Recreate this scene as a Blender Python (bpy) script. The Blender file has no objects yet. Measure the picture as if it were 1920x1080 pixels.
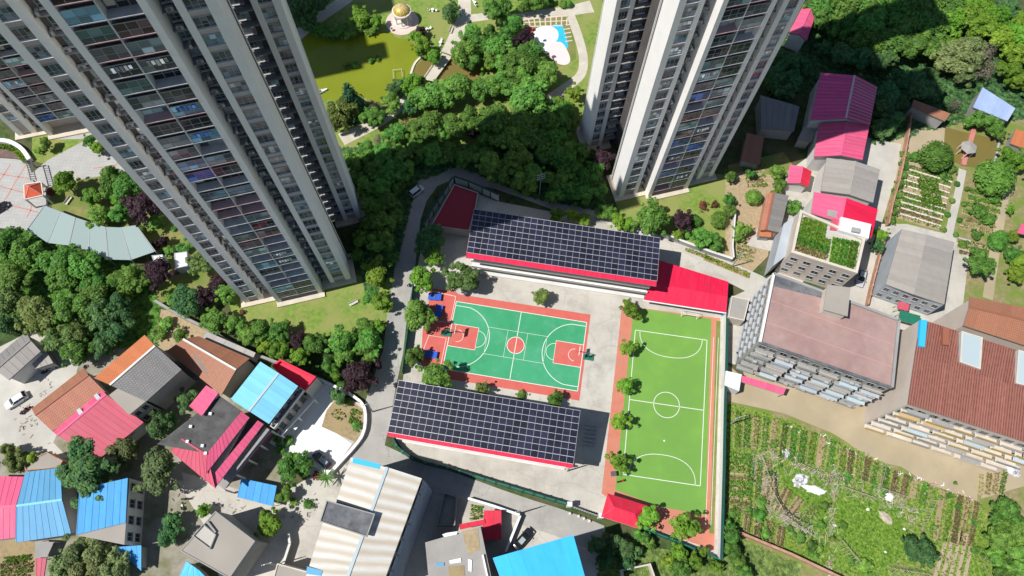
import bpy, bmesh, math, random
from mathutils import Vector, Matrix
R_ = random.Random(7)
scene = bpy.context.scene
COL = scene.collection

# ------------------------------------------------------------------ camera, sky, sun, exposure
cam_d = bpy.data.cameras.new("camera")
cam_d.sensor_width = 36.0
cam_d.lens = 36.0 * 1368.78 / 1920.0
cam_d.clip_start = 0.5
cam_d.clip_end = 3000.0
cam = bpy.data.objects.new("camera", cam_d)
COL.objects.link(cam)
cam.matrix_world = Matrix(((0.998924, -0.046372, 0.0, -1.3035), (0.043011, 0.926527, -0.373761, -45.7905),
                           (0.017332, 0.373359, 0.927525, 145.4626), (0, 0, 0, 1)))
scene.camera = cam

SUN_EL = math.radians(57.0)
SHADOW_DIR = math.radians(18.8)          # direction the shadows fall, counter-clockwise from +x
world = bpy.data.worlds.new("World")
scene.world = world
world.use_nodes = True
wn = world.node_tree.nodes
wl = world.node_tree.links
wn.clear()
sky = wn.new("ShaderNodeTexSky")
sky.sky_type = 'NISHITA'
sky.sun_disc = False
sky.sun_elevation = SUN_EL
sky.sun_rotation = math.radians(90.0) - (SHADOW_DIR + math.pi)
sky.air_density = 0.85
sky.dust_density = 0.2
sky.ozone_density = 1.0
bg = wn.new("ShaderNodeBackground")
bg.inputs["Strength"].default_value = 0.088
wo = wn.new("ShaderNodeOutputWorld")
wl.new(sky.outputs[0], bg.inputs[0])
wl.new(bg.outputs[0], wo.inputs[0])

sun_d = bpy.data.lights.new("sun", 'SUN')
sun_d.energy = 5.0
sun_d.angle = math.radians(0.5)
sun_d.color = (1.0, 0.972, 0.93)
sun = bpy.data.objects.new("sun", sun_d)
COL.objects.link(sun)
sd = Vector((math.cos(SHADOW_DIR) * math.cos(SUN_EL), math.sin(SHADOW_DIR) * math.cos(SUN_EL), -math.sin(SUN_EL)))
sun.rotation_euler = sd.to_track_quat('-Z', 'Y').to_euler()
sun.location = (-60, -20, 200)

scene.view_settings.view_transform = 'Standard'
scene.view_settings.look = 'None'
scene.view_settings.gamma = 1.0
scene.view_settings.exposure = 0.08
scene.render.engine = 'CYCLES'
scene.cycles.max_bounces = 6
scene.cycles.diffuse_bounces = 4
scene.cycles.glossy_bounces = 3
scene.cycles.transmission_bounces = 3
scene.cycles.transparent_max_bounces = 6
scene.cycles.use_denoising = True


# ------------------------------------------------------------------ materials
MATS = {}
def mat(name, col, rough=0.8, var=0.18, scale=1.2, col2=None, scale2=None, bump=0.0, bscale=6.0, metal=0.0, spec=0.35,
        rnd=0.0, coords='object', detail=5.0, stain=None, stain_scale=0.25, stain_lo=0.42, stain_hi=0.85, pattern=None, crack=None):
    """procedural surface: base colour broken by two octave groups of noise, optional stains, pattern and bump"""
    m = bpy.data.materials.new(name)
    m.use_nodes = True
    nt = m.node_tree
    N, L = nt.nodes, nt.links
    N.clear()
    out = N.new("ShaderNodeOutputMaterial")
    p = N.new("ShaderNodeBsdfPrincipled")
    p.inputs["Roughness"].default_value = rough
    p.inputs["Metallic"].default_value = metal
    p.inputs["Specular IOR Level"].default_value = spec
    L.new(p.outputs[0], out.inputs[0])
    if coords == 'uv':
        tc = N.new("ShaderNodeTexCoord"); vec = tc.outputs["UV"]
    elif coords == 'world':
        tc = N.new("ShaderNodeNewGeometry"); vec = tc.outputs["Position"]
    else:
        tc = N.new("ShaderNodeTexCoord"); vec = tc.outputs["Object"]
    def noise(sc, det=detail, rg=0.6):
        n = N.new("ShaderNodeTexNoise")
        n.inputs["Scale"].default_value = sc
        n.inputs["Detail"].default_value = det
        n.inputs["Roughness"].default_value = rg
        L.new(vec, n.inputs["Vector"])
        return n
    def ramp(sock, a, b, ca, cb):
        r = N.new("ShaderNodeValToRGB")
        r.color_ramp.elements[0].position = a
        r.color_ramp.elements[1].position = b
        r.color_ramp.elements[0].color = (*ca, 1)
        r.color_ramp.elements[1].color = (*cb, 1)
        L.new(sock, r.inputs[0])
        return r
    lo = tuple(max(0.0, c * (1 - var)) for c in col)
    hi = tuple(min(0.95, c * (1 + var)) for c in col)
    n1 = noise(scale)
    cur = ramp(n1.outputs["Fac"], 0.32, 0.68, lo, hi).outputs[0]
    if col2 is not None:
        n2 = noise(scale2 or scale * 0.25, 4.0)
        fr = ramp(n2.outputs["Fac"], 0.42, 0.6, (0, 0, 0), (1, 1, 1))
        mx = N.new("ShaderNodeMix"); mx.data_type = 'RGBA'
        L.new(fr.outputs[0], mx.inputs[0]); L.new(cur, mx.inputs[6])
        mx.inputs[7].default_value = (*col2, 1)
        cur = mx.outputs[2]
    if stain is not None:
        n3 = noise(stain_scale, 7.0, 0.7)
        if coords == 'uv':
            ms = N.new('ShaderNodeMapping'); ms.inputs['Scale'].default_value = (3.5, .45, 1); L.new(vec, ms.inputs['Vector']); L.new(ms.outputs[0], n3.inputs['Vector'])
        fr = ramp(n3.outputs["Fac"], stain_lo, stain_hi, (0, 0, 0), (1, 1, 1))
        mx = N.new("ShaderNodeMix"); mx.data_type = 'RGBA'
        L.new(fr.outputs[0], mx.inputs[0]); L.new(cur, mx.inputs[6])
        mx.inputs[7].default_value = (*stain, 1)
        cur = mx.outputs[2]
    hgt = None
    if pattern:
        kind, pc, px, py = pattern[:4]
        mp = N.new("ShaderNodeMapping")
        L.new(vec, mp.inputs["Vector"])
        if kind == 'wave':       # ribs across u, period px
            w = N.new("ShaderNodeTexWave")
            w.wave_type = 'BANDS'; w.bands_direction = 'X'; w.wave_profile = 'SIN'
            w.inputs["Scale"].default_value = 1.0
            w.inputs["Distortion"].default_value = py
            mp.inputs["Scale"].default_value = (0.31415927 / px, 0.31415927 / px, 1)
            L.new(mp.outputs[0], w.inputs["Vector"])
            f = w.outputs["Fac"]
        elif kind == 'brick':    # tiles / pavers of px by py
            w = N.new("ShaderNodeTexBrick")
            w.inputs["Scale"].default_value = 1.0
            w.inputs["Brick Width"].default_value = px
            w.inputs["Row Height"].default_value = py
            w.inputs["Mortar Size"].default_value = pattern[4] if len(pattern) > 4 else 0.03
            w.inputs["Mortar Smooth"].default_value = 0.3
            w.offset = pattern[5] if len(pattern) > 5 else 0.5
            L.new(vec, w.inputs["Vector"])
            f = w.outputs["Fac"]
        mx = N.new("ShaderNodeMix"); mx.data_type = 'RGBA'
        L.new(f, mx.inputs[0]); L.new(cur, mx.inputs[6])
        mx.inputs[7].default_value = (*pc, 1)
        if kind == 'wave':
            mt = N.new("ShaderNodeMath"); mt.operation = 'MULTIPLY'; mt.inputs[1].default_value = 0.75
            L.new(f, mt.inputs[0]); L.new(mt.outputs[0], mx.inputs[0])
        cur = mx.outputs[2]
        hgt = f
    if crack is not None:                       # thin branching cracks
        nv = noise(.6, 3.0)
        va = N.new("ShaderNodeVectorMath"); va.operation = 'SCALE'; va.inputs[3].default_value = 1.6
        vb = N.new("ShaderNodeVectorMath"); vb.operation = 'ADD'
        L.new(nv.outputs["Color"], va.inputs[0]); L.new(vec, vb.inputs[0]); L.new(va.outputs[0], vb.inputs[1])
        vo = N.new("ShaderNodeTexVoronoi"); vo.feature = 'DISTANCE_TO_EDGE'; vo.inputs["Scale"].default_value = .10
        L.new(vb.outputs[0], vo.inputs["Vector"])
        fr = ramp(vo.outputs["Distance"], .002, .007, (.4, .4, .4), (0, 0, 0))
        mx = N.new("ShaderNodeMix"); mx.data_type = 'RGBA'
        L.new(fr.outputs[0], mx.inputs[0]); L.new(cur, mx.inputs[6]); mx.inputs[7].default_value = (*crack, 1)
        cur = mx.outputs[2]
    if rnd > 0:
        oi = N.new("ShaderNodeObjectInfo")
        hs = N.new("ShaderNodeHueSaturation")
        mr = N.new("ShaderNodeMapRange")
        mr.inputs[3].default_value = 1 - rnd; mr.inputs[4].default_value = 1 + rnd
        L.new(oi.outputs["Random"], mr.inputs[0])
        L.new(mr.outputs[0], hs.inputs["Value"])
        L.new(cur, hs.inputs["Color"])
        cur = hs.outputs[0]
    L.new(cur, p.inputs["Base Color"])
    if bump > 0:
        nb = noise(bscale, 4.0)
        b = N.new("ShaderNodeBump")
        b.inputs["Strength"].default_value = bump
        b.inputs["Distance"].default_value = 0.05
        L.new(nb.outputs["Fac"], b.inputs["Height"])
        L.new(b.outputs[0], p.inputs["Normal"])
    MATS[name] = m
    return m

def glass_mat(name, cols, rough=0.08, sash=.66):
    """window glass over rooms: one tone per pane, picked by the object, mirror-like surface"""
    m = bpy.data.materials.new(name); m.use_nodes = True
    nt = m.node_tree; N, L = nt.nodes, nt.links
    p = N["Principled BSDF"]
    oi = N.new("ShaderNodeObjectInfo")
    r = N.new("ShaderNodeValToRGB"); r.color_ramp.interpolation = 'CONSTANT'
    els = r.color_ramp.elements
    for i, (pos, c) in enumerate(cols):
        e = els[i] if i < 2 else els.new(pos)
        e.position = pos; e.color = (*c, 1)
    L.new(oi.outputs["Random"], r.inputs[0])
    # every sash of a pane shows its own tone: curtain, dark room, painted reflection
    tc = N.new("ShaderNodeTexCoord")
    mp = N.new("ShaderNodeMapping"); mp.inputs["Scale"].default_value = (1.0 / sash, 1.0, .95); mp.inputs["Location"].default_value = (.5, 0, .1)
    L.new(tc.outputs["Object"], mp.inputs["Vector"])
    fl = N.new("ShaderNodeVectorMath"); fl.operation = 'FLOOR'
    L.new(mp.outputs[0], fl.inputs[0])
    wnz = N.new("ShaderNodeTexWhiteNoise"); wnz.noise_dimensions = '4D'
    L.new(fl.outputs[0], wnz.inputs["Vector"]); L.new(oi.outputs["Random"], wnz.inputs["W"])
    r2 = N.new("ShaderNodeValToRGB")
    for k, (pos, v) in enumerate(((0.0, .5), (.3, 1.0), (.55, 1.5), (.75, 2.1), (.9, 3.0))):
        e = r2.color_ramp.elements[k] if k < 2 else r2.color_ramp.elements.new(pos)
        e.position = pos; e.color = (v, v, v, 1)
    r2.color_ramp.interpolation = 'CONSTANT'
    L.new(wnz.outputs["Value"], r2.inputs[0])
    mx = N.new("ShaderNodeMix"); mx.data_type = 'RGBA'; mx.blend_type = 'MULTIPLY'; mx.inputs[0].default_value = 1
    L.new(r.outputs[0], mx.inputs[6]); L.new(r2.outputs[0], mx.inputs[7])
    L.new(mx.outputs[2], p.inputs["Base Color"])
    p.inputs["Roughness"].default_value = rough
    p.inputs["Specular IOR Level"].default_value = 0.6
    MATS[name] = m
    return m

def leaf_mat(name, a, b, c, trans=0.38, sc=1.1):
    """leaves: three greens mixed by noise through the crown and per tree, part of the light passes through"""
    m = bpy.data.materials.new(name); m.use_nodes = True
    nt = m.node_tree; N, L = nt.nodes, nt.links; N.clear()
    out = N.new("ShaderNodeOutputMaterial")
    g = N.new("ShaderNodeNewGeometry")
    n = N.new("ShaderNodeTexNoise"); n.inputs["Scale"].default_value = sc; n.inputs["Detail"].default_value = 3
    L.new(g.outputs["Position"], n.inputs["Vector"])
    r = N.new("ShaderNodeValToRGB")
    r.color_ramp.elements[0].position = 0.3; r.color_ramp.elements[0].color = (*a, 1)
    r.color_ramp.elements[1].position = 0.72; r.color_ramp.elements[1].color = (*c, 1)
    e = r.color_ramp.elements.new(0.5); e.color = (*b, 1)
    L.new(n.outputs["Fac"], r.inputs[0])
    hs = N.new("ShaderNodeHueSaturation")
    oi = N.new("ShaderNodeObjectInfo")
    mr = N.new("ShaderNodeMapRange"); mr.inputs[3].default_value = .72; mr.inputs[4].default_value = 1.28
    L.new(oi.outputs["Random"], mr.inputs[0]); L.new(mr.outputs[0], hs.inputs["Value"])
    mr2 = N.new("ShaderNodeMapRange"); mr2.inputs[3].default_value = .488; mr2.inputs[4].default_value = .535
    n2 = N.new("ShaderNodeTexWhiteNoise"); n2.noise_dimensions = '1D'
    L.new(oi.outputs["Random"], n2.inputs["W"]); L.new(n2.outputs["Value"], mr2.inputs[0]); L.new(mr2.outputs[0], hs.inputs["Hue"])
    L.new(r.outputs[0], hs.inputs["Color"])
    d = N.new("ShaderNodeBsdfPrincipled"); d.inputs["Roughness"].default_value = .55; d.inputs["Specular IOR Level"].default_value = .25
    t = N.new("ShaderNodeBsdfTranslucent")
    mx = N.new("ShaderNodeMixShader"); mx.inputs[0].default_value = trans
    L.new(hs.outputs[0], d.inputs["Base Color"]); L.new(hs.outputs[0], t.inputs["Color"])
    L.new(d.outputs[0], mx.inputs[1]); L.new(t.outputs[0], mx.inputs[2]); L.new(mx.outputs[0], out.inputs[0])
    MATS[name] = m
    return m

# ground and paving (world coordinates so that neighbouring sheets run on)
mat('earth', (.17, .125, .075), .95, .3, .5, col2=(.085, .12, .03), scale2=.12, bump=.5, bscale=2.5, coords='world')
mat('scrub', (.05, .085, .022), .95, .45, .6, col2=(.10, .095, .045), scale2=.15, bump=.6, bscale=2.0, coords='world')
mat('lawn', (.17, .255, .045), .95, .28, 1.1, col2=(.25, .27, .08), scale2=.16, bump=.4, bscale=5, coords='world')
mat('lawn_lime', (.27, .35, .04), .95, .25, 1.0, col2=(.33, .36, .07), scale2=.2, bump=.4, bscale=5, coords='world')
mat('lawn_dry', (.23, .22, .075), .95, .25, .8, col2=(.14, .2, .04), scale2=.2, bump=.4, bscale=5, coords='world')
mat('turf', (.165, .34, .058), .9, .07, .35, col2=(.15, .31, .058), scale2=.08, bump=.12, bscale=14, coords='world')
mat('court_green', (.038, .30, .13), .75, .08, .5, col2=(.05, .335, .16), scale2=.09, coords='world', stain=(.12, .38, .24), stain_scale=.3, stain_lo=.5, stain_hi=.85)
mat('court_red', (.57, .115, .095), .8, .08, .6, coords='world', stain=(.50, .17, .12), stain_scale=.35)
mat('track_red', (.56, .20, .13), .85, .1, .6, coords='world', stain=(.45, .2, .15), stain_scale=.3)
mat('line_white', (.74, .76, .70), .7, .06, 2.0, coords='world')
mat('concrete', (.46, .43, .375), .92, .10, .35, col2=(.53, .50, .44), scale2=.06, bump=.15, bscale=6, coords='world', stain=(.33, .305, .265), stain_scale=.16, stain_lo=.5, stain_hi=.75, pattern=('brick', (.33, .30, .26), 5.0, 4.0, .012, 0.0), crack=(.25, .23, .2))
mat('concrete_pale', (.50, .475, .42), .9, .08, .3, coords='world', stain=(.40, .375, .33), stain_scale=.12)
mat('concrete_white', (.83, .81, .76), .85, .04, .3, coords='world')
mat('road', (.40, .38, .345), .9, .10, .4, col2=(.34, .325, .30), scale2=.08, bump=.15, bscale=8, coords='world', stain=(.25, .24, .225), stain_scale=.13, stain_lo=.5, stain_hi=.8, pattern=('brick', (.27, .26, .24), 6.0, 5.0, .012, 0.0), crack=(.19, .18, .165))
mat('dirt', (.44, .36, .235), .95, .12, .4, col2=(.38, .31, .2), scale2=.09, bump=.3, bscale=4, coords='world', stain=(.33, .28, .19), stain_scale=.2)
mat('village_ground', (.30, .27, .22), .95, .15, .5, bump=.3, bscale=4, coords='world', col2=(.17, .17, .085), scale2=.18, stain=(.38, .35, .30), stain_scale=.3)
mat('garden_ground', (.26, .22, .11), .98, .25, 1.0, bump=.6, bscale=4, coords='world', col2=(.16, .22, .04), scale2=.22)
mat('soil', (.31, .235, .135), .98, .22, 1.5, bump=.7, bscale=5, coords='world', col2=(.34, .26, .14), scale2=.3)
mat('soil_red', (.38, .29, .175), .98, .18, 1.5, bump=.6, bscale=5, coords='world')
mat('plaza', (.42, .41, .385), .85, .08, .5, coords='world', pattern=('brick', (.33, .32, .30), .8, .8, .03, 0.0))
mat('plaza_red', (.50, .20, .16), .85, .1, .8, coords='world')
mat('path', (.56, .51, .42), .9, .1, .5, coords='world', stain=(.44, .40, .33), stain_scale=.3)
mat('pink_paving', (.66, .52, .46), .85, .08, .6, coords='world')
mat('planter_soil', (.17, .115, .10), .95, .2, 1.0, coords='world')

def water_mat(name, col, rough=.12):
    m = mat(name, col, rough, .06, .12, bump=.03, bscale=1.5, coords='world', spec=.3)
    return m
water_mat('pond_water', (.20, .235, .018), .12)
water_mat('muddy_water', (.19, .15, .045), .12)

# walls and trims
mat('pier', (.88, .845, .80), .8, .04, .25, coords='world', stain=(.82, .785, .745), stain_scale=.10)
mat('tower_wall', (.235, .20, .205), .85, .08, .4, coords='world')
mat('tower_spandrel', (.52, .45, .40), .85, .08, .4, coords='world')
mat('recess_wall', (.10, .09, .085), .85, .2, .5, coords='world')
mat('slab_edge', (.50, .49, .475), .8, .1, .8)
mat('ledge_shaded', (.30, .29, .28), .8, .1, .8)  # darker copy of the ledge, recess shade put into the colour
mat('ledge', (.66, .645, .62), .8, .06, .8)
mat('ledge_pink', (.52, .35, .34), .8, .08, .8)
mat('frame_dark', (.10, .10, .105), .5, .1, 3)
mat('frame_grey', (.36, .37, .38), .5, .1, 3)
mat('plinth', (.60, .53, .42), .85, .12, .5, coords='world')
mat('ac_white', (.42, .42, .41), .6, .08, 3, rnd=.25)
mat('ac_grille', (.13, .13, .14), .6, .1, 8)
mat('roof_grey', (.30, .29, .28), .9, .1, .3, coords='world')
mat('wall_white', (.68, .665, .63), .85, .06, .3, coords='world', stain=(.55, .53, .49), stain_scale=.22)
mat('wall_cream', (.62, .56, .47), .88, .08, .3, coords='world', stain=(.50, .45, .37), stain_scale=.25)
mat('wall_grey', (.33, .325, .31), .9, .1, .3, coords='world', stain=(.24, .235, .225), stain_scale=.2)
mat('wall_bluegrey', (.40, .44, .48), .85, .08, .3, coords='world')
mat('wall_beige', (.60, .52, .45), .88, .06, .25, coords='world', stain=(.52, .45, .39), stain_scale=.15)
mat('wall_ochre', (.50, .36, .17), .88, .1, .4, coords='world')
mat('wall_pink', (.60, .30, .30), .85, .08, .4, coords='world')
mat('wall_tile_white', (.70, .70, .68), .5, .05, .4, coords='world')
mat('brick_wall', (.42, .22, .14), .92, .18, 1.0, coords='world', stain=(.5, .36, .27), stain_scale=.4)
mat('stone_wall', (.34, .31, .27), .95, .2, 1.2, bump=.5, bscale=4, coords='world')
mat('window_dark', (.03, .034, .04), .15, .2, 2, spec=.6)
mat('door_brown', (.16, .085, .05), .6, .2, 2)
mat('steel', (.42, .43, .44), .45, .1, 2, metal=.6)
mat('white_paint', (.80, .80, .78), .5, .04, 2)
mat('green_fence', (.015, .16, .10), .55, .12, 1.0)
mat('green_fence_dark', (.012, .07, .055), .6, .12, 1.0)
mat('wood', (.34, .22, .12), .8, .2, 2.0)
mat('bamboo', (.42, .37, .27), .85, .2, 2.0, rnd=.2)
mat('rubber', (.02, .02, .022), .7, .1, 4)
mat('plastic_white', (.82, .82, .84), .5, .08, 1.5, bump=.6, bscale=2.0)
mat('trash', (.35, .33, .33), .8, .5, 1.5, col2=(.8, .8, .82), scale2=1.2, bump=.8, bscale=4)

# roofs (uv in metres: u along the eave, v up the slope)
def rmat(n, c, **k):
    k.setdefault('coords', 'uv')
    return mat(n, c, k.pop('rough', .6), k.pop('var', .07), k.pop('scale', .5), rnd=k.pop('rnd', .07), **k)
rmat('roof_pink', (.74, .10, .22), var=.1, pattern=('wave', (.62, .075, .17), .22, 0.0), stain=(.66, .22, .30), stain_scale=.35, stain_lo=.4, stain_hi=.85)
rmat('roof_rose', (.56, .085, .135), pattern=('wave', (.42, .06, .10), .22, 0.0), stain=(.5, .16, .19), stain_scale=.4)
rmat('roof_crimson', (.74, .010, .062), var=.1, pattern=('wave', (.62, .008, .05), .2, 0.0), stain=(.66, .05, .10), stain_scale=.3)
rmat('roof_red_shaded', (.27, .018, .035), var=.06)  # red roof with the tower's shade put into its colour
rmat('roof_red', (.68, .02, .055), var=.1, stain=(.58, .06, .09), stain_scale=.4)
rmat('roof_magenta', (.80, .11, .30), var=.1, pattern=('wave', (.66, .085, .24), .3, 0.0), stain=(.72, .2, .36), stain_scale=.3)
rmat('roof_paleblue', (.34, .44, .66), var=.12, pattern=('wave', (.26, .35, .56), .3, 0.0), stain=(.46, .52, .68), stain_scale=.3)
rmat('roof_blue', (.04, .31, .66), var=.1, stain=(.12, .40, .68), stain_scale=.3, pattern=('wave', (.03, .28, .62), .2, 0.0))
rmat('roof_sky', (.035, .45, .84), var=.05, stain=(.07, .50, .84), stain_scale=.15, rough=.5)
rmat('roof_lightblue', (.20, .56, .74), var=.05, pattern=('wave', (.17, .50, .68), .2, 0.0), stain=(.25, .60, .74), stain_scale=.2)
rmat('roof_steelblue', (.10, .34, .56), var=.06, pattern=('wave', (.085, .29, .50), .22, 0.0), stain=(.20, .42, .6), stain_scale=.2)
rmat('roof_orange', (.56, .185, .075), var=.1, scale=1.5, pattern=('brick', (.42, .13, .05), .4, .45, .06), stain=(.46, .20, .11), stain_scale=.4)
rmat('roof_brown', (.38, .165, .095), var=.12, scale=1.5, pattern=('brick', (.27, .11, .06), .4, .45, .06), stain=(.30, .17, .11), stain_scale=.35)
rmat('roof_terracotta', (.46, .18, .11), var=.12, scale=1.5, pattern=('brick', (.33, .12, .07), .4, .5, .06), stain=(.36, .22, .16), stain_scale=.4)
rmat('roof_tile_grey', (.235, .225, .215), var=.14, scale=1.5, pattern=('brick', (.15, .145, .14), .4, .5, .06), stain=(.3, .29, .27), stain_scale=.4)
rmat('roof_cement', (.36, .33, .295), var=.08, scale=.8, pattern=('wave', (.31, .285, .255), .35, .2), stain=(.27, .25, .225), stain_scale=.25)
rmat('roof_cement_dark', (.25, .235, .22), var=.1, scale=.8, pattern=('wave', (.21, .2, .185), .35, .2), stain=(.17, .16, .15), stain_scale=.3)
rmat('roof_rust', (.185, .058, .046), var=.3, scale=1.2, pattern=('wave', (.36, .17, .12), .45, .8), stain=(.46, .30, .19), stain_scale=.22, stain_lo=.56, stain_hi=.85)  # paler wave colour paints highlights along the ribs
rmat('roof_cream', (.62, .60, .55), var=.06, pattern=('wave', (.44, .365, .265), 1.75, .7), stain=(.46, .39, .30), stain_scale=.25, stain_lo=.48, stain_hi=.85)
rmat('roof_glass', (.30, .38, .36), var=.06, rough=.25, spec=.6)
rmat('roof_translucent', (.42, .50, .52), var=.08, rough=.4)
rmat('roof_whitesheet', (.84, .83, .81), var=.03)
mat('roof_slab_brown', (.33, .215, .195), .9, .12, .6, coords='world', col2=(.32, .20, .175), scale2=.4, stain=(.44, .31, .275), stain_scale=.12)
mat('roof_black', (.075, .073, .07), .85, .3, .5, coords='world', stain=(.15, .145, .14), stain_scale=.35)
mat('roof_bitumen', (.10, .105, .115), .8, .3, .5, coords='world', stain=(.26, .26, .26), stain_scale=.4)
mat('roof_concrete', (.36, .325, .28), .92, .09, .4, coords='world', stain=(.27, .245, .21), stain_scale=.2)
mat('roof_concrete_grey', (.345, .325, .30), .92, .08, .4, coords='world', stain=(.28, .265, .25), stain_scale=.18)
mat('roof_deck', (.22, .20, .18), .9, .1, .5)
mat('solar_cell', (.018, .019, .036), .25, .25, .5, rnd=.3, spec=.5)
mat('solar_frame', (.60, .61, .63), .4, .05, 1.0, metal=.3)
mat('gold_dome', (.62, .43, .06), .35, .15, 2.0, metal=.3)
mat('stone_pale', (.66, .60, .53), .85, .08, 1.0, coords='world')
mat('canopy_orange', (.66, .11, .045), .7, .08, 1.0)
mat('play_white', (.80, .80, .78), .7, .03, .5, coords='world')
mat('play_cyan', (.035, .46, .62), .7, .05, .5, coords='world')
mat('play_pink', (.76, .62, .60), .7, .04, .5, coords='world')
mat('play_red', (.52, .10, .085), .7, .06, .5, coords='world')
mat('table_blue', (.025, .11, .56), .5, .06, 1.5)
mat('board_glass', (.35, .4, .42), .2, .05, 2.0)
mat('lamp_lit', (.8, .6, .4), .6, .05, 1)

# cars
for n_, c_ in (('car_white', (.72, .73, .73)), ('car_black', (.018, .019, .022)), ('car_navy', (.025, .03, .06)), ('car_silver', (.45, .47, .49))):
    m_ = mat(n_, c_, .25, .02, .5, spec=.6)
    m_.node_tree.nodes["Principled BSDF"].inputs["Coat Weight"].default_value = .6
mat('car_glass', (.015, .018, .022), .06, .1, 1, spec=.7)
mat('lamp_red', (.4, .01, .01), .3, .05, 1)
mat('lamp_clear', (.7, .72, .74), .2, .05, 1)

glass_mat('laundry', [(0.0, (.6, .6, .6)), (.4, (.45, .08, .1)), (.55, (.1, .2, .5)), (.7, (.65, .62, .55)), (.85, (.08, .08, .1))], .9, .5)
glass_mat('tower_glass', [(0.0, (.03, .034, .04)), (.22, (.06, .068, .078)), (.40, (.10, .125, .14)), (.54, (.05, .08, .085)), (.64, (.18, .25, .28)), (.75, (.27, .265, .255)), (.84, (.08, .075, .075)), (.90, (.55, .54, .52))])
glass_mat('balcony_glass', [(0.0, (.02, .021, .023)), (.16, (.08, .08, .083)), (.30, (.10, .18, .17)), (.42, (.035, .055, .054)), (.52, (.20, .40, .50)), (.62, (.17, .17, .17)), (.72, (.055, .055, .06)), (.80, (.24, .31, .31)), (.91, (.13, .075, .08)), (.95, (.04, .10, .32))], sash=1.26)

# foliage
leaf_mat('leaf_round', (0.061, 0.134, 0.026), (0.154, 0.301, 0.051), (0.275, 0.474, 0.079))
leaf_mat('leaf_dark', (0.041, 0.108, 0.041), (0.097, 0.209, 0.068), (0.189, 0.338, 0.095))  # dark leaf; on trees in shade, the shade is put into this colour
leaf_mat('leaf_bright', (0.112, 0.213, 0.018), (0.213, 0.347, 0.034), (0.336, 0.482, 0.062))
leaf_mat('leaf_pale', (0.121, 0.160, 0.055), (0.220, 0.270, 0.099), (0.341, 0.396, 0.160))
leaf_mat('leaf_plum', (0.024, 0.012, 0.018), (0.056, 0.028, 0.040), (0.110, 0.060, 0.072))
leaf_mat('leaf_olive', (0.090, 0.138, 0.036), (0.186, 0.258, 0.067), (0.312, 0.396, 0.120))
leaf_mat('leaf_pine', (0.027, 0.091, 0.036), (0.068, 0.170, 0.064), (0.137, 0.273, 0.103))
leaf_mat('leaf_willow', (0.086, 0.115, 0.021), (0.149, 0.190, 0.040), (0.230, 0.253, 0.069))
leaf_mat('leaf_bare', (0.156, 0.138, 0.090), (0.228, 0.204, 0.144), (0.288, 0.264, 0.204))
leaf_mat('leaf_red', (0.126, 0.031, 0.025), (0.224, 0.063, 0.049), (0.308, 0.112, 0.077))
leaf_mat('leaf_ball', (0.068, 0.148, 0.027), (0.148, 0.296, 0.046), (0.239, 0.433, 0.073))
leaf_mat('leaf_crop', (0.08, 0.17, 0.02), (0.16, 0.3, 0.04), (0.28, 0.43, 0.07), sc=2.0)
leaf_mat('leaf_crop_dry', (0.184, 0.172, 0.057), (0.265, 0.241, 0.092), (0.322, 0.322, 0.138), sc=2.0)
leaf_mat('leaf_grass', (0.16, 0.25, 0.025), (0.29, 0.40, 0.05), (0.42, 0.5, 0.09), sc=2.0)
mat('bark', (.10, .075, .055), .9, .3, 3, bump=.5, bscale=8)


# ------------------------------------------------------------------ builders
def tag(o, label=None, cat=None, group=None, kind=None):
    if label: o['label'] = label
    if cat: o['category'] = cat
    if group: o['group'] = group
    if kind: o['kind'] = kind
    return o

def thing(name, label, cat, loc=(0, 0, 0), rot=0.0, group=None):
    o = bpy.data.objects.new(name, None)
    o.empty_display_size = 0.3
    COL.objects.link(o)
    o.location = loc
    o.rotation_euler = (0, 0, rot)
    return tag(o, label, cat, group)

def origin_of(o):
    while o.parent is not None: o = o.parent
    return o.location

def link(name, me, parent=None, loc=None, rot=None, scale=None):
    o = bpy.data.objects.new(name, me)
    COL.objects.link(o)
    if parent is not None: o.parent = parent
    if loc is not None: o.location = loc
    if rot is not None: o.rotation_euler = rot
    if scale is not None: o.scale = scale
    return o

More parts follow.
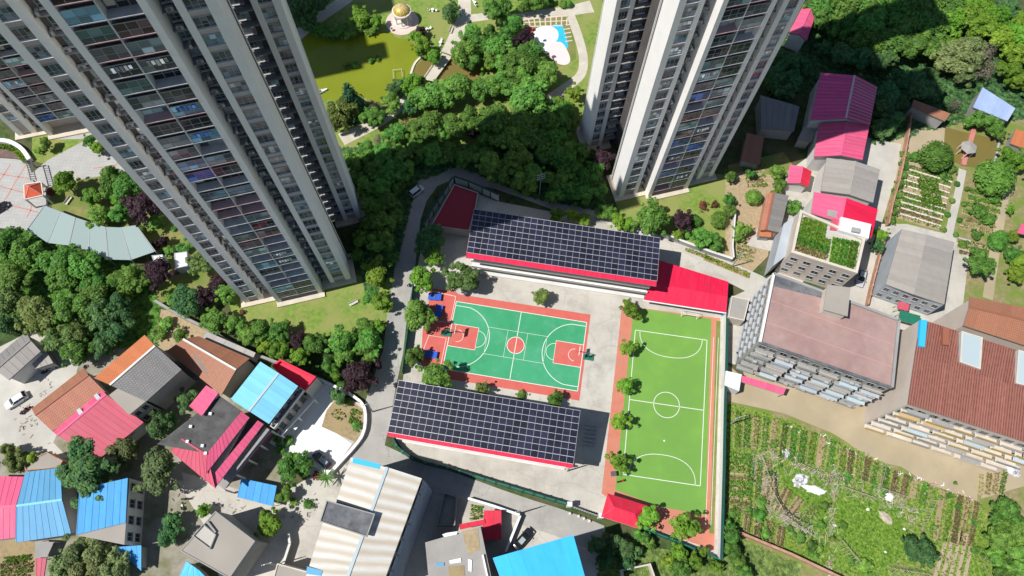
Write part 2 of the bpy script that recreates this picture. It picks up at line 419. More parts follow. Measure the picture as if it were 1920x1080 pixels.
class MB:
    """collects faces; build() links them as ONE mesh object"""
    def __init__(s):
        s.v = []; s.f = []; s.mi = []; s.uv = []; s.cur = 0; s.has_uv = False
    def face(s, pts, uv=None):
        b = len(s.v); s.v += [tuple(p) for p in pts]
        s.f.append(tuple(range(b, b + len(pts)))); s.mi.append(s.cur)
        s.uv.append(uv)
        if uv: s.has_uv = True
    def box(s, x0, x1, y0, y1, z0, z1):
        if x0 > x1: x0, x1 = x1, x0
        if y0 > y1: y0, y1 = y1, y0
        b = len(s.v)
        s.v += [(x0, y0, z0), (x1, y0, z0), (x1, y1, z0), (x0, y1, z0), (x0, y0, z1), (x1, y0, z1), (x1, y1, z1), (x0, y1, z1)]
        for q in ((3, 2, 1, 0), (4, 5, 6, 7), (0, 1, 5, 4), (1, 2, 6, 5), (2, 3, 7, 6), (3, 0, 4, 7)):
            s.f.append(tuple(b + i for i in q)); s.mi.append(s.cur); s.uv.append(None)
    def hexa(s, lo, hi):
        """8 corners: lower ring of 4 and upper ring of 4, counter-clockwise from above"""
        b = len(s.v); s.v += [tuple(p) for p in lo] + [tuple(p) for p in hi]
        for q in ((3, 2, 1, 0), (4, 5, 6, 7), (0, 1, 5, 4), (1, 2, 6, 5), (2, 3, 7, 6), (3, 0, 4, 7)):
            s.f.append(tuple(b + i for i in q)); s.mi.append(s.cur); s.uv.append(None)
    def prism(s, poly, z0, z1):
        poly = ccw(poly); n = len(poly); b = len(s.v)
        zt = z1 if isinstance(z1, (list, tuple)) else [z1] * n
        s.v += [(p[0], p[1], z0) for p in poly] + [(p[0], p[1], z) for p, z in zip(poly, zt)]
        s.f.append(tuple(b + n - 1 - i for i in range(n))); s.f.append(tuple(b + n + i for i in range(n)))
        for i in range(n):
            j = (i + 1) % n
            s.f.append((b + i, b + j, b + n + j, b + n + i))
        s.mi += [s.cur] * (n + 2); s.uv += [None] * (n + 2)
    def bar(s, a, b, w, h, up=(0, 0, 1)):
        """beam from a to b, w wide and h deep"""
        a = Vector(a); b = Vector(b); d = (b - a)
        if d.length < 1e-6: return
        d.normalize(); u = Vector((up[0], up[1], up[2] if len(up) > 2 else 0))
        if abs(d.dot(u)) > .99: u = Vector((1, 0, 0))
        x = d.cross(u).normalized() * (w / 2); y = x.cross(d).normalized() * (h / 2)
        lo = [a - x - y, a + x - y, b + x - y, b - x - y]
        hi = [a - x + y, a + x + y, b + x + y, b - x + y]
        s.hexa(lo, hi)
    def tube(s, a, b, r0, r1=None, n=8):
        r1 = r0 if r1 is None else r1
        a = Vector(a); b = Vector(b); d = (b - a).normalized()
        u = Vector((0, 0, 1)) if abs(d.z) < .9 else Vector((1, 0, 0))
        x = d.cross(u).normalized(); y = d.cross(x).normalized()
        k = len(s.v)
        for c, r in ((a, r0), (b, r1)):
            for i in range(n):
                t = 2 * math.pi * i / n
                s.v.append(tuple(c + x * (r * math.cos(t)) + y * (r * math.sin(t))))
        for i in range(n):
            j = (i + 1) % n
            s.f.append((k + i, k + n + i, k + n + j, k + j)); s.mi.append(s.cur); s.uv.append(None)
        s.f.append(tuple(k + i for i in range(n))); s.f.append(tuple(k + n + n - 1 - i for i in range(n)))
        s.mi += [s.cur] * 2; s.uv += [None] * 2
    def lathe(s, prof, n=24, c=(0, 0, 0)):
        k = len(s.v)
        for r, z in prof:
            for i in range(n):
                t = 2 * math.pi * i / n
                s.v.append((c[0] + r * math.cos(t), c[1] + r * math.sin(t), c[2] + z))
        for j in range(len(prof) - 1):
            for i in range(n):
                i2 = (i + 1) % n
                s.f.append((k + j * n + i, k + j * n + i2, k + (j + 1) * n + i2, k + (j + 1) * n + i)); s.mi.append(s.cur); s.uv.append(None)
        s.f.append(tuple(k + n - 1 - i for i in range(n))); s.f.append(tuple(k + (len(prof) - 1) * n + i for i in range(n)))
        s.mi += [s.cur] * 2; s.uv += [None] * 2
    def mesh(s, name, mats, off=None, smooth=False):
        me = bpy.data.meshes.new(name)
        v = s.v if off is None else [(p[0] - off[0], p[1] - off[1], p[2] - off[2]) for p in s.v]
        me.from_pydata(v, [], s.f)
        if not isinstance(mats, (list, tuple)): mats = [mats]
        for m in mats: me.materials.append(MATS[m] if isinstance(m, str) else m)
        if len(mats) > 1: me.polygons.foreach_set('material_index', s.mi)
        if s.has_uv:
            ul = me.uv_layers.new(name='UVMap'); k = 0
            for f, uv in zip(s.f, s.uv):
                for i in range(len(f)):
                    if uv: ul.data[k].uv = uv[i]
                    k += 1
        if smooth: me.polygons.foreach_set('use_smooth', [True] * len(s.f))
        me.update()
        return me
    def build(s, name, mats, parent=None, world=True, smooth=False):
        off = origin_of(parent) if (parent is not None and world) else None
        return link(name, s.mesh(name, mats, off, smooth), parent)

def ccw(poly):
    a = 0.0
    for i in range(len(poly)):
        p, q = poly[i], poly[(i + 1) % len(poly)]
        a += p[0] * q[1] - q[0] * p[1]
    return list(poly) if a > 0 else list(reversed(poly))

def centre(poly):
    return (sum(p[0] for p in poly) / len(poly), sum(p[1] for p in poly) / len(poly))

def inset(poly, d):
    """move every edge of a convex polygon inwards by d (outwards when negative)"""
    P = ccw(poly); n = len(P); out = []
    for i in range(n):
        a, b, c = Vector(P[i - 1]), Vector(P[i]), Vector(P[(i + 1) % n])
        e1 = (b - a).normalized(); e2 = (c - b).normalized()
        n1 = Vector((-e1.y, e1.x)); n2 = Vector((-e2.y, e2.x))
        k = 1 + n1.dot(n2)
        m = (n1 + n2) / max(k, .3)
        out.append((b.x + m.x * d, b.y + m.y * d))
    return out

def smooth_poly(pts, it=2, closed=True):
    for _ in range(it):
        q = []; n = len(pts)
        for i in range(n if closed else n - 1):
            a, b = pts[i], pts[(i + 1) % n]
            q.append((a[0] * .75 + b[0] * .25, a[1] * .75 + b[1] * .25)); q.append((a[0] * .25 + b[0] * .75, a[1] * .25 + b[1] * .75))
        if not closed: q = [pts[0]] + q + [pts[-1]]
        pts = q
    return pts

SHEET = [0]
def sheet(name, poly, m, level, kind='structure', sm=0, thick=None):
    """a ground sheet: a low slab whose top lies `level` above the ground"""
    if sm: poly = smooth_poly(poly, sm)
    b = MB(); b.prism(poly, -0.05 if thick is None else level - thick, level)
    o = b.build(name, m)
    return tag(o, kind=kind)

def ribbon(pts, w):
    """outline of a band of width w (one value, or one per point) along a polyline"""
    n = len(pts); L = []; Rr = []
    for i in range(n):
        a = Vector(pts[max(i - 1, 0)]); b = Vector(pts[min(i + 1, n - 1)])
        d = (b - a).normalized(); nn = Vector((-d.y, d.x))
        ww = (w[i] if isinstance(w, (list, tuple)) else w) / 2
        p = Vector(pts[i])
        L.append(tuple(p + nn * ww)); Rr.append(tuple(p - nn * ww))
    return L + Rr[::-1]

def band(name, pts, w, m, level, sm=2, kind='structure'):
    """a path or road as a strip of quads"""
    if sm: pts = smooth_poly(pts, sm, closed=False)
    n = len(pts); b = MB()
    if isinstance(w, (list, tuple)) and len(w) != n:
        m_ = len(w) - 1; w = [w[min(int(i * m_ / (n - 1)), m_ - 1)] * (1 - (i * m_ / (n - 1) - min(int(i * m_ / (n - 1)), m_ - 1))) + w[min(int(i * m_ / (n - 1)), m_ - 1) + 1] * (i * m_ / (n - 1) - min(int(i * m_ / (n - 1)), m_ - 1)) for i in range(n)]
    rb = ribbon(pts, w); Lh = rb[:n]; Rh = rb[n:][::-1]
    for i in range(n - 1):
        b.face([(*Rh[i], level), (*Rh[i + 1], level), (*Lh[i + 1], level), (*Lh[i], level)])
    o = b.build(name, m)
    return tag(o, kind=kind)

def lerp(a, b, t): return tuple(x + (y - x) * t for x, y in zip(a, b))

def strip_sheets(parent, p0, p1, p2, p3, m, n=None, width=1.0, name='roof_sheet', rib=.05, lift=.02, world=True):
    """cover a roof quad (p0-p1 the eave, p3-p2 the ridge) with n overlapping sheets, each an object with a raised seam"""
    p0, p1, p2, p3 = map(Vector, (p0, p1, p2, p3))
    L = ((p1 - p0).length + (p2 - p3).length) / 2
    S = ((p3 - p0).length + (p2 - p1).length) / 2
    if n is None: n = max(2, int(round(L / width)))
    nrm = (p1 - p0).cross(p3 - p0).normalized()
    if nrm.z < 0: nrm = -nrm
    off = origin_of(parent) if world else Vector((0, 0, 0))
    tiles = m in ('roof_orange', 'roof_brown', 'roof_terracotta', 'roof_tile_grey')
    if tiles: rib = .012
    for i in range(n):
        t0, t1 = i / n, (i + 1) / n
        a, b = p0.lerp(p1, t0), p0.lerp(p1, t1)
        d, c = p3.lerp(p2, t0), p3.lerp(p2, t1)
        k = lift + R_.uniform(0, .003 if tiles else .012)
        ru = min(.12 / max((b - a).length, .1), .45)
        q = MB()
        up = nrm * k; th = nrm * (-.05); rr = nrm * rib
        a0, b0, c0, d0 = a + up, b + up, c + up, d + up
        m0 = a0.lerp(b0, ru); m1 = d0.lerp(c0, ru)
        w = (b - a).length; u0 = i * w
        def uvq(uA, uB): return [(uA, 0), (uB, 0), (uB, S), (uA, S)]
        quads = [([m0, b0, c0, m1], uvq(u0 + ru * w, u0 + w)),
                 ([a0 + rr, m0 + rr, m1 + rr, d0 + rr], uvq(u0, u0 + ru * w)),
                 ([m0, m1, m1 + rr, m0 + rr][::-1], None), ([a0 + th, a0 + rr, d0 + rr, d0 + th][::-1], None),
                 ([a0 + th, b0 + th, b0, m0, m0 + rr, a0 + rr], None), ([c0 + th, d0 + th, d0 + rr, m1 + rr, m1, c0], None),
                 ([b0 + th, c0 + th, c0, b0], None)]
        for pts, uv in quads:
            q.face(pts, uv or [(u0, 0)] * len(pts))
        link(name, q.mesh(name, m, off), parent)

def window(parent, a, b, z0, z1, out=(0, 0), mat_f='frame_grey', glass='window_dark', sill=True, mull=2, name='window'):
    """a window on the wall line a-b (world xy): glass pane, with its frame and sill as sub-part"""
    a = Vector((a[0], a[1], 0)); b = Vector((b[0], b[1], 0))
    d = (b - a).normalized(); n = Vector((out[0], out[1], 0)).normalized()
    w = (b - a).length
    g = MB(); g.bar(a + n * .03 + Vector((0, 0, (z0 + z1) / 2)), b + n * .03 + Vector((0, 0, (z0 + z1) / 2)), .06, z1 - z0)
    o = g.build(name, glass, parent)
    f = MB()
    for z in (z0, z1): f.bar(a + n * .06 + Vector((0, 0, z)), b + n * .06 + Vector((0, 0, z)), .1, .07)
    for i in range(mull + 1):
        p = a.lerp(b, i / mull) + n * .06
        f.bar(p + Vector((0, 0, z0)), p + Vector((0, 0, z1)), .06, .1, up=n)
    if sill: f.bar(a - d * .1 + n * .12 + Vector((0, 0, z0 - .08)), b + d * .1 + n * .12 + Vector((0, 0, z0 - .08)), .28, .08)
    f.build('frame', mat_f, o)
    return o

def facade(parent, a, b, z0, z1, rows, cols, hw=.55, hh=.5, glass='window_dark', mat_f='frame_grey', sill=True, skip=()):
    """regular windows on the wall from a to b (outside on the right-hand side of a->b)"""
    a = Vector(a); b = Vector(b); d = (b - a); L = d.length; d.normalize()
    n = Vector((d.y, -d.x)); fh = (z1 - z0) / rows; cw = L / cols
    for r in range(rows):
        for c in range(cols):
            if (r, c) in skip: continue
            m = a + d * (cw * (c + .5)); h = cw * hw / 2
            zc = z0 + fh * (r + .52)
            window(parent, m - d * h, m + d * h, zc - fh * hh / 2, zc + fh * hh / 2, n, mat_f, glass, sill)

def walls(parent, poly, z1, m, z0=-.1, name='wall'):
    b = MB(); b.prism(poly, z0, z1)
    return b.build(name, m, parent)

def parapet(parent, poly, z0, h=.6, w=.22, m='wall_grey', name='parapet'):
    P = ccw(poly); Q = inset(P, w); b = MB(); n = len(P)
    for i in range(n):
        j = (i + 1) % n
        b.hexa([(*P[i], z0), (*P[j], z0), (*Q[j], z0), (*Q[i], z0)], [(*P[i], z0 + h), (*P[j], z0 + h), (*Q[j], z0 + h), (*Q[i], z0 + h)])
    return b.build(name, m, parent)

def flat_house(name, label, poly, z, wall='wall_grey', roof='roof_concrete', cat='house', par=.45, parw=.2, parm=None, group=None, over=0.0):
    """flat-roofed block: outer wall, roof slab, parapet"""
    c = centre(poly)
    t = thing(name, label, cat, (c[0], c[1], 0), group=group)
    walls(t, poly, z - .15, wall)
    rp = inset(poly, -over) if over else inset(poly, .01)
    b = MB(); b.prism(rp, z - .15, z)
    b.build('roof', roof, t)
    if par: parapet(t, inset(rp, -.012), z - .02, par, parw, parm or wall)
    return t

def gable_house(name, label, e0, e1, e2, e3, ze, zr, m1, m2=None, wall='wall_grey', cat='house', over=.35, width=1.0, ridge_t=.5, ridge_m=None, group=None, rib=.05, zlow=None):
    """pitched roof: e0-e1 one eave, e3-e2 the other (parallel), ridge between them at ridge_t"""
    poly = [e0, e1, e2, e3]; c = centre(poly)
    t = thing(name, label, cat, (c[0], c[1], 0), group=group)
    if isinstance(ze, (tuple, list)): za, zb = ze
    else: za = zb = ze
    r0 = lerp(e0, e3, ridge_t); r1 = lerp(e1, e2, ridge_t)
    ins = inset(poly, over)
    w = MB(); 
    d01 = (Vector(e1) - Vector(e0)).normalized() * over
    i0 = Vector(lerp(e0, e3, .5)) ; 
    zw = min(za, zb) - .3
    w.prism(ins, -.1, zw)
    # gable triangles
    for (ea, eb, rr, sgn) in ((e0, e3, r0, 1), (e1, e2, r1, -1)):
        A = Vector(ea) + d01 * sgn; B = Vector(eb) + d01 * sgn; Rr = Vector(rr) + d01 * sgn
        A2 = A + d01 * sgn * .5; B2 = B + d01 * sgn * .5; R2 = Rr + d01 * sgn * .5
        A = A.lerp(B, .06); A2 = A2.lerp(B2, .06); B = B.lerp(A, .06); B2 = B2.lerp(A2, .06)
        lo = [(A.x, A.y, zw - .02), (B.x, B.y, zw - .02), (Rr.x, Rr.y, zr - .25)]
        hi = [(A2.x, A2.y, zw - .02), (B2.x, B2.y, zw - .02), (R2.x, R2.y, zr - .25)]
        w.face(lo); w.face(hi[::-1])
        for i in range(3):
            j = (i + 1) % 3; w.face([lo[i], hi[i], hi[j], lo[j]])
    w.build('wall', wall, t)
    P0 = (*e0, za); P1 = (*e1, za); P2 = (*e2, zb); P3 = (*e3, zb); Q0 = (*r0, zr); Q1 = (*r1, zr)
    dk = MB()
    def slab(a, b, c_, d):
        a, b, c_, d = [Vector(x) - Vector((0, 0, .14)) for x in (a, b, c_, d)]
        dn = Vector((0, 0, -.12)); lo = [Vector(x) + dn for x in (a, b, c_, d)]
        dk.face([a, b, c_, d]); dk.face(lo[::-1])
        q = [Vector(x) for x in (a, b, c_, d)]
        for i in range(4):
            j = (i + 1) % 4; dk.face([q[j], q[i], lo[i], lo[j]])
    slab(P0, P1, Q1, Q0); slab(P2, P3, Q0, Q1)
    rf = dk.build('roof', 'roof_deck', t)
    strip_sheets(rf, P0, P1, Q1, Q0, m1, width=width, rib=rib)
    strip_sheets(rf, P2, P3, Q0, Q1, m2 or m1, width=width, rib=rib)
    cap = MB(); cap.bar((*r0, zr + .08), (*r1, zr + .08), .4, .1)
    cap.build('ridge_cap', ridge_m or m1, rf)
    return t

def shed_roof(parent, p0, p1, p2, p3, z0, z1, m, width=1.0, rib=.05, name='roof'):
    """mono-pitch roof: eave p0-p1 at z0, top p3-p2 at z1"""
    A, B, C_, D = (*p0, z0), (*p1, z0), (*p2, z1), (*p3, z1)
    dk = MB(); dn = Vector((0, 0, -.1)); q = [Vector(x) - Vector((0, 0, .14)) for x in (A, B, C_, D)]; lo = [x + dn for x in q]
    dk.face(q); dk.face(lo[::-1])
    for i in range(4):
        j = (i + 1) % 4; dk.face([q[j], q[i], lo[i], lo[j]])
    rf = dk.build(name, 'roof_deck', parent)
    strip_sheets(rf, A, B, C_, D, m, width=width, rib=rib)
    return rf

def shed(name, label, p0, p1, p2, p3, z0, z1, m, wall='wall_grey', cat='shed', over=.25, width=1.0, rib=.05, open_=False, group=None):
    poly = [p0, p1, p2, p3]; c = centre(poly)
    t = thing(name, label, cat, (c[0], c[1], 0), group=group)
    ins = inset(poly, over)
    if open_:
        for p in ins:
            b = MB(); b.tube((*p, -.05), (*p, min(z0, z1) - .05), .06, n=6); b.build('post', 'steel', t)
    else:
        walls(t, ins, min(z0, z1) - .26, wall)
    shed_roof(t, p0, p1, p2, p3, z0, z1, m, width, rib)
    return t

def copy_tree(src, loc, rot=None, scale=None, label=None, group=None):
    r = src.copy(); COL.objects.link(r); r.location = loc
    if rot is not None: r.rotation_euler = (0, 0, rot)
    if scale is not None: r.scale = scale
    if label: r['label'] = label
    if group: r['group'] = group
    elif 'group' in r and group is False: del r['group']
    for ch in src.children:
        c = ch.copy(); COL.objects.link(c); c.parent = r
        for g2 in ch.children:
            d = g2.copy(); COL.objects.link(d); d.parent = c
    return r

def fence(name, label, pts, h, m, z0=0.0, step=2.5, th=.08, post='green_fence_dark', cap=None, cat='fence', bars=False, closed=False):
    """wall or fence along pts: each bay is a panel of its own between posts"""
    c = centre(pts); t = thing(name, label, cat, (c[0], c[1], 0))
    P = [Vector(p) for p in pts] + ([Vector(pts[0])] if closed else [])
    for i in range(len(P) - 1):
        L = (P[i + 1] - P[i]).length; n = max(1, int(round(L / step)))
        for k in range(n):
            a = P[i].lerp(P[i + 1], k / n); b = P[i].lerp(P[i + 1], (k + 1) / n)
            q = MB()
            if bars:
                for zz in (.12, h * .5, h - .06): q.bar((a.x, a.y, z0 + zz), (b.x, b.y, z0 + zz), th, .05)
                nb = max(4, int((b - a).length / .14))
                for j in range(1, nb):
                    p = a.lerp(b, j / nb); q.bar((p.x, p.y, z0 + .12), (p.x, p.y, z0 + h - .06), .025, .025)
            else:
                q.bar((a.x, a.y, z0 + h / 2 - .1), (b.x, b.y, z0 + h / 2 - .1), th, h + .2 - .04)
            o = q.build('panel', m, t)
            if cap:
                q = MB(); q.bar((a.x, a.y, z0 + h + .03), (b.x, b.y, z0 + h + .03), th + .14, .1); q.build('coping', cap, o)
            if post:
                q = MB(); q.bar((a.x, a.y, z0 - .1), (a.x, a.y, z0 + h + .12), th + .1, th + .1); q.build('post', post, t)
    return t


# ------------------------------------------------------------------ the setting: ground, lawns, roads, courts, water
b = MB(); b.face([(-700, -600, 0), (700, -600, 0), (700, 800, 0), (-700, 800, 0)])
tag(b.build('ground', 'scrub'), kind='structure')

sheet('lawn', [(-57.22,78.70),(-50.70,89.30),(18.51,104.17),(18.37,65.29),(12.08,49.83),(7.28,40.97),(-10.14,45.72),(-39.45,42.71),(-48.20,52.43)], 'lawn', .012)
sheet('lawn', [(-62.88,9.74),(-59.07,2.69),(-49.43,-1.53),(-30.90,1.13),(-27.00,4.27),(-26.66,14.04),(-32.38,13.75),(-43.00,15.72)], 'lawn', .012)
sheet('lawn', [(20.70,36.12),(43.54,43.61),(48.43,43.16),(48.96,33.51),(47.59,22.87),(38.24,23.69),(31.30,27.25),(23.02,29.47)], 'lawn', .012)
sheet('lawn', [(-114.08,45.87),(-99.81,48.11),(-95.57,41.11),(-108.05,37.61),(-112.04,38.80)], 'lawn', .012)
sheet('lawn', [(-107.87,34.82),(-78.63,36.38),(-64.31,18.44),(-62.54,9.15),(-72.06,11.13),(-77.82,16.48),(-84.74,21.26),(-103.48,25.55)], 'lawn_dry', .012)
sheet('lawn', [(-77.82,16.48),(-64.31,18.44),(-61.07,7.39),(-65.96,3.54),(-75.23,4.88),(-78.98,6.50)], 'lawn_dry', .008)
sheet('lawn', [(47.39,45.95),(60.80,50.28),(63.89,43.99),(59.37,35.41),(54.78,24.53),(46.50,24.11),(47.94,36.18)], 'lawn_dry', .008)
sheet('lawn', [(52.70,-22.93),(63.31,-21.93),(68.26,-24.27),(75.89,-28.96),(75.53,-37.71),(66.89,-41.84),(61.10,-40.22),(61.46,-33.05),(55.81,-33.30),(52.22,-28.03)], 'lawn_lime', .026, sm=1)
sheet('lawn', [(51.83,-23.28),(54.85,-22.42),(61.21,-26.42),(61.97,-29.58),(58.88,-33.26),(54.98,-31.48),(51.84,-27.64)], 'lawn', .030, sm=1)
sheet('earth', [(42.91,-3.96),(49.73,-8.12),(100.99,-22.79),(103.74,-42.10),(38.72,-45.81)], 'garden_ground', .010)
sheet('earth', [(81.89,49.24),(91.84,64.73),(128.61,62.17),(118.79,11.44),(103.78,10.70),(93.16,15.07),(81.91,32.53)], 'garden_ground', .010)
sheet('earth', [(46.58,43.06),(51.63,44.75),(58.32,43.69),(54.67,23.23),(49.55,17.87),(45.23,22.75)], 'soil_red', .013)
sheet('earth', [(-75.10,4.29),(-69.97,3.94),(-63.60,0.11),(-64.24,-2.25),(-70.01,-3.68),(-73.03,-4.97),(-75.15,-0.45)], 'soil_red', .010)
sheet('earth', [(64.14,84.94),(70.63,82.80),(72.74,77.96),(64.91,79.15)], 'soil_red', .010)
sheet('earth', [(-96.24,-43.34),(-88.22,-40.15),(-85.10,-49.31),(-94.26,-49.70)], 'soil', .010)
sheet('dirt_yard', [(43.84,-1.63),(47.76,-5.42),(64.67,-10.72),(69.67,-13.74),(92.65,-19.87),(90.88,-27.30),(81.34,-24.19),(77.09,-21.31),(70.91,-20.24),(67.10,-17.06),(64.12,-15.28),(54.83,-11.72),(43.62,-9.73)], 'dirt', .022)
sheet('dirt_yard', [(89.81,60.03),(100.91,61.40),(98.26,50.13),(87.50,45.25),(79.88,35.12),(82.52,44.98)], 'dirt', .014)
sheet('yard', [(76.57,56.30),(88.87,54.00),(86.25,45.18),(80.50,31.12),(73.57,6.82),(68.42,1.86),(70.05,24.01),(75.37,37.62)], 'concrete_pale', .018)
sheet('yard', [(45.14,12.68),(51.73,16.10),(56.73,20.13),(59.39,23.47),(50.15,25.60),(55.61,33.85),(61.56,45.28),(72.57,54.60),(76.87,48.97),(69.82,31.90),(60.96,15.94),(47.97,-2.58),(44.17,-1.61)], 'concrete', .016)

sheet('dirt_yard', [(46.01,0.78),(66.46,4.11),(83.42,-2.02),(104.78,-5.52),(105.24,-22.60),(91.82,-26.75),(92.07,-20.11),(68.59,-13.79),(47.75,-5.53)], 'dirt', .016)
sheet('yard', [(69.82,31.90),(86.75,32.78),(100.54,29.49),(94.11,7.83),(85.65,-1.91),(74.96,-6.92),(65.62,-2.87)], 'concrete', .012)
sheet('yard', [(-101.51,-5.21),(-86.63,-3.33),(-75.36,0.48),(-64.55,-3.42),(-52.83,-7.41),(-42.50,-17.89),(-42.83,-29.30),(-43.91,-35.29),(-60.32,-48.70),(-86.42,-49.82),(-102.77,-28.99)], 'village_ground', .006)
band('path', [(63.71,83.23),(67.72,80.63),(73.45,78.33),(79.08,75.72),(85.26,72.85),(88.89,70.83)], 2.2, 'dirt', .02, sm=1)
# village yards and lanes
sheet('yard', [(-109.45,-7.87),(-96.61,0.85),(-89.00,-6.88),(-88.50,-16.82),(-89.62,-24.28),(-85.70,-27.20),(-93.16,-26.51),(-104.05,-24.95)], 'concrete_pale', .016)
sheet('yard', [(-64.29,-30.27),(-44.39,-32.36),(-33.10,-24.79),(-28.14,-22.49),(-16.28,-26.07),(-3.63,-29.04),(11.40,-33.02),(18.54,-35.43),(17.01,-45.83),(-6.55,-47.75),(-37.75,-49.08),(-51.33,-49.67),(-57.62,-37.83)], 'concrete', .016)
sheet('yard', [(-45.14,-18.01),(-39.12,-11.77),(-29.13,-14.03),(-28.27,-21.46),(-34.49,-29.93),(-41.08,-27.20)], 'concrete_pale', .020)
sheet('forecourt', [(-39.80,-9.25),(-36.21,-10.86),(-33.96,-14.04),(-36.86,-18.69),(-31.15,-22.01),(-33.43,-25.42),(-34.46,-28.62),(-40.33,-25.33),(-45.87,-23.31),(-47.60,-22.35)], 'concrete_white', .028)
sheet('lane', [(-63.58,-28.73),(-49.55,-32.10),(-44.15,-33.83),(-32.96,-25.81),(-30.64,-27.74),(-35.84,-34.93),(-39.15,-39.89),(-43.91,-35.29),(-54.17,-34.77),(-61.63,-33.14)], 'concrete', .024)
band('lane', [(15.26,31.48),(24.19,27.94),(32.97,24.45),(41.61,21.03),(51.73,16.10),(58.21,11.49)], [3.6, 3.4, 3.6, 4.4, 5.2, 4.5], 'concrete_pale', .026, sm=0)
rd = [(19.45,29.95),(9.84,33.50),(0.69,36.99),(-5.49,39.16),(-12.28,40.63),(-17.21,41.07),(-21.30,38.74),(-23.88,33.77),(-24.81,28.32),(-24.76,21.76),(-24.72,14.14),(-25.22,5.55),(-25.27,-2.67),(-26.40,-9.50),(-27.29,-16.11),(-28.00,-21.97),(-30.77,-26.73)]
band('road', rd, [4.2, 4.4, 4.6, 4.8, 5.2, 5.4, 5.4, 5.2, 5.0, 4.6, 4.4, 4.2, 4.2, 5.0, 6.0, 6.2, 6.0], 'road', .030, sm=0)
band('road', [(-27.50,-23.50),(-20.42,-26.26),(-9.81,-29.32),(0.65,-32.52),(11.43,-35.26),(17.52,-37.40)], 5.0, 'road', .034, sm=1)

# school ground
sheet('school_yard', [(-15.49,37.66),(-5.82,33.76),(14.67,30.37),(31.83,25.70),(45.58,17.42),(44.11,9.21),(39.68,-39.84),(25.66,-34.92),(18.04,-33.02),(11.07,-31.46),(-5.82,-26.92),(-16.40,-24.64),(-20.95,-22.99),(-22.90,-20.37),(-22.62,-7.09),(-22.42,11.77),(-21.14,25.86)], 'concrete', .040)
COURT_YAW = -0.1207
def crt(u, v, yaw=COURT_YAW, c=(0, 0)):
    return (c[0] + u * math.cos(yaw) - v * math.sin(yaw), c[1] + u * math.sin(yaw) + v * math.cos(yaw))
def rect(u0, u1, v0, v1, **k): return [crt(u0, v0, **k), crt(u1, v0, **k), crt(u1, v1, **k), crt(u0, v1, **k)]

court = sheet('basketball_court', [crt(-18.6, -7.3), crt(-14.3, -9.4), crt(14.6, -9.4), crt(14.6, 9.4), crt(-13.9, 9.2), crt(-14.6, 9.7), crt(-20.2, 9.6), crt(-19.3, 2.0), crt(-19.8, .5)], 'court_red', .052)
def court_part(name, poly, m, z):
    q = MB(); q.prism(poly, z - .02, z); return q.build(name, m, court)
court_part('playing_area', rect(-14, 14, -7.5, 7.5), 'court_green', .058)
for s in (-1, 1):
    court_part('key_area', rect(s * 14 - (5.8 if s > 0 else 0), s * 14 + (5.8 if s < 0 else 0), -2.45, 2.45), 'court_red', .062)
q = MB(); q.prism([crt(1.8 * math.cos(t * math.pi / 16), 1.8 * math.sin(t * math.pi / 16)) for t in range(32)], .045, .062); q.build('centre_circle', 'court_red', court)
ZL = .067
def line(parent, pts, w=.08, z=ZL, closed=False, m='line_white', fn=crt, name='line', **k):
    P = [fn(*p, **k) for p in pts]
    if closed: P = P + [P[0], P[1]]
    q = MB(); n = len(P); rb = ribbon(P, w); Lh = rb[:n]; Rh = rb[n:][::-1]
    for i in range(n - 1 if not closed else n - 2):
        q.face([(*Rh[i], z), (*Rh[i + 1], z), (*Lh[i + 1], z), (*Lh[i], z)])
    return q.build(name, m, parent)
def arc(cx, cy, r, a0, a1, n=32): return [(cx + r * math.cos(math.radians(a0 + (a1 - a0) * i / n)), cy + r * math.sin(math.radians(a0 + (a1 - a0) * i / n))) for i in range(n + 1)]
for P in ([(-14, -7.5), (14, -7.5)], [(14, -7.5), (14, 7.5)], [(14, 7.5), (-14, 7.5)], [(-14, 7.5), (-14, -7.5)], [(0, -7.5), (0, 7.5)]): line(court, P, .13)
line(court, arc(0, 0, 1.8, 0, 360, 40), .13)
for s in (-1, 1):
    line(court, [(s * 14, -2.45), (s * 8.2, -2.45), (s * 8.2, 2.45), (s * 14, 2.45)], .12, z=ZL + .003)
    line(court, [(s * (8.2 - x), y) for x, y in arc(0, 0, 1.8, -90, 90)], .10)
    line(court, [(s * (12.4 - x), y) for x, y in arc(0, 0, 1.3, -90, 90)], .09, z=ZL + .003)
    a = math.degrees(math.asin(6.6 / 6.75))
    line(court, [(s * 14, -6.6)] + [(s * (12.4 - x), y) for x, y in arc(0, 0, 6.75, -a, a, 40)] + [(s * 14, 6.6)], .13)
for P in ([(-6.2, -2.9), (6.2, -2.9)], [(-6.2, 3.0), (6.2, 3.0)], [(-6.2, -2.9), (-6.2, 3.0)], [(6.2, -2.9), (6.2, 3.0)], [(-2.1, -2.9), (-2.1, 3)], [(2.1, -2.9), (2.1, 3)]): line(court, P, .06)
line(court, [(-14.35, 8.6), (-14.35, 2.6), (-19.0, 2.4)], .1); line(court, [(-14.35, 8.6), (-19.6, 9.0)], .1)
line(court, [(-14.5, -6.9), (-14.5, -.9), (-18.2, -.9), (-18.9, -5.6)], .1)

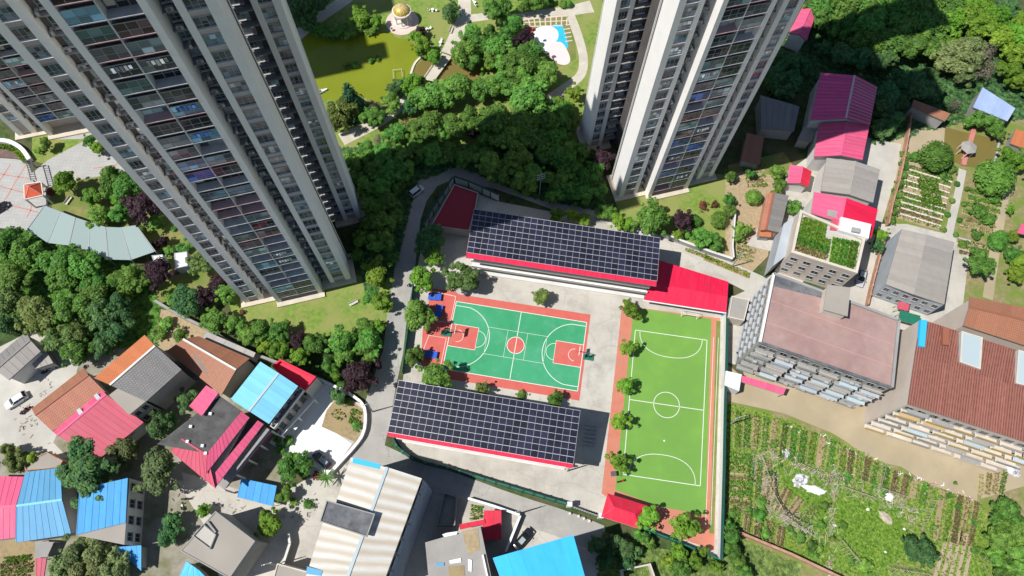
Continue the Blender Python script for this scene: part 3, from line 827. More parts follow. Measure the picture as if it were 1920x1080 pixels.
PY = -0.1004; PC = (31.05, -11.12)
pk = dict(yaw=PY, c=PC)
track = sheet('running_track', [(22.29,9.95),(43.13,8.08),(39.06,-38.55),(25.16,-34.36),(17.85,-29.07)], 'track_red', .052)
pitch = sheet('football_pitch', [(24.79,9.59),(41.30,7.87),(37.80,-32.24),(28.83,-31.06),(20.43,-28.25)], 'turf', .060)
W2, H2 = 7.55, 15.01
for P in ([(-W2, -H2), (W2, -H2)], [(W2, -H2), (W2, H2)], [(W2, H2), (-W2, H2)], [(-W2, H2), (-W2, -H2)], [(-W2, 0), (W2, 0)]): line(pitch, P, .13, z=.068, **pk)
line(pitch, arc(0, 0, 2.62, 0, 360, 48), .12, z=.068, **pk)
for s in (-1, 1):
    def se(t):
        c, q = math.cos(t), math.sin(t)
        return (6.55 * math.copysign(abs(c) ** .85, c), s * (H2 - 4.9 * abs(q) ** .85))
    line(pitch, [se(math.pi * i / 40) for i in range(41)], .11, z=.068, **pk)
b = MB(); b.prism([crt(.18 * math.cos(t), -7.3 + .18 * math.sin(t), **pk) for t in [i * math.pi / 5 for i in range(10)]], .05, .068); b.build('penalty_spot', 'line_white', pitch)
band('verge', [(42.75,7.46),(41.70,-4.01),(40.69,-15.09),(39.74,-25.56),(38.73,-35.50)], .9, 'lawn_dry', .057, sm=0)
line(track, [(8.9, 15.9), (8.9, -22)], .07, z=.058, **pk)
line(track, [(9.9, 15.9), (9.9, -22)], .07, z=.058, **pk)
# stencilled rows on the yard between the courts and beside the lower school block
yard_marks = tag(thing('hopscotch', 'faded grey painted game grid on the concrete between the two courts', 'game grid', (*(19.83,1.84), 0)))
for i in range(6):
    q = MB(); p_ = (20.31,5.17)
    for dx, dy, w_, h_ in ((0, 0, .9, .05), (0, 0, .05, .9), (.9, 0, .05, .9)):
        x, y = p_[0] - i * .12 + dx + (i % 2) * -.9, p_[1] - i * 1.1 + dy
        q.box(x, x + w_, y, y + h_, .03, .0455)
    q.build('square', 'wall_grey', yard_marks)

# park in the north: pond, paths, playground
sheet('pond', [(-59.59,76.91),(-52.31,81.50),(-38.77,79.78),(-34.14,80.05),(-33.01,78.12),(-29.02,78.02),(-26.79,73.88),(-25.43,73.31),(-27.31,70.94),(-28.40,68.63),(-27.93,66.44),(-29.19,63.39),(-32.49,64.30),(-33.62,59.28),(-35.74,58.86),(-37.75,59.66),(-40.17,60.76),(-44.00,58.70),(-49.15,59.18),(-55.07,60.39)], 'pond_water', .030, sm=1)
sheet('pond', [(-25.24,72.67),(-21.06,74.53),(-16.15,75.80),(-11.67,71.51),(-10.75,66.78),(-15.18,65.28),(-18.48,66.35),(-21.47,66.49),(-24.27,66.02),(-26.92,66.66),(-28.02,67.39),(-27.02,70.63)], 'muddy_water', .028, sm=1)
sheet('pond', [(100.16,59.39),(103.54,58.38),(112.30,56.47),(110.68,52.25),(108.84,48.10),(103.22,48.66),(98.06,50.41)], 'muddy_water', .030)
band('path', [(-58.73,75.64),(-56.57,78.74),(-52.62,83.69),(-47.90,88.60),(-43.14,94.14)], 3.2, 'path', .050, sm=1)
band('path', [(-17.45,94.80),(-16.53,89.25),(-16.50,84.79),(-17.84,81.00),(-19.22,76.28),(-19.99,74.27)], [3.4, 3.2, 3.4, 3.4, 3.2, 3.0], 'path', .050, sm=1)
band('path', [(-17.07,85.27),(-13.86,85.63),(-10.54,86.51)], 2.4, 'path', .046, sm=1)
band('path', [(-25.06,64.72),(-27.94,61.14),(-29.92,57.96),(-33.10,54.46),(-36.25,52.20),(-42.60,48.02)], [1.8, 2.2, 2.6, 2.8, 3.2, 3.6], 'path', .050, sm=2)
band('path', [(-35.56,51.64),(-30.13,53.73),(-23.42,56.20),(-13.50,59.33),(-3.44,62.51),(2.92,64.11),(8.06,64.71),(10.88,66.43)], [2.0, 2.2, 2.2, 2.2, 2.0, 2.0, 2.2, 2.2], 'lawn_dry', .044, sm=2)
band('path', [(-4.45,86.01),(0.88,87.52),(8.97,89.03),(15.74,91.16)], [2.4, 2.6, 3.2, 4], 'path', .046, sm=1)
band('path', [(10.06,88.58),(11.46,84.39),(12.84,79.45),(13.80,74.58),(13.44,69.74),(10.61,66.73),(6.17,62.74),(2.41,59.76)], [2.2, 2.2, 2.2, 2.2, 2.2, 2.4, 2.4, 2.0], 'path', .050, sm=2)
band('path', [(-5.17,45.27),(-0.83,44.79),(2.80,47.14),(4.58,50.15),(3.25,53.03)], 1.5, 'path', .046, sm=2)
plg = sheet('playground', [(-2.05,86.49),(3.59,87.34),(9.80,87.70),(11.50,80.20),(11.83,74.47),(7.93,71.82),(3.98,72.73),(-0.22,80.36)], 'lawn_dry', .036)
for i in range(9):
    q = MB(); a_ = lerp((-1.77,86.17), (9.53,87.69), i / 8); b_ = lerp((-1.14,83.66), (9.31,84.61), i / 8)
    q.bar((*a_, .04), (*b_, .04), .3, .02); q.build('grid_stripe', 'pink_paving', plg)
for i in range(3):
    q = MB(); a_ = lerp((-1.77,86.17), (-1.14,83.66), i / 2); b_ = lerp((9.53,87.69), (9.31,84.61), i / 2)
    q.bar((*a_, .045), (*b_, .045), .3, .02); q.build('grid_stripe', 'pink_paving', plg)
for i in range(5):
    q = MB(); a_ = lerp((8.50,84.56), (9.12,79.57), i / 4); b_ = lerp((10.11,84.99), (10.84,80.00), i / 4)
    q.bar((*a_, .045), (*b_, .045), .3, .02); q.build('grid_stripe', 'pink_paving', plg)
for nm, P, m_, z_ in (('red_patch', [(-1.84,83.62),(1.33,84.01),(1.41,81.70),(-1.08,81.35)], 'play_red', .050),
                      ('blue_patch', [(4.84,84.51),(8.19,85.05),(9.08,82.15),(10.14,77.44),(8.49,77.14),(6.47,79.08)], 'play_cyan', .052),
                      ('white_patch', [(1.03,83.15),(4.84,84.51),(7.22,83.09),(7.44,80.59),(6.47,79.08),(5.86,76.57),(4.90,75.29),(2.73,76.39),(1.29,80.03)], 'play_white', .056),
                      ('pink_patch', [(4.82,78.57),(6.79,79.43),(8.62,79.21),(10.51,74.80),(10.27,72.76),(8.42,72.17),(6.26,73.34),(4.83,75.49)], 'play_pink', .060)):
    q = MB(); q.prism(smooth_poly(P, 2) if nm != 'red_patch' else P, .03, z_); q.build(nm, m_, plg)

# plaza of the neighbouring estate, left edge
plaza = sheet('plaza', [(-126.77,39.14),(-113.24,38.73),(-111.04,35.35),(-108.44,38.99),(-99.87,45.92),(-93.41,39.80),(-89.73,37.19),(-95.37,35.49),(-105.52,32.88),(-105.23,25.46),(-106.65,20.14),(-111.63,21.18),(-121.24,21.99)], 'plaza', .030)
for P in ([(-120.68,35.25),(-115.36,34.42),(-111.24,33.95)], [(-119.71,32.12),(-115.88,31.37),(-111.01,30.26)], [(-118.46,28.11),(-113.38,27.03),(-106.82,25.64)], [(-115.06,27.88),(-114.00,33.11),(-112.92,37.62)], [(-118.67,28.77),(-117.48,33.48),(-116.50,37.43)], [(-97.65,37.32),(-93.07,38.41),(-92.15,39.16)], [(-109.00,24.20),(-108.60,26.08),(-108.90,27.94)]):
    line(plaza, P, .22, z=.038, m='plaza_red', fn=lambda x, y: (x, y), name='red_stripe')
sheet('plaza', [(-110.63,48.99),(-102.84,50.16),(-95.16,46.90),(-89.73,37.19),(-93.85,36.69),(-100.29,45.17),(-109.34,44.38)], 'plaza', .024)


# ------------------------------------------------------------------ apartment towers
FH, FZ = 2.98, 2.4
def tower(label, loc, yaw, sx, floors, seen, setback=13.8, fg=(23.2, 24.1, 25.9, 27.0), entrance=False, seed=1, wing=None):
    """loc: the outer front corner of the end pier; local x runs along the front (sx=-1 mirrors), y runs to the back"""
    rr = random.Random(seed)
    t = thing('apartment_tower', label, 'tower', loc, yaw)
    H = FZ + floors * FH
    def B(mb, x0, x1, y0, y1, z0, z1): mb.box(x0 * sx, x1 * sx, y0, y1, z0, z1)
    def part(name, mname, boxes, parent=None):
        mb = MB()
        for q in boxes: B(mb, *q)
        return mb.build(name, mname, parent or t, world=False)
    F0, F1, G0, G1 = fg
    sb = setback
    # body behind the bays
    part('wall', 'tower_spandrel', [(0.05, 3.9, .30, sb, -.1, H - .02), (18.2, 22.55, .30, 5.0, -.1, H - .02), (7.0, 15.8, .35, sb, -.1, H - .02)])
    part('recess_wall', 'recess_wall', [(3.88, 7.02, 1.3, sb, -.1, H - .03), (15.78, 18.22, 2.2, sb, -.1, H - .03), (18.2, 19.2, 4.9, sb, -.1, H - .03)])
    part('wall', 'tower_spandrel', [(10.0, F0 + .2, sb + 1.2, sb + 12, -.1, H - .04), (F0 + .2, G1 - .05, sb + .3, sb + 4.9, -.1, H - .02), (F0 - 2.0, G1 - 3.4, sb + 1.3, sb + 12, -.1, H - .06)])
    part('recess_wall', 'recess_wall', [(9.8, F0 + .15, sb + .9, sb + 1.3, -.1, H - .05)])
    # piers
    for x0, x1, y0, y1 in ((-.02, 1.0, 0, 1.2), (2.9, 3.92, 0, 4.0), (6.6, 7.5, -1.6, 3.2), (15.3, 16.2, -1.6, 3.2), (18.2, 19.1, 0, 3.2),
                           (21.4, 22.6, 0, 5.02), (F0, F1, sb, sb + 1.6), (G0, G1, sb, sb + 5.0)):
        part('pier', 'pier', [(x0, x1, y0, y1, -.1, H + 1.0)])
    part('pipe', 'white_paint', [(22.62, 22.78, 5.05, 5.20, 0, H)])
    part('pipe', 'frame_dark', [(22.62, 22.74, 4.55, 4.70, 0, H)])
    part('pipe', 'white_paint', [(G1 + .02, G1 + .16, sb + 4.9, sb + 5.05, 0, H)])
    # roof deck with parapet and machine rooms
    part('roof', 'roof_grey', [(0, 22.6, 0, 5, H, H + .2), (0, 19, 5, sb, H, H + .21), (10, G1, sb, sb + 5, H, H + .22), (10, G1 - 3.4, sb + 5, sb + 12, H, H + .22), (6.6, 16.2, -1.6, 0.02, H, H + .19)])
    rf = part('machine_room', 'tower_wall', [(8, 14, 3, 9, H + .2, H + 4.2), (14, 20, sb + 3, sb + 9, H + .2, H + 4.2)])
    part('parapet', 'pier', [(0, 22.6, .0, .2, H + .2, H + 1.3), (0, .2, .2, sb, H + .2, H + 1.3), (22.4, 22.6, .2, 5, H + .2, H + 1.3), (G1 - .2, G1, sb + .2, sb + 5, H + .2, H + 1.3), (F0, G1, sb, sb + .2, H + .2, H + 1.3)])
    # base apron
    part('plinth', 'plinth', [(-.9, 6.4, -.9, 4, -.1, .45), (6.4, 16.5, -2.6, 1, -.1, .42), (16.5, 23.6, -.9, 6, -.1, .45)])
    part('plinth', 'plinth', [(F0 - 2.0, G1 + 1.2, sb - 1.2, sb + 6, -.1, .45)])
    if wing:                                     # rear wing, reaching past the end pier
        part('rear_wing', 'pier', [(wing[0], wing[1], wing[2], wing[3], -.1, H + 1.0)])
    # ---- shared meshes
    def win_mesh(w, h=1.75, deep=.1):
        g = MB(); g.box(-w / 2, w / 2, 0, .05, 0, h)
        f = MB()
        f.box(-w / 2, w / 2, -.06, .06, -.04, .05); f.box(-w / 2, w / 2, -.06, .06, h - .05, h + .04); f.box(-w / 2, w / 2, -.045, .05, h * .30, h * .30 + .05)
        for i in range(4):
            x = -w / 2 + w * i / 3; f.box(x - .03, x + .03, -.05, .05, 0, h)
        f2 = MB(); f2.box(-w / 2 - .03, w / 2 + .03, -.26, .02, -.13, -.05)
        return g.mesh('pane', 'tower_glass'), f.mesh('frame', 'frame_grey'), f2.mesh('sill', 'ledge')
    WM = {w: win_mesh(w) for w in (1.88, 2.26, G0 - F1 - .04, 1.5, 1.7)}
    def bal_mesh(w, h=2.05):
        g = MB(); g.box(-w / 2, w / 2, 0, .05, 0, h)
        f = MB(); f.box(-w / 2, w / 2, -.05, .05, h * .42, h * .42 + .06); f.box(-w / 2, w / 2, -.05, .05, h - .04, h + .04)
        for i in range(4):
            x = -w / 2 + w * i / 3; f.box(x - .03, x + .03, -.045, .05, 0, h)
        return g.mesh('pane', 'balcony_glass'), f.mesh('frame', 'frame_grey')
    q = MB()
    for k in range(5): q.box(-1.2 + k * .5, -.85 + k * .5, -.03, .03, (.1, .3, .0, .2, .35)[k], 1.0)
    LAU = q.mesh('laundry', 'laundry')
    BM = bal_mesh(3.78)
    q = MB(); q.box(-.5, .5, -.03, .02, 0, 1.3); CUR = q.mesh('curtain', 'wall_cream')
    ac = MB(); ac.box(-.42, .42, -.17, .17, 0, .58); ac.cur = 1
    ac.lathe([(.22, 0), (.22, .02)], 10)
    v0 = len(ac.v) - 20
    for k in range(v0, len(ac.v)):
        x, y, z = ac.v[k]; ac.v[k] = (x - .1, -.172 - z, .3 + y)
    ACM = ac.mesh('air_conditioner', ['ac_white', 'ac_grille'])
    def win(w, x, y, z, dark=False):
        g, f, s = WM[w]
        o = link('window', g, t, (x * sx, y, z)); link('frame', f, o); link('sill', s, o)
        return o
    def acu(x, y, z): link('air_conditioner', ACM, t, (x * sx, y, z), (0, 0, rr.choice((0, 0, math.pi / 2 * sx)) + rr.uniform(-.1, .1)))
    slab_m = {}
    for nm, mm in (('a', 'slab_edge'), ('b', 'ledge_pink')):
        q = MB(); q.box(-3.9, 3.9, -.95, .95, -.14, 0); slab_m[nm] = q.mesh('balcony_slab', mm)
    q = MB(); q.box(-1.4, 1.4, -.45, .4, -.10, 0); led1 = q.mesh('ledge', 'ledge_shaded')
    q = MB(); q.box(-1.0, 1.0, -.6, .8, -.10, 0); led2 = q.mesh('ledge', 'ledge_shaded')
    q = MB(); q.box(-1.2, 1.9, -.35, .8, -.10, 0) if sx > 0 else q.box(-1.9, 1.2, -.35, .8, -.10, 0); led3 = q.mesh('ledge', 'ledge_shaded')
    q = MB(); q.box(-1.25, 1.25, -.03, .03, 0, .5); 
    for floor in range(0, seen):
        z = FZ + floor * FH
        if not (entrance and floor < 1):
            win(1.88, 1.95, .24, z + .55); win(2.26, 20.25, .24, z + .55); win(G0 - F1 - .04, (F1 + G0) / 2, sb + .24, z + .55)
        # recess bays
        win(1.5, 5.5, 1.25, z + .5); win(1.7, 17.2, 2.15, z + .5)
        link('ledge', led1, t, (5.25 * sx, .95, z)); link('ledge', led2, t, (17.2 * sx, 1.5, z))
        acu(4.45 + rr.uniform(-.1, .2), .95, z); acu(16.9 + rr.uniform(-.2, .4), 1.2, z)
        if rr.random() < .4: acu(6.1, .85, z)
        # wall in the notch
        win(1.7, F0 - 1.9, sb + .85, z + .5); link('ledge', led3, t, ((F0 - 2.0) * sx, sb + .1, z))
        # balconies
        if not (entrance and floor < 1):
            link('balcony_slab', slab_m['b' if rr.random() < .35 else 'a'], t, (11.4 * sx, -.67, z))
            for x in (9.42, 13.38):
                k = rr.random()
                y = -1.45 if k < .72 else -.15
                if k > .86: link('curtain', CUR, t, ((x - 1.2) * sx, y - .06, z + .5))
                if rr.random() < .16: link('laundry', LAU, t, ((x + rr.uniform(-.4, .4)) * sx, y - .12, z + .85))
                o = link('balcony_window', BM[0], t, (x * sx, y, z + .01)); link('frame', BM[1], o)
    # balcony partition, one upright through all storeys
    part('partition', 'ledge', [(11.33, 11.48, -1.6, .34, 2.2 if not entrance else 5.2, H)])
    # storeys above the picture: joined
    up = MB(); us = MB()
    for floor in range(seen, floors):
        z = FZ + floor * FH
        for x, y, w in ((1.95, .24, 1.88), (20.25, .24, 2.26), ((F1 + G0) / 2, sb + .24, G0 - F1 - .04), (5.5, 1.25, 1.5), (17.2, 2.15, 1.7)):
            B(up, x - w / 2, x + w / 2, y, y + .05, z + .55, z + 2.3); B(us, x - w / 2, x + w / 2, y - .4, y, z + .4, z + .5)
        B(us, 7.5, 15.3, -1.6, .3, z - .16, z)
        for x in (9.42, 13.38): B(up, x - 1.89, x + 1.89, -1.45, -1.4, z, z + 2.05)
    tag(up.build('upper_glazing', 'tower_glass', t, world=False), kind='stuff')
    tag(us.build('upper_ledges', 'ledge', t, world=False), kind='stuff')
    return t
TY = math.radians(17.0)
def fr(u, v):      # frame along the tower fronts (yaw 16.5 deg) -> world
    c, s = math.cos(math.radians(16.5)), math.sin(math.radians(16.5)); return (u * c - v * s, u * s + v * c, 0)
tower('grey high-rise apartment tower filling the upper left, its lawn at the foot', fr(-53.2, 22.45), TY, 1, 33, 30, 14.2, (23.4, 24.3, 26.2, 27.3), seed=3)
tower('pale high-rise apartment tower right of the pond with sunlit white side walls', fr(53.7, 28.5), TY, -1, 31, 22, 14.2, (22.2, 23.1, 24.9, 25.8), seed=11, wing=(-10.3, 9.8, 20.2, 30.0))
tower('grey high-rise tower cut off at the left edge behind the larger tower', (*(-116.47,44.72), 0), TY, 1, 32, 16, 14.2, entrance=True, seed=23)


# ------------------------------------------------------------------ school blocks with solar roofs
def school(label, roof, zf, zb, rows, cols, red_front, floors, wall_in=1.6):
    """roof: front-left, front-right, back-right, back-left corners of the panel field (world xy)"""
    fl, fr_, br, bl = roof
    c = centre(roof)
    t = thing('school_building', label, 'school', (c[0], c[1], 0))
    d = (Vector(fr_) - Vector(fl)).normalized(); n = Vector((-d.y, d.x))     # n points to the back
    A = Vector(fl) - n * red_front; Bv = Vector(fr_) - n * red_front
    body = [tuple(A + n * (wall_in + 1.4) + d * .6), tuple(Bv + n * (wall_in + 1.4) - d * .6), tuple(Vector(br) - n * .8 - d * .6), tuple(Vector(bl) - n * .8 + d * .6)]
    walls(t, body, zf - .5, 'wall_white')
    slope = (zb - zf) / ((Vector(bl) - Vector(fl)).length)
    zr = zf - red_front * slope
    # red metal roof under the panels, showing as a strip in front
    rp = [tuple(A), tuple(Bv), br, bl]
    rf = shed_roof(t, rp[0], rp[1], rp[2], rp[3], zr - .25, zb - .25, 'roof_crimson', width=1.2, rib=.06)
    # panels
    P = [Vector((*fl, zf)), Vector((*fr_, zf)), Vector((*br, zb)), Vector((*bl, zb))]
    def pt(u, v): return (P[0].lerp(P[1], u)).lerp(P[3].lerp(P[2], u), v)
    off = origin_of(t)
    nn = (P[1] - P[0]).cross(P[3] - P[0]).normalized()
    for r in range(rows):
        for k in range(cols):
            gu, gv = .022 / 1, .012
            u0, u1 = (k + .03) / cols, (k + .97) / cols
            v0, v1 = (r + .015) / rows, (r + .985) / rows
            q = MB(); a, b_, c_, e = pt(u0, v0), pt(u1, v0), pt(u1, v1), pt(u0, v1)
            up = nn * .06
            q.face([a + up, b_ + up, c_ + up, e + up])
            for x, y in ((a, b_), (b_, c_), (c_, e), (e, a)): q.face([y + up, x + up, x - up, y - up])
            q.cur = 1
            h0, h1 = pt(u0, (v0 + v1) / 2 - .004), pt(u0, (v0 + v1) / 2 + .004)
            g0, g1 = pt(u1, (v0 + v1) / 2 - .004), pt(u1, (v0 + v1) / 2 + .004)
            u2 = nn * .066; q.face([h0 + u2, g0 + u2, g1 + u2, h1 + u2])
            q.cur = 0
            link('solar_panel', q.mesh('solar_panel', ['solar_cell', 'solar_frame'], off), rf)
    fm = MB()
    for k in range(cols + 1): fm.bar(pt(k / cols, 0) + nn * .02, pt(k / cols, 1) + nn * .02, .035, .06, up=nn)
    for r in range(rows + 1): fm.bar(pt(0, r / rows) + nn * .03, pt(1, r / rows) + nn * .03, .06, .07, up=nn)
    fm.build('panel_rail', 'solar_frame', rf)
    # galleries along the front
    fh = (zr - 1.2) / floors
    for k in range(floors + 1):
        z = .25 + fh * k
        a = A + n * (wall_in - .7) + d * .8; e = Bv + n * (wall_in - .7) - d * .8
        q = MB(); q.bar((*(a + n * 1.1), z), (*(e + n * 1.1), z), 2.3, .18); q.build('gallery_slab', 'wall_white', t)
        if 0 < k < floors or k == floors - 1:
            q = MB(); q.bar((*a, z + .55), (*e, z + .55), .16, .95); q.build('parapet', 'wall_beige', t)
            q = MB(); q.bar((*(a - n * .05), z + 1.12), (*(e - n * .05), z + 1.12), .3, .1); q.build('handrail', 'white_paint', t)
    nc = max(5, int((Bv - A).length / 3.6))
    for k in range(nc + 1):
        p = (A + d * .9).lerp(Bv - d * .9, k / nc) + n * (wall_in - .5)
        q = MB(); p = p + n * 1.2; q.bar((*p, -.05), (*p, zr - .3), .3, .3); q.build('column', 'wall_cream', t)
    a = Vector(body[0]); e = Vector(body[1])
    for k in range(floors):
        for j in range(nc):
            x0 = a.lerp(e, (j + .15) / nc); x1 = a.lerp(e, (j + .85) / nc); z = .25 + fh * k
            window(t, x0, x1, z + 1.0, z + 2.4, -n, 'frame_grey', 'window_dark', False)
    return t, A, Bv, d, n

s1, sA, sB, sd_, sn_ = school('upper school block under a tilted field of solar panels behind the court',
    [(-10.86,16.09), (27.80,11.68), (28.45,20.69), (-9.87,25.31)], 10.2, 11.6, 4, 29, 1.0, 3)
s2, tA, tB, td_, tn_ = school('lower school block under a tilted field of solar panels below the court',
    [(-22.98,-21.05), (11.36,-25.29), (12.40,-15.72), (-21.69,-11.55)], 10.2, 11.6, 4, 26, .7, 3)

# single-storey wing with crimson roof
t = thing('school_annex', 'crimson metal roofed wing at the right end of the upper school block', 'school', (*(35.30,12.04), 0))
an = [(26.35,10.23), (43.54,8.23), (44.40,15.16), (29.62,19.49)]
walls(t, inset(an, 1.2), 3.0, 'wall_white')
m0, m1 = (27.96,13.81), (43.72,11.46)
shed_roof(t, an[0], an[1], m1, m0, 3.2, 4.2, 'roof_crimson', 1.3, .06)
shed_roof(t, m0, m1, an[2], an[3], 4.2, 3.4, 'roof_crimson', 1.3, .06, name='rear_roof')
q = MB(); q.bar((*an[0], 3.1), (*an[1], 3.1), .4, .22); q.build('gutter', 'white_paint', t)
facade(t, inset(an, 1.2)[0], inset(an, 1.2)[1], .2, 2.9, 1, 9, .6, .45)
q = MB(); q.bar((*lerp(an[1], an[2], .05), 1.5), (*lerp(an[1], an[2], .95), 1.5), .3, 3.0); q.build('end_wall', 'roof_steelblue', t)

# red roofed block in the tower's shadow, shade also put into the roof colour
flat_house('pump_house', 'shaded red roofed square building in the corner where the road bends', [(-15.17,35.69),(-9.71,33.81),(-10.07,30.06),(-11.10,24.26),(-19.50,25.12)], 3.2, 'wall_grey', 'roof_red_shaded', par=.3)

# guard house with hipped red roof at the gate
t = thing('guard_house', 'small guard house with crimson hipped roof at the lower end of the pitch', 'guard house', (*(21.62,-32.57), 0))
gh = [(17.31,-33.70), (24.56,-35.56), (25.96,-31.29), (18.54,-29.39)]
walls(t, inset(gh, .6), 3.05, 'wall_white')
r0, r1 = (19.62,-31.99), (23.37,-33.06)
rf = MB(); rf.prism(gh, 3.05, 3.2); rf = rf.build('roof', 'white_paint', t)
def tri_sheet(parent, pts, m, name='roof_slope', lift=.02):
    q = MB(); q.face([(p[0], p[1], p[2] + lift) for p in pts], [(p[0], p[1]) for p in pts]); o = q.build(name, m, parent); return o
for P in ([(*gh[0], 3.25), (*gh[1], 3.25), (*r1, 4.6), (*r0, 4.6)], [(*gh[1], 3.25), (*gh[2], 3.25), (*r1, 4.6)], [(*gh[2], 3.25), (*gh[3], 3.25), (*r0, 4.6), (*r1, 4.6)], [(*gh[3], 3.25), (*gh[0], 3.25), (*r0, 4.6)]):
    tri_sheet(rf, P, 'roof_red')
for P in ((gh[0], r0), (gh[1], r1), (gh[2], r1), (gh[3], r0)):
    q = MB(); q.bar((*P[0], 3.3), (*P[1], 4.65), .22, .1); q.build('hip_cap', 'roof_crimson', rf)
q = MB(); q.bar((*r0, 4.66), (*r1, 4.66), .26, .1); q.build('ridge_cap', 'roof_crimson', rf)
window(t, lerp(inset(gh, .6)[0], inset(gh, .6)[1], .2), lerp(inset(gh, .6)[0], inset(gh, .6)[1], .6), 1, 2.2, (-.1, -1))

# fences round the school
fence('school_fence', 'dark green mesh fence between the road and the basketball court', [(-22.33,12.02),(-22.31,4.50),(-22.52,-1.38),(-22.71,-7.32)], 2.4, 'green_fence', step=2.6, th=.10, post='green_fence_dark')
fence('school_fence', 'dark green fence curving below the lower school block', [(-23.45,-20.18),(-22.42,-22.02),(-21.04,-23.20),(-19.04,-24.35),(-16.37,-25.05),(-12.13,-25.88),(-7.38,-26.99)], 2.2, 'green_fence_dark', step=2.4, th=.35, post='green_fence')
fence('school_fence', 'bright green topped fence running to the school gate', [(-7.06,-27.08),(-2.64,-28.19),(2.58,-29.46),(6.73,-30.47),(10.86,-31.47)], 2.2, 'green_fence', step=2.6, th=.30, post='green_fence_dark')
fence('school_fence', 'green fence below the two yellow trees at the lower corner of the pitch', [(25.44,-35.32),(30.16,-36.84),(35.13,-38.62),(39.66,-40.22)], 2.0, 'green_fence', step=2.6, th=.22, post='green_fence_dark')
fence('boundary_wall', 'tall white wall with green coping along the right side of the pitch', [(43.96,8.72),(43.06,-1.67),(42.01,-12.87),(41.12,-23.46),(40.18,-33.50),(39.57,-40.03)], 2.8, 'wall_tile_white', step=3.4, th=.42, post=None, cap='green_fence_dark')
fence('school_fence', 'white wall with dark green coping along the left of the shaded red building', [(-21.14,25.86),(-19.68,29.66),(-17.62,33.82),(-15.76,37.92)], 2.6, 'wall_white', step=2.6, th=.3, post='green_fence_dark', cap='green_fence_dark')
fence('school_fence', 'white wall with dark green coping along the upper side of the shaded red building', [(-15.40,38.08),(-12.05,37.01),(-8.94,35.65),(-5.22,33.93)], 2.6, 'wall_white', step=2.6, th=.3, post='green_fence_dark', cap='green_fence_dark')
# gate
t = thing('school_gate', 'grey sliding school gate with a white pillar beside the guard house', 'gate', (*(14.46,-32.20), 0))
for P in ((11.48,-31.64), (17.43,-33.44)):
    q = MB(); q.bar((*P, 0), (*P, 3.0), .9, .9); q.build('pillar', 'wall_tile_white', t)
ga, gb = Vector((12.10,-31.91)), Vector((17.02,-33.36))
for k in range(11):
    p_ = ga.lerp(gb, k / 10); q = MB(); q.bar((p_.x, p_.y, .05), (p_.x, p_.y, 1.5), .28, .08); q.build('bar', 'steel', t)
for z in (.3, 1.45):
    q = MB(); q.bar((ga.x, ga.y, z), (gb.x, gb.y, z), .1, .12); q.build('rail', 'steel', t)

# basketball hoops
def hoop(label, u, v, face):
    p = crt(u, v); t = thing('basketball_hoop', label, 'basketball hoop', (*p, .052), COURT_YAW + (0 if face > 0 else math.pi), group='basketball hoops')
    q = MB(); q.box(-1.2, .9, -.55, .55, 0, .28); q.build('base', 'green_fence', t, world=False)
    q = MB(); q.bar((-.3, 0, .25), (.2, 0, 2.9), .2, .2); q.build('post', 'green_fence', t, world=False)
    q = MB(); q.bar((.15, 0, 2.8), (2.0, 0, 3.3), .14, .16); q.bar((-.9, 0, .3), (.6, 0, 2.7), .08, .08); q.build('arm', 'green_fence', t, world=False)
    q = MB(); q.box(2.0, 2.05, -.9, .9, 2.9, 3.95); bb = q.build('backboard', 'board_glass', t, world=False)
    q = MB()
    for y0, y1, z0, z1 in ((-.92, .92, 2.87, 2.93), (-.92, .92, 3.92, 3.98), (-.93, -.87, 2.9, 3.95), (.87, .93, 2.9, 3.95)): q.box(1.98, 2.07, y0, y1, z0, z1)
    q.build('board_frame', 'white_paint', bb, world=False)
    q = MB(); rp = [(2.35 + .23 * math.cos(i * math.pi / 8), .23 * math.sin(i * math.pi / 8), 3.05) for i in range(16)]
    for i in range(16): q.bar(rp[i], rp[(i + 1) % 16], .025, .025)
    q.bar((2.05, 0, 3.05), (2.13, 0, 3.05), .1, .03); q.build('rim', 'lamp_red', t, world=False)
hoop('green basketball stand at the left baseline beside the red table area', -14.6, .05, 1)
hoop('green basketball stand at the right baseline facing left', 15.1, -.1, -1)

# football goal
def goal(label, P, Q):
    a, b_ = Vector(P), Vector(Q); d = (b_ - a).normalized(); n = Vector((-d.y, d.x)); c = (a + b_) / 2
    t = thing('football_goal', label, 'goal', (c.x, c.y, .06))
    for p in (a, b_):
        q = MB(); q.tube((*p, .05), (*p, 2.0), .06, n=8); q.build('post', 'white_paint', t)
        q = MB(); q.tube((*p, 2.0), (*(p + n * .8), 2.0), .04, n=6); q.tube((*(p + n * .8), 2.0), (*(p + n * 1.3), .06), .04, n=6); q.tube((*p, .08), (*(p + n * 1.3), .08), .04, n=6); q.build('side_frame', 'white_paint', t)
    q = MB(); q.tube((*a, 2.0), (*b_, 2.0), .06, n=8); q.build('crossbar', 'white_paint', t)
    q = MB(); q.tube((*(a + n * 1.3), .08), (*(b_ + n * 1.3), .08), .04, n=6); q.tube((*(a + n * .8), 2), (*(b_ + n * .8), 2), .04, n=6); q.build('back_bar', 'white_paint', t)
    q = MB()
    for i in range(1, 12):
        p = a.lerp(b_, i / 12); q.bar((*(p + n * .8), 2.0), (*(p + n * 1.3), .08), .012, .012)
    for i in range(1, 8):
        s = i / 8; q.bar((*(a + n * (.8 + .5 * s)), 2 - 1.92 * s), (*(b_ + n * (.8 + .5 * s)), 2 - 1.92 * s), .012, .012)
    q.build('net', 'white_paint', t)
goal('small white football goal at the upper end of the green pitch', (34.85,8.03), (38.11,7.59))

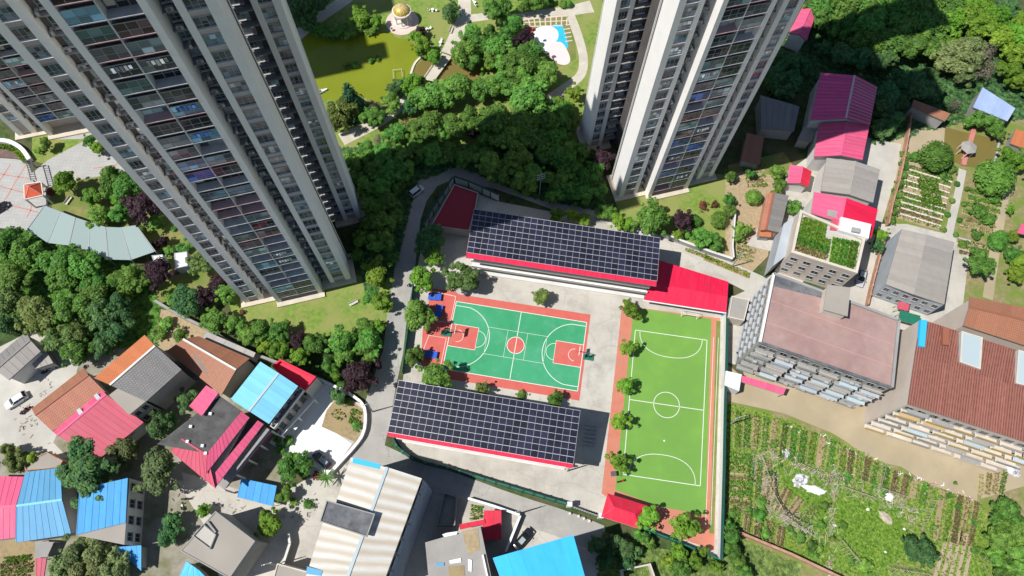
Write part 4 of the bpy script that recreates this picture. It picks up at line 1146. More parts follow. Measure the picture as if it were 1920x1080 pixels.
# table tennis tables
def pp_table(label, px, rot):
    t = thing('table_tennis_table', label, 'table', (*px, .052), rot, group='table tennis tables beside the court')
    for s in (-1, 1):
        q = MB(); q.box(s * .02, s * 1.37, -.76, .76, .72, .76); q.build('tabletop', 'table_blue', t, world=False)
    q = MB(); q.box(-.03, .03, -.85, .85, .76, .91); q.build('net', 'wall_grey', t, world=False)
    for x in (-1.0, 1.0):
        for y in (-.55, .55):
            q = MB(); q.box(x - .04, x + .04, y - .04, y + .04, 0, .72); q.build('leg', 'frame_dark', t, world=False)
pp_table('blue table tennis table nearest the top corner of the red area', (-17.61,9.73), COURT_YAW + .1)
pp_table('blue table tennis table in the shade of the round tree', (-16.56,6.53), COURT_YAW + math.pi / 2)
pp_table('blue table tennis table in the lower red square beside the small tree', (-17.44,-2.99), COURT_YAW)

# benches stacked in rows in the shade beside the lower block
for i in range(6):
    p_ = lerp((15.85,-15.92), (15.33,-19.87), i / 5)
    t = thing('bench', 'pale grey bench in the stacked row shaded by the lower school block', 'bench', (*p_, .046), COURT_YAW, group='benches in the shade beside the lower school block')
    q = MB(); q.box(-1.2, 1.2, -.18, .18, .38, .45); q.build('seat', 'frame_grey', t, world=False)
    for s in (-1, 1):
        q = MB(); q.box(s * .9 - .04, s * .9 + .04, -.15, .15, 0, .38); q.build('leg', 'frame_grey', t, world=False)


# ------------------------------------------------------------------ village, lower left
def P3(*a): return a
# orange and grey tiled gable house
h = gable_house('tiled_house', 'house with one orange and one grey tiled slope and a white ridge line',
    *[(-79.87,-13.20),(-72.31,-4.22)], *[(-63.72,-10.77),(-69.05,-17.24)], 9.0, 11.2, 'roof_orange', 'roof_tile_grey', 'wall_grey', ridge_t=.42, ridge_m='wall_white', width=1.3)
q = MB(); pt_ = [(-76.73,-16.07),(-74.65,-13.97),(-69.99,-16.96),(-72.26,-19.44)]; q.prism(pt_, -.05, 7.6); q.build('porch_block', 'wall_cream', h)
q = MB(); q.prism(inset(pt_, -.15), 7.6, 7.75); q.build('porch_roof', 'roof_concrete', h)
facade(h, pt_[3], pt_[2], .3, 7.4, 2, 2)
# low brown-orange tile roof beside it
gable_house('tiled_house', 'low house with weathered orange-brown tiles between the parked white car and the pink roof',
    *[(-93.00,-18.64),(-85.16,-10.14)], *[(-79.41,-14.97),(-87.87,-22.79)], 4.2, 5.4, 'roof_brown', 'roof_terracotta', 'wall_grey', ridge_t=.34, width=1.3, ridge_m='roof_terracotta')
# pink gable below it, sun-facing slope painted brighter than the other
h = gable_house('pink_roof_house', 'house with a pink ribbed roof, its sun-facing slope painted brighter, with two skylights',
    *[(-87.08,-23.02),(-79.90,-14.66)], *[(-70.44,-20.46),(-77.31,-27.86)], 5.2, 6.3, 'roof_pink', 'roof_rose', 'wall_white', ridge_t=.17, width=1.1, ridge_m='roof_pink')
for P in ([(-83.26,-18.92),(-82.75,-18.43),(-81.81,-19.29),(-82.36,-19.90)], [(-80.71,-15.95),(-80.25,-15.45),(-79.25,-16.32),(-79.70,-16.86)]):
    q = MB(); q.prism(P, 5.6, 6.12); q.build('skylight', 'roof_translucent', h)
shed('lean_to', 'narrow rose red lean-to strip at the lower right eave of the pink roofed house', *[(-74.18,-22.17),(-72.13,-19.62)], *[(-71.04,-20.22),(-72.99,-22.88)], 3.4, 3.7, 'roof_rose', width=.8)
# brown tiled gable, upper right, half shaded
gable_house('tiled_house', 'brown tiled house with a white ridge line beside the blue roofed house',
    *[(-56.96,-14.37),(-69.45,-5.99)], *[(-63.61,-2.75),(-52.66,-6.84)], (4.6, 5.0), 6.6, 'roof_brown', 'roof_brown', 'wall_grey', ridge_t=.62, ridge_m='wall_white', width=1.3)
shed('lean_to', 'long lean-to with clear and fibre sheets against the boundary wall', *[(-63.97,-2.64),(-52.76,-6.70)], *[(-52.17,-5.22),(-62.85,-1.22)], 3.2, 3.6, 'roof_cement', width=2.2)
# light blue roof house and its red roofed neighbour
h = gable_house('blue_roof_house', 'house with a light blue metal gable roof facing the white forecourt',
    *[(-53.11,-16.22),(-48.82,-8.65)], *[(-40.90,-13.08),(-45.20,-20.46)], 9.6, 10.4, 'roof_lightblue', 'roof_lightblue', 'wall_cream', ridge_t=.52, ridge_m='roof_translucent', width=1.1)
a_, b_ = (-45.33,-20.39), (-41.01,-12.98)
facade(h, lerp(a_, b_, .02), lerp(a_, b_, .98), .5, 9.2, 3, 4)
tp = [(-45.73,-20.39),(-41.12,-12.73),(-40.33,-13.21),(-44.83,-20.95)]
q = MB(); q.prism(tp, 6.2, 6.5); q.build('balcony', 'wall_grey', h)
parapet(h, tp, 6.5, .9, .15, 'wall_white', 'balcony_wall')
q = MB()
pg = [(-45.50,-21.00),(-39.90,-13.39)]; pg2 = [(-44.58,-21.58),(-39.08,-13.99)]
q.bar((*pg2[0], 3.3), (*pg2[1], 3.3), .3, .3)
for t_ in (0, .5, 1): q.bar((*lerp(pg[0], pg[1], t_), 3.3), (*lerp(pg2[0], pg2[1], t_), 3.3), .2, .25)
q.build('pergola_beam', 'white_paint', h)
for t_ in (0.02, .5, .98):
    q = MB(); p_ = lerp(pg2[0], pg2[1], t_); q.bar((*p_, 0), (*p_, 3.2), .28, .28); q.build('post', 'white_paint', h)
q = MB(); q.box(0, .8, 0, .5, 0, .5); 
t = thing('red_roof_annex', 'crimson roofed annex with a low crimson parapet behind the blue house', 'house', (*(-43.74,-9.77), 0))
an = [(-47.52,-8.62),(-46.09,-7.14),(-38.58,-10.35),(-40.36,-13.09),(-46.31,-9.64)]
walls(t, an, 5.85, 'wall_white'); q = MB(); q.prism(inset(an, .05), 5.85, 6.0); q.build('roof', 'roof_red', t)
parapet(t, an, 6.0, .7, .35, 'roof_crimson')
# black roofed house with pink skirts
t = thing('black_roof_house', 'three-storey house with a black flat roof and pink metal skirts', 'house', (*(-59.06,-22.88), 0))
br_ = [(-64.32,-25.34),(-54.72,-15.92),(-49.94,-18.71),(-54.79,-26.53)]
walls(t, inset([(-62.67,-26.08),(-55.35,-16.29),(-48.89,-19.83),(-53.22,-31.38)], .8), 8.7, 'wall_cream'); walls(t, inset(br_, .25), 10.84, 'wall_cream', 8.0); q = MB(); q.prism(br_, 10.85, 11.0); q.build('roof', 'roof_black', t)
shed_roof(t, *[(-59.81,-18.19),(-57.47,-14.15)], *[(-54.69,-15.64),(-56.88,-20.03)], 11.3, 11.9, 'roof_pink', .9, name='stair_roof')
q = MB(); q.prism(inset([(-59.81,-18.19),(-57.47,-14.15),(-54.69,-15.64),(-56.88,-20.03)], .3), 10.9, 11.25); q.build('stair_head', 'wall_white', t)
shed_roof(t, *[(-62.37,-26.20),(-52.94,-32.42)], *[(-54.93,-26.65),(-59.90,-24.09)], 9.2, 11.15, 'roof_rose', .9, name='skirt_roof')
shed_roof(t, *[(-54.70,-30.03),(-48.69,-19.61)], *[(-50.10,-18.74),(-54.93,-26.65)], 10.4, 11.2, 'roof_pink', .9, name='skirt_roof')
shed_roof(t, *[(-53.15,-32.22),(-46.40,-20.41)], *[(-47.44,-19.87),(-54.20,-30.83)], 8.9, 9.4, 'roof_pink', .9, name='canopy_strip')
q = MB(); q.prism([(-55.42,-29.93),(-49.31,-19.24),(-48.11,-19.79),(-54.42,-31.03)], 7.9, 8.0); q.build('balcony_floor', 'roof_black', t)
rows_ = [(-54.10,-31.28),(-47.17,-20.26),(-45.82,-21.01),(-52.74,-32.18)]
q = MB(); q.prism(rows_, 5.3, 5.5); q.build('balcony_floor', 'wall_grey', t)
shed_roof(t, *[(-52.95,-31.72),(-46.12,-21.15)], *[(-46.85,-20.06),(-53.90,-30.87)], 3.9, 4.5, 'roof_rose', .9, name='canopy_strip')
for k in range(5):
    q = MB(); p_ = lerp(rows_[2], rows_[3], k / 4); q.bar((*p_, 0), (*p_, 5.3), .3, .3); q.build('column', 'wall_white', t)
for p_ in [(-58.78,-24.64),(-58.76,-21.92),(-55.10,-26.58),(-55.64,-19.42),(-55.93,-25.28)]:
    q = MB(); q.bar((*p_, 11.0), (*p_, 11.5), .5, .5); q.build('roof_box', 'white_paint', t)
shed('tarp_shelter', 'bright blue sheet roofed shelter below the pink skirted house', *[(-51.02,-33.17),(-44.10,-34.50)], *[(-43.90,-30.81),(-50.74,-29.74)], 2.8, 3.1, 'roof_blue', open_=True, width=1.5)
# blue and pink long roofs at the left edge
gable_house('blue_roof_house', 'long house with a faded blue ribbed roof at the left edge below the big tree',
    *[(-88.37,-42.95),(-78.84,-41.16)], *[(-84.03,-29.56),(-90.25,-30.62)], 5.0, 6.2, 'roof_steelblue', 'roof_steelblue', 'wall_grey', ridge_t=.5, ridge_m='roof_lightblue', width=1.1)
gable_house('pink_roof_house', 'pink ribbed roof cut off by the left edge beside the faded blue roof',
    *[(-96.46,-43.45),(-88.81,-42.14)], *[(-90.38,-31.45),(-99.23,-31.73)], 4.8, 5.9, 'roof_pink', 'roof_pink', 'wall_white', ridge_t=.5, width=1.1)
t = flat_house('blue_roof_house', 'two-storey white house with a bright blue sheet roof and dark windows', [(-77.12,-41.29),(-68.14,-42.54),(-70.01,-31.06),(-77.94,-33.67)], 6.6, 'wall_tile_white', 'roof_concrete', par=0)
shed_roof(t, *[(-76.91,-41.25),(-68.68,-38.84)], *[(-69.96,-31.08),(-78.14,-33.46)], 6.9, 7.3, 'roof_blue', 1.2)
hb = [(-68.14,-42.54),(-70.01,-31.06)]
facade(t, hb[0], hb[1], .4, 6.4, 2, 4, .5, .55)
shed('blue_lean_to', 'blue sheet lean-to in the shade below the white two-storey house', *[(-70.37,-43.72),(-65.91,-46.70)], *[(-66.69,-42.42),(-72.85,-43.10)], 2.8, 3.2, 'roof_blue')
shed('rose_shed', 'small rose red roof strip at the lower left beside the vegetable plot', *[(-84.38,-49.06),(-83.08,-49.00)], *[(-83.40,-45.31),(-85.32,-45.39)], 2.6, 2.8, 'roof_rose', open_=True)
t = thing('plant_shelter', 'grey netted plant frame below the faded blue roof', 'shelter', (*(-85.80,-43.82), 0))
gf = [(-86.73,-42.55),(-83.30,-42.51),(-83.86,-45.30),(-86.00,-45.51)]
for i in range(4):
    q = MB(); q.bar((*gf[i], 0), (*gf[i], 2.0), .08, .08); q.build('post', 'white_paint', t)
q = MB(); q.prism(gf, 2.0, 2.05); q.build('net_roof', 'wall_grey', t)
# concrete roofed house
t = flat_house('concrete_house', 'house with a bare grey-brown concrete roof and a sunken light well', [(-52.41,-36.21),(-44.48,-40.97),(-47.89,-47.28),(-57.32,-43.17)], 8.5, 'wall_grey', 'roof_concrete', par=.15)
q = MB(); P = [(-55.47,-40.66),(-53.97,-38.52),(-51.39,-40.21),(-51.96,-42.68)]; q.prism(P, 8.5, 8.72); q.build('raised_slab', 'concrete_pale', t)
parapet(t, P, 8.72, .35, .15, 'wall_grey')
q = MB(); q.prism([(-53.61,-38.18),(-53.24,-38.01),(-51.48,-39.73),(-51.67,-39.96)], 8.5, 9.0); q.build('kerb', 'wall_grey', t)
shed('blue_lean_to', 'light blue sheet roof at the bottom edge against the concrete house', *[(-58.85,-47.96),(-53.38,-47.72)], *[(-55.12,-46.24),(-57.85,-44.73)], 3.2, 3.6, 'roof_sky')
# grey houses at the far left edge
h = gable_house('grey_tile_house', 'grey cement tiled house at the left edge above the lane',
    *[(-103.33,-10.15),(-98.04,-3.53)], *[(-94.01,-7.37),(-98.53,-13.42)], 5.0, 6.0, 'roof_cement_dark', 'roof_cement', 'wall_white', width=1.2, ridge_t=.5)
shed('lean_to', 'low lean-to with cluttered roof at the right end of the grey cement house', *[(-95.31,-10.48),(-92.17,-9.09)], *[(-94.18,-6.69),(-96.79,-8.76)], 3.0, 3.4, 'roof_cement', width=1.2)
flat_house('brick_shed', 'brown brick shed roof half under trees above the faded blue roof', [(-92.30,-28.61),(-88.45,-26.56),(-85.00,-28.03),(-85.41,-29.29),(-91.46,-30.19)], 3.0, 'brick_wall', 'roof_concrete', par=.2)

# ------------------------------------------------------------------ lower centre
t = thing('warehouse', 'tall building with a cream and rust streaked ribbed roof and a blue ridge gutter', 'building', (*(-25.51,-36.41), 0))
wl0 = [(-28.17,-26.54),(-15.30,-29.54),(-20.17,-47.34),(-33.51,-47.92)]
walls(t, inset(wl0, .25), 14.5, 'wall_grey')
rg0, rg1 = (-21.55,-28.13), (-26.32,-46.79)
shed_roof(t, *[(-20.23,-46.53),(-15.46,-29.66)], rg0, rg1, 14.8, 15.6, 'roof_cream', 1.75, .04)
shed_roof(t, *[(-28.21,-26.67),(-29.74,-34.16)], *[(-23.39,-35.78),(-21.56,-28.21)], 14.9, 15.6, 'roof_cream', 1.75, .04)
shed_roof(t, *[(-31.55,-37.66),(-33.32,-47.09)], *[(-26.43,-46.79),(-23.97,-39.34)], 14.9, 15.6, 'roof_cream', 1.75, .04)
q = MB(); q.bar((*rg0, 15.72), (*rg1, 15.72), .55, .1); q.build('ridge_gutter', 'roof_translucent', t)
q = MB(); P = [(-30.77,-34.56),(-22.88,-36.29),(-23.67,-39.48),(-31.35,-37.52)]; q.prism(P, 14.6, 16.6); q.build('stair_head', 'wall_grey', t)
q = MB(); q.prism(inset(P, -.3), 16.6, 16.75); q.build('stair_roof', 'roof_bitumen', t); parapet(t, inset(P, -.28), 16.75, .25, .18, 'wall_grey')
q = MB(); q.prism([(-27.62,-26.72),(-22.77,-27.69),(-22.86,-28.51),(-27.69,-27.64)], 15.3, 15.6); q.build('blue_sheet', 'roof_sky', t)
q = MB(); q.prism([(-33.13,-44.78),(-30.48,-45.32),(-30.63,-46.15),(-33.13,-45.93)], 14.9, 15.3); q.build('blue_sheet', 'roof_steelblue', t)
we = inset(wl0, .25)
wa, wb = Vector(we[1]), Vector(we[2])
ea, eb = (-20.17,-47.34), (-15.30,-29.54)
facade(t, ea, eb, .4, 14, 4, 7, .78, .6, 'roof_glass', 'ledge')
q = MB()
for k in range(4):
    z = .5 + 3.4 * k; q.bar((*lerp(ea, eb, .02), z), (*lerp(ea, eb, .98), z), 1.3, .15)
q.build('window_ledge', 'wall_white', t)
flat_house('concrete_house', 'plain brown concrete roof at the bottom edge left of the cream ribbed roof', [(-40.74,-44.41),(-32.91,-46.01),(-33.33,-49.69),(-41.36,-49.17)], 6.0, 'wall_cream', 'roof_concrete', par=.2)
fence('lane_wall', 'grey lane wall left of the cream ribbed roof', [(-40.79,-39.01),(-40.20,-40.88),(-40.63,-43.25),(-41.05,-45.58)], 1.8, 'wall_grey', step=2.5, th=.3, post=None, cap='wall_white')
# side yard with dark pit
t = thing('walled_pit', 'dark walled enclosure in the shade right of the cream roofed building', 'enclosure', (*(-11.77,-33.37), 0))
parapet(t, [(-12.48,-30.36),(-9.89,-31.03),(-9.91,-36.34),(-13.39,-36.50)], -.05, 2.0, .25, 'wall_grey', 'wall')
# grey roofed ruin and crimson sheds
t = flat_house('grey_roof_house', 'house with a rough grey roof strewn with rubble at the bottom edge', [(-14.54,-39.90),(-4.93,-36.78),(-3.62,-41.46),(-2.13,-46.60),(-13.17,-47.07)], 9.0, 'wall_grey', 'roof_concrete_grey', par=0)
for P, m_, z_, nm in (([(-8.18,-37.75),(-5.38,-37.09),(-4.79,-40.63),(-6.79,-41.60)], 'soil_red', 9.06, 'rubble'), ([(-10.07,-42.71),(-8.06,-42.19),(-7.92,-42.88),(-9.85,-43.23)], 'white_paint', 9.2, 'white_sheet'), ([(-6.74,-42.30),(-6.08,-42.45),(-6.05,-44.36),(-6.62,-44.21)], 'white_paint', 9.2, 'white_sheet'), ([(-12.45,-43.25),(-10.88,-43.10),(-10.93,-43.62),(-12.22,-43.76)], 'roof_steelblue', 9.2, 'blue_sheet'), ([(-10.19,-43.67),(-7.42,-43.38),(-7.09,-45.53),(-9.85,-45.65)], 'soil', 9.08, 'rubble')):
    q = MB(); q.prism(P, 8.95, z_); q.build(nm, m_, t)
q = MB(); P = [(-11.60,-38.46),(-10.77,-38.16),(-8.91,-37.81),(-9.06,-38.35),(-11.19,-38.89)]; q.prism(P, 8.9, 9.6); q.build('tank', 'white_paint', t)
q = MB(); q.bar((*(-4.27,-41.50), 9.3), (*(-3.23,-45.10), 9.3), .3, .6); q.build('kerb', 'white_paint', t)
for lb, P, z_ in (('crimson roofed shed beside the small vegetable patch, square and upright', [(-4.56,-33.52),(-1.37,-33.38),(-1.12,-38.57),(-4.75,-38.73)], 3.2), ('narrow crimson roof strip joining the grey roof and the square crimson shed', [(-9.05,-36.21),(-4.46,-35.15),(-4.12,-35.90),(-8.79,-37.14)], 3.4)):
    shed('crimson_shed', lb, P[3], P[2], P[1], P[0], z_ - .1, z_ + .1, 'roof_red', width=1.4)
fence('garden_wall', 'white topped garden wall above the small vegetable patch', [(-7.82,-31.32),(-2.93,-32.48),(2.14,-33.92)], 1.6, 'wall_white', step=2.5, th=.3, post=None, cap='white_paint')
fence('garden_wall', 'white topped garden wall running down beside the black car', [(2.24,-34.02),(1.05,-37.16),(-0.21,-40.55)], 1.6, 'wall_grey', step=2.5, th=.3, post=None, cap='white_paint')
t = flat_house('sky_blue_house', 'tall house with a plain sky blue roof cut by the bottom edge', [(-2.40,-42.16),(10.86,-37.98),(13.56,-46.68),(-0.05,-47.27)], 16.8, 'wall_grey', 'roof_deck', par=0)
sb_ = [(-2.40,-42.16),(10.86,-37.98),(13.56,-46.68),(-0.05,-47.27)]
shed_roof(t, sb_[3], sb_[2], sb_[1], sb_[0], 16.9, 17.0, 'roof_sky', 2.2, .02)
t = thing('ruined_walls', 'roofless low walls in the shade right of the sky blue roof', 'ruin', (*(24.98,-42.26), 0))
parapet(t, [(21.11,-42.74),(26.53,-41.40),(27.62,-44.46),(21.56,-45.62)], -.05, 2.4, .3, 'wall_beige', 'wall')

# ------------------------------------------------------------------ upper right village
gable_house('pink_roof_house', 'pink roofed house behind the pale tower under the wood', *[(67.24,78.93),(70.24,86.91)], *[(67.18,89.03),(63.08,81.00)], 5, 5.9, 'roof_pink', 'roof_pink', 'wall_white', ridge_t=.5)
h = gable_house('magenta_roof_house', 'long magenta roof, half in the tower shadow, its right slope striped',
    *[(64.67,54.52),(68.58,67.92)], *[(81.28,64.47),(78.04,53.82)], 7.0, 8.8, 'roof_magenta', 'roof_magenta', 'wall_white', ridge_t=.54, width=1.0, ridge_m='wall_white', rib=.14)
ms0, ms1, ms2, ms3 = [(81.28,64.47),(78.04,53.82)] + [lerp((64.67,54.52), (78.04,53.82), .54), lerp((68.58,67.92), (81.28,64.47), .54)]
for k in range(13):
    q = MB(); q.bar((*lerp(ms0, ms1, (k + .5) / 13), 7.12), (*lerp(ms3, ms2, (k + .5) / 13), 8.92), .22, .12); q.build('seam_strip', 'wall_pink', h)
gable_house('magenta_roof_house', 'sunlit pink roof block attached below the long magenta roof',
    *[(64.66,45.16),(66.87,54.05)], *[(78.31,54.10),(75.47,44.91)], 6.4, 7.6, 'roof_pink', 'roof_pink', 'wall_white', ridge_t=.5, width=1.0, rib=.1)
gable_house('grey_roof_house', 'grey cement roofed house below the pink roof block', *[(64.92,36.15),(67.21,44.65)], *[(78.72,42.25),(75.99,33.83)], 7.0, 8.0, 'roof_cement', 'roof_cement', 'wall_white', ridge_t=.5, width=1.3)
gable_house('red_hut', 'small red gabled hut left of the grey cement roof', *[(59.29,39.93),(60.36,44.70)], *[(65.15,43.15),(63.87,39.08)], 3.4, 4.2, 'roof_pink', 'roof_red', 'wall_white', ridge_t=.52, width=1.0)
h = gable_house('crimson_roof_house', 'house with a vivid crimson roof next to the roof garden', *[(61.29,29.41),(62.55,34.63)], *[(75.67,31.05),(73.35,24.26)], 9.0, 10.0, 'roof_pink', 'roof_crimson', 'wall_white', ridge_t=.46, width=1.1)
q = MB(); q.prism([(64.54,30.04),(66.86,29.66),(66.44,28.12),(64.24,28.51)], 9.0, 9.85); q.build('grey_hatch', 'roof_concrete_grey', h)
t = flat_house('white_stair_block', 'white roofed stair block between the crimson roof and the roof garden', [(66.74,28.07),(72.91,26.64),(71.88,23.26),(65.90,24.92)], 10.4, 'wall_tile_white', 'roof_whitesheet', par=.2)
q = MB(); q.prism([(68.67,25.58),(70.29,25.29),(70.05,24.29),(68.43,24.58)], 10.4, 11.0); q.build('water_tank', 'wall_grey', t)
shed('crimson_shed', 'little crimson striped canopy at the corner of the roof garden', *[(64.49,25.34),(66.03,25.17)], *[(66.55,27.57),(65.02,27.87)], 9.7, 10.0, 'roof_rose', width=.8)
# roof garden building
t = thing('roof_garden_house', 'building with a green vegetable garden on its roof', 'building', (*(67.68,23.89), 0))
rg = [(58.62,29.51),(71.45,23.55),(68.72,15.56),(55.71,19.57)]
walls(t, rg, 9.3, 'wall_beige'); q = MB(); q.prism(inset(rg, .05), 9.3, 9.5); q.build('roof', 'concrete_pale', t)
parapet(t, inset(rg, -.05), 9.45, .7, .55, 'wall_cream')
wf = ccw(rg)
facade(t, (55.71,19.57), (68.72,15.56), 1.0, 9.0, 3, 5, .5, .45)
rgp = [(59.22,28.10), (65.07,26.27), (62.98,18.08), (56.42,20.41)]
def crop_mesh(L, W, n, hgt, leaf, m, seed, rows=0):
    rr = random.Random(seed); q = MB()
    for i in range(n):
        x = rr.uniform(-L / 2, L / 2); y = rr.uniform(-W / 2, W / 2)
        if rows: y = (math.floor((y / W + .5) * rows) + .5) / rows * W - W / 2 + rr.gauss(0, .12)
        z = hgt * rr.uniform(.3, 1.0); s = leaf * rr.uniform(.6, 1.3)
        u = Vector((rr.uniform(-1, 1), rr.uniform(-1, 1), rr.uniform(-.5, .5))).normalized() * s
        w = Vector((rr.uniform(-1, 1), rr.uniform(-1, 1), rr.uniform(-.5, .5))).cross(u).normalized() * s * .7
        p = Vector((x, y, z)); q.face([p - u - w, p + u - w, p + u + w, p - u + w])
    return q.mesh('crop', m)
CROPS = {}
def crop(L, W, hgt=.35, m='leaf_crop', dens=10, leaf=.2, rows=0, var=0):
    key = (round(L, 0), round(W * 2) / 2, hgt, m, dens, leaf, rows, var)
    if key not in CROPS: CROPS[key] = crop_mesh(key[0], key[1], max(20, int(key[0] * key[1] * dens)), hgt, leaf, m, hash(str(key)) % 9999 if False else len(CROPS) + 1, rows)
    return CROPS[key], L / key[0] if key[0] else 1, W / key[1] if key[1] else 1
def bed(name, label, a, b_, w, z=0.0, soil='soil', m='leaf_crop', hgt=.35, dens=10, leaf=.2, parent=None, group=None, ridge=.16, rows=0, var=0):
    """a raised bed from a to b, w wide: soil ridge and the crop on it"""
    a = Vector(a); b_ = Vector(b_); L = (b_ - a).length; c = (a + b_) / 2; rot = math.atan2((b_ - a).y, (b_ - a).x)
    if parent is None:
        t = thing(name, label, 'garden bed', (c.x, c.y, z), rot, group)
        lo = (0, 0, 0); ro = (0, 0, 0)
    else:
        t = parent; o = origin_of(parent); lo = (c.x - o.x, c.y - o.y, z); ro = (0, 0, rot)
    q = MB(); h2, w2 = L / 2, w / 2
    q.hexa([(-h2, -w2, -.03), (h2, -w2, -.03), (h2, w2, -.03), (-h2, w2, -.03)], [(-h2 + .1, -w2 + .12, ridge), (h2 - .1, -w2 + .12, ridge), (h2 - .1, w2 - .12, ridge), (-h2 + .1, w2 - .12, ridge)])
    s = link('soil' if parent is None else 'bed', q.mesh('soil', soil), t, lo, ro)
    if dens > 0:
        me, fx, fy = crop(max(1, L), max(.5, w * .9), hgt, m, dens, leaf, rows, var)
        cr = link('crop', me, t if parent is None else s, (lo[0], lo[1], lo[2] + ridge) if parent is None else (0, 0, ridge), ro if parent is None else None, (fx, fy, 1))
        cr['kind'] = 'stuff'
    return t
for k in range(5):
    a_ = lerp(rgp[0], rgp[3], (k + .5) / 5); b_ = lerp(rgp[1], rgp[2], (k + .5) / 5)
    if k < 2: b_ = lerp(a_, b_, .8)
    bed('bed', '', a_, b_, 1.75, 9.5, m='leaf_crop_dry' if k == 4 else 'leaf_crop', hgt=.25, dens=60 if k < 4 else 25, parent=t, soil='leaf_grass' if k < 4 else 'soil', leaf=.22)
rr_ = [(64.74,23.52), (70.29,22.70), (68.50,16.69), (63.26,17.62)]
for k in range(3):
    a_ = lerp(rr_[0], rr_[1], (k + .5) / 3); b_ = lerp(rr_[3], rr_[2], (k + .5) / 3)
    bed('bed', '', a_, b_, 1.65, 9.5, hgt=.25, dens=60, parent=t, soil='leaf_grass', leaf=.22)
# corrugated grey cladding left of the roof garden
t = thing('side_building', 'grey-blue clad side building along the left of the roof garden house', 'building', (*(58.59,27.34), 0))
sbp = [(56.49,28.16),(59.88,30.91),(57.33,21.63),(53.29,18.22)]
walls(t, sbp, 5.8, 'wall_bluegrey'); q = MB(); q.prism(inset(sbp, -.05), 5.8, 6.0); q.build('roof', 'wall_bluegrey', t)
# tiled house right of the lawn
h = gable_house('grey_tile_house', 'grey and brown tiled hut with a red edge beside the garden plots', *[(52.07,27.59),(54.40,36.84)], *[(59.24,36.55),(56.35,27.29)], 3.6, 4.3, 'roof_terracotta', 'roof_cement_dark', 'brick_wall', ridge_t=.25, width=1.3)
shed('brick_hut', 'small orange roofed hut below the grey and brown tiled hut', *[(52.22,26.79),(54.78,26.67)], *[(55.04,28.24),(52.38,28.62)], 2.4, 2.7, 'roof_orange')
# pinkish five-storey block
t = thing('apartment_block', 'five-storey block with a brown-pink flat roof and slatted balcony front', 'apartment block', (*(60.19,-1.99), 0))
bz = 15.2
B1 = [(49.52,12.17),(72.60,3.70),(69.26,-9.58),(45.63,-1.98)]
B1n, B1e, B1s, B1w = B1
walls(t, B1, bz - .2, 'wall_grey'); q = MB(); q.prism(inset(B1, .02), bz - .2, bz); q.build('roof', 'roof_slab_brown', t)
q = MB(); q.prism([(49.61,11.94),(60.22,9.22),(59.44,6.20),(58.98,7.50),(49.49,9.58)], bz - .02, bz + .03); q.build('bitumen_strip', 'roof_bitumen', t)
for P in ((B1w, B1n), (B1n, B1e), (B1e, B1s)):
    q = MB(); q.bar((*P[0], bz + .25), (*P[1], bz + .25), .5, .5); q.build('parapet', 'wall_tile_white' if P[0] == B1w else 'wall_grey', t)
q = MB(); q.bar((*B1w, bz + .1), (*B1s, bz + .1), .5, .3); q.build('parapet', 'roof_bitumen', t)
q = MB(); P = [(58.71,9.01),(62.62,8.66),(61.43,3.33),(57.54,4.31)]; q.prism(P, bz - .05, bz + 2.6); q.build('stair_head', 'wall_cream', t)
q = MB(); q.prism(inset(P, -.25), bz + 2.6, bz + 2.8); q.build('stair_roof', 'roof_concrete', t)
for s_ in (.3, .62):
    q = MB(); q.bar((*lerp(B1w, B1n, s_), bz + .02), (*lerp(B1s, B1e, s_), bz + .02), .07, .05); q.build('roof_seam', 'wall_pink', t)
fh_ = 3.0
dv = (Vector(B1s) - Vector(B1w)); nv = Vector((dv.y, -dv.x)).normalized(); dn_ = dv.normalized()
facade(t, B1w, B1s, .3, 15.0, 5, 12, .62, .5, 'car_glass', 'wall_grey')
facade(t, B1n, B1w, .3, 15.0, 5, 7, .55, .5, 'window_dark', 'wall_grey')
rb_ = random.Random(5)
for k in range(5):                              # balcony fronts, storey by storey, in short lengths
    z = .5 + k * 2.95
    for j in range(6):
        a_ = Vector(B1w).lerp(Vector(B1s), (j + .06) / 6); e_ = Vector(B1w).lerp(Vector(B1s), (j + .90) / 6); dp = rb_.uniform(.75, 1.15)
        q = MB(); q.bar((*(a_ + nv * dp / 2), z), (*(e_ + nv * dp / 2), z), dp, .14); o = q.build('balcony', 'wall_grey', t)
        q = MB(); q.bar((*(a_ + nv * dp), z + .5), (*(e_ + nv * dp), z + .5), .1, .85); q.build('balcony_front', rb_.choice(('wall_grey', 'wall_grey', 'wall_bluegrey', 'wall_beige', 'wall_grey')), o)
        if k < 4 and rb_.random() < .7:
            q = MB(); q.bar((*(a_ + nv * (dp + .18)), z + 2.55), (*(e_ + nv * (dp + .18)), z + 2.55), .7, .06); q.build('awning', rb_.choice(('wall_bluegrey', 'roof_translucent', 'wall_grey')), o)
        if rb_.random() < .5:
            p_ = a_.lerp(e_, rb_.uniform(.2, .8)) + nv * (dp + .25); q = MB(); q.bar((*p_, z + .9), (*p_, z + 1.5), .8, .35, up=(nv.x, nv.y, 0)); q.build('air_conditioner', 'ac_white', o)
for j in range(7):
    a_ = Vector(B1n).lerp(Vector(B1w), (j + .1) / 7); e_ = Vector(B1n).lerp(Vector(B1w), (j + .8) / 7); n2 = Vector(((Vector(B1w) - Vector(B1n)).y, -(Vector(B1w) - Vector(B1n)).x)).normalized()
    for k in range(5):
        z = .9 + k * 2.95; q = MB(); q.bar((*(a_ + n2 * .3), z), (*(e_ + n2 * .3), z), .6, .1); q.build('window_cage', 'wall_bluegrey', t)
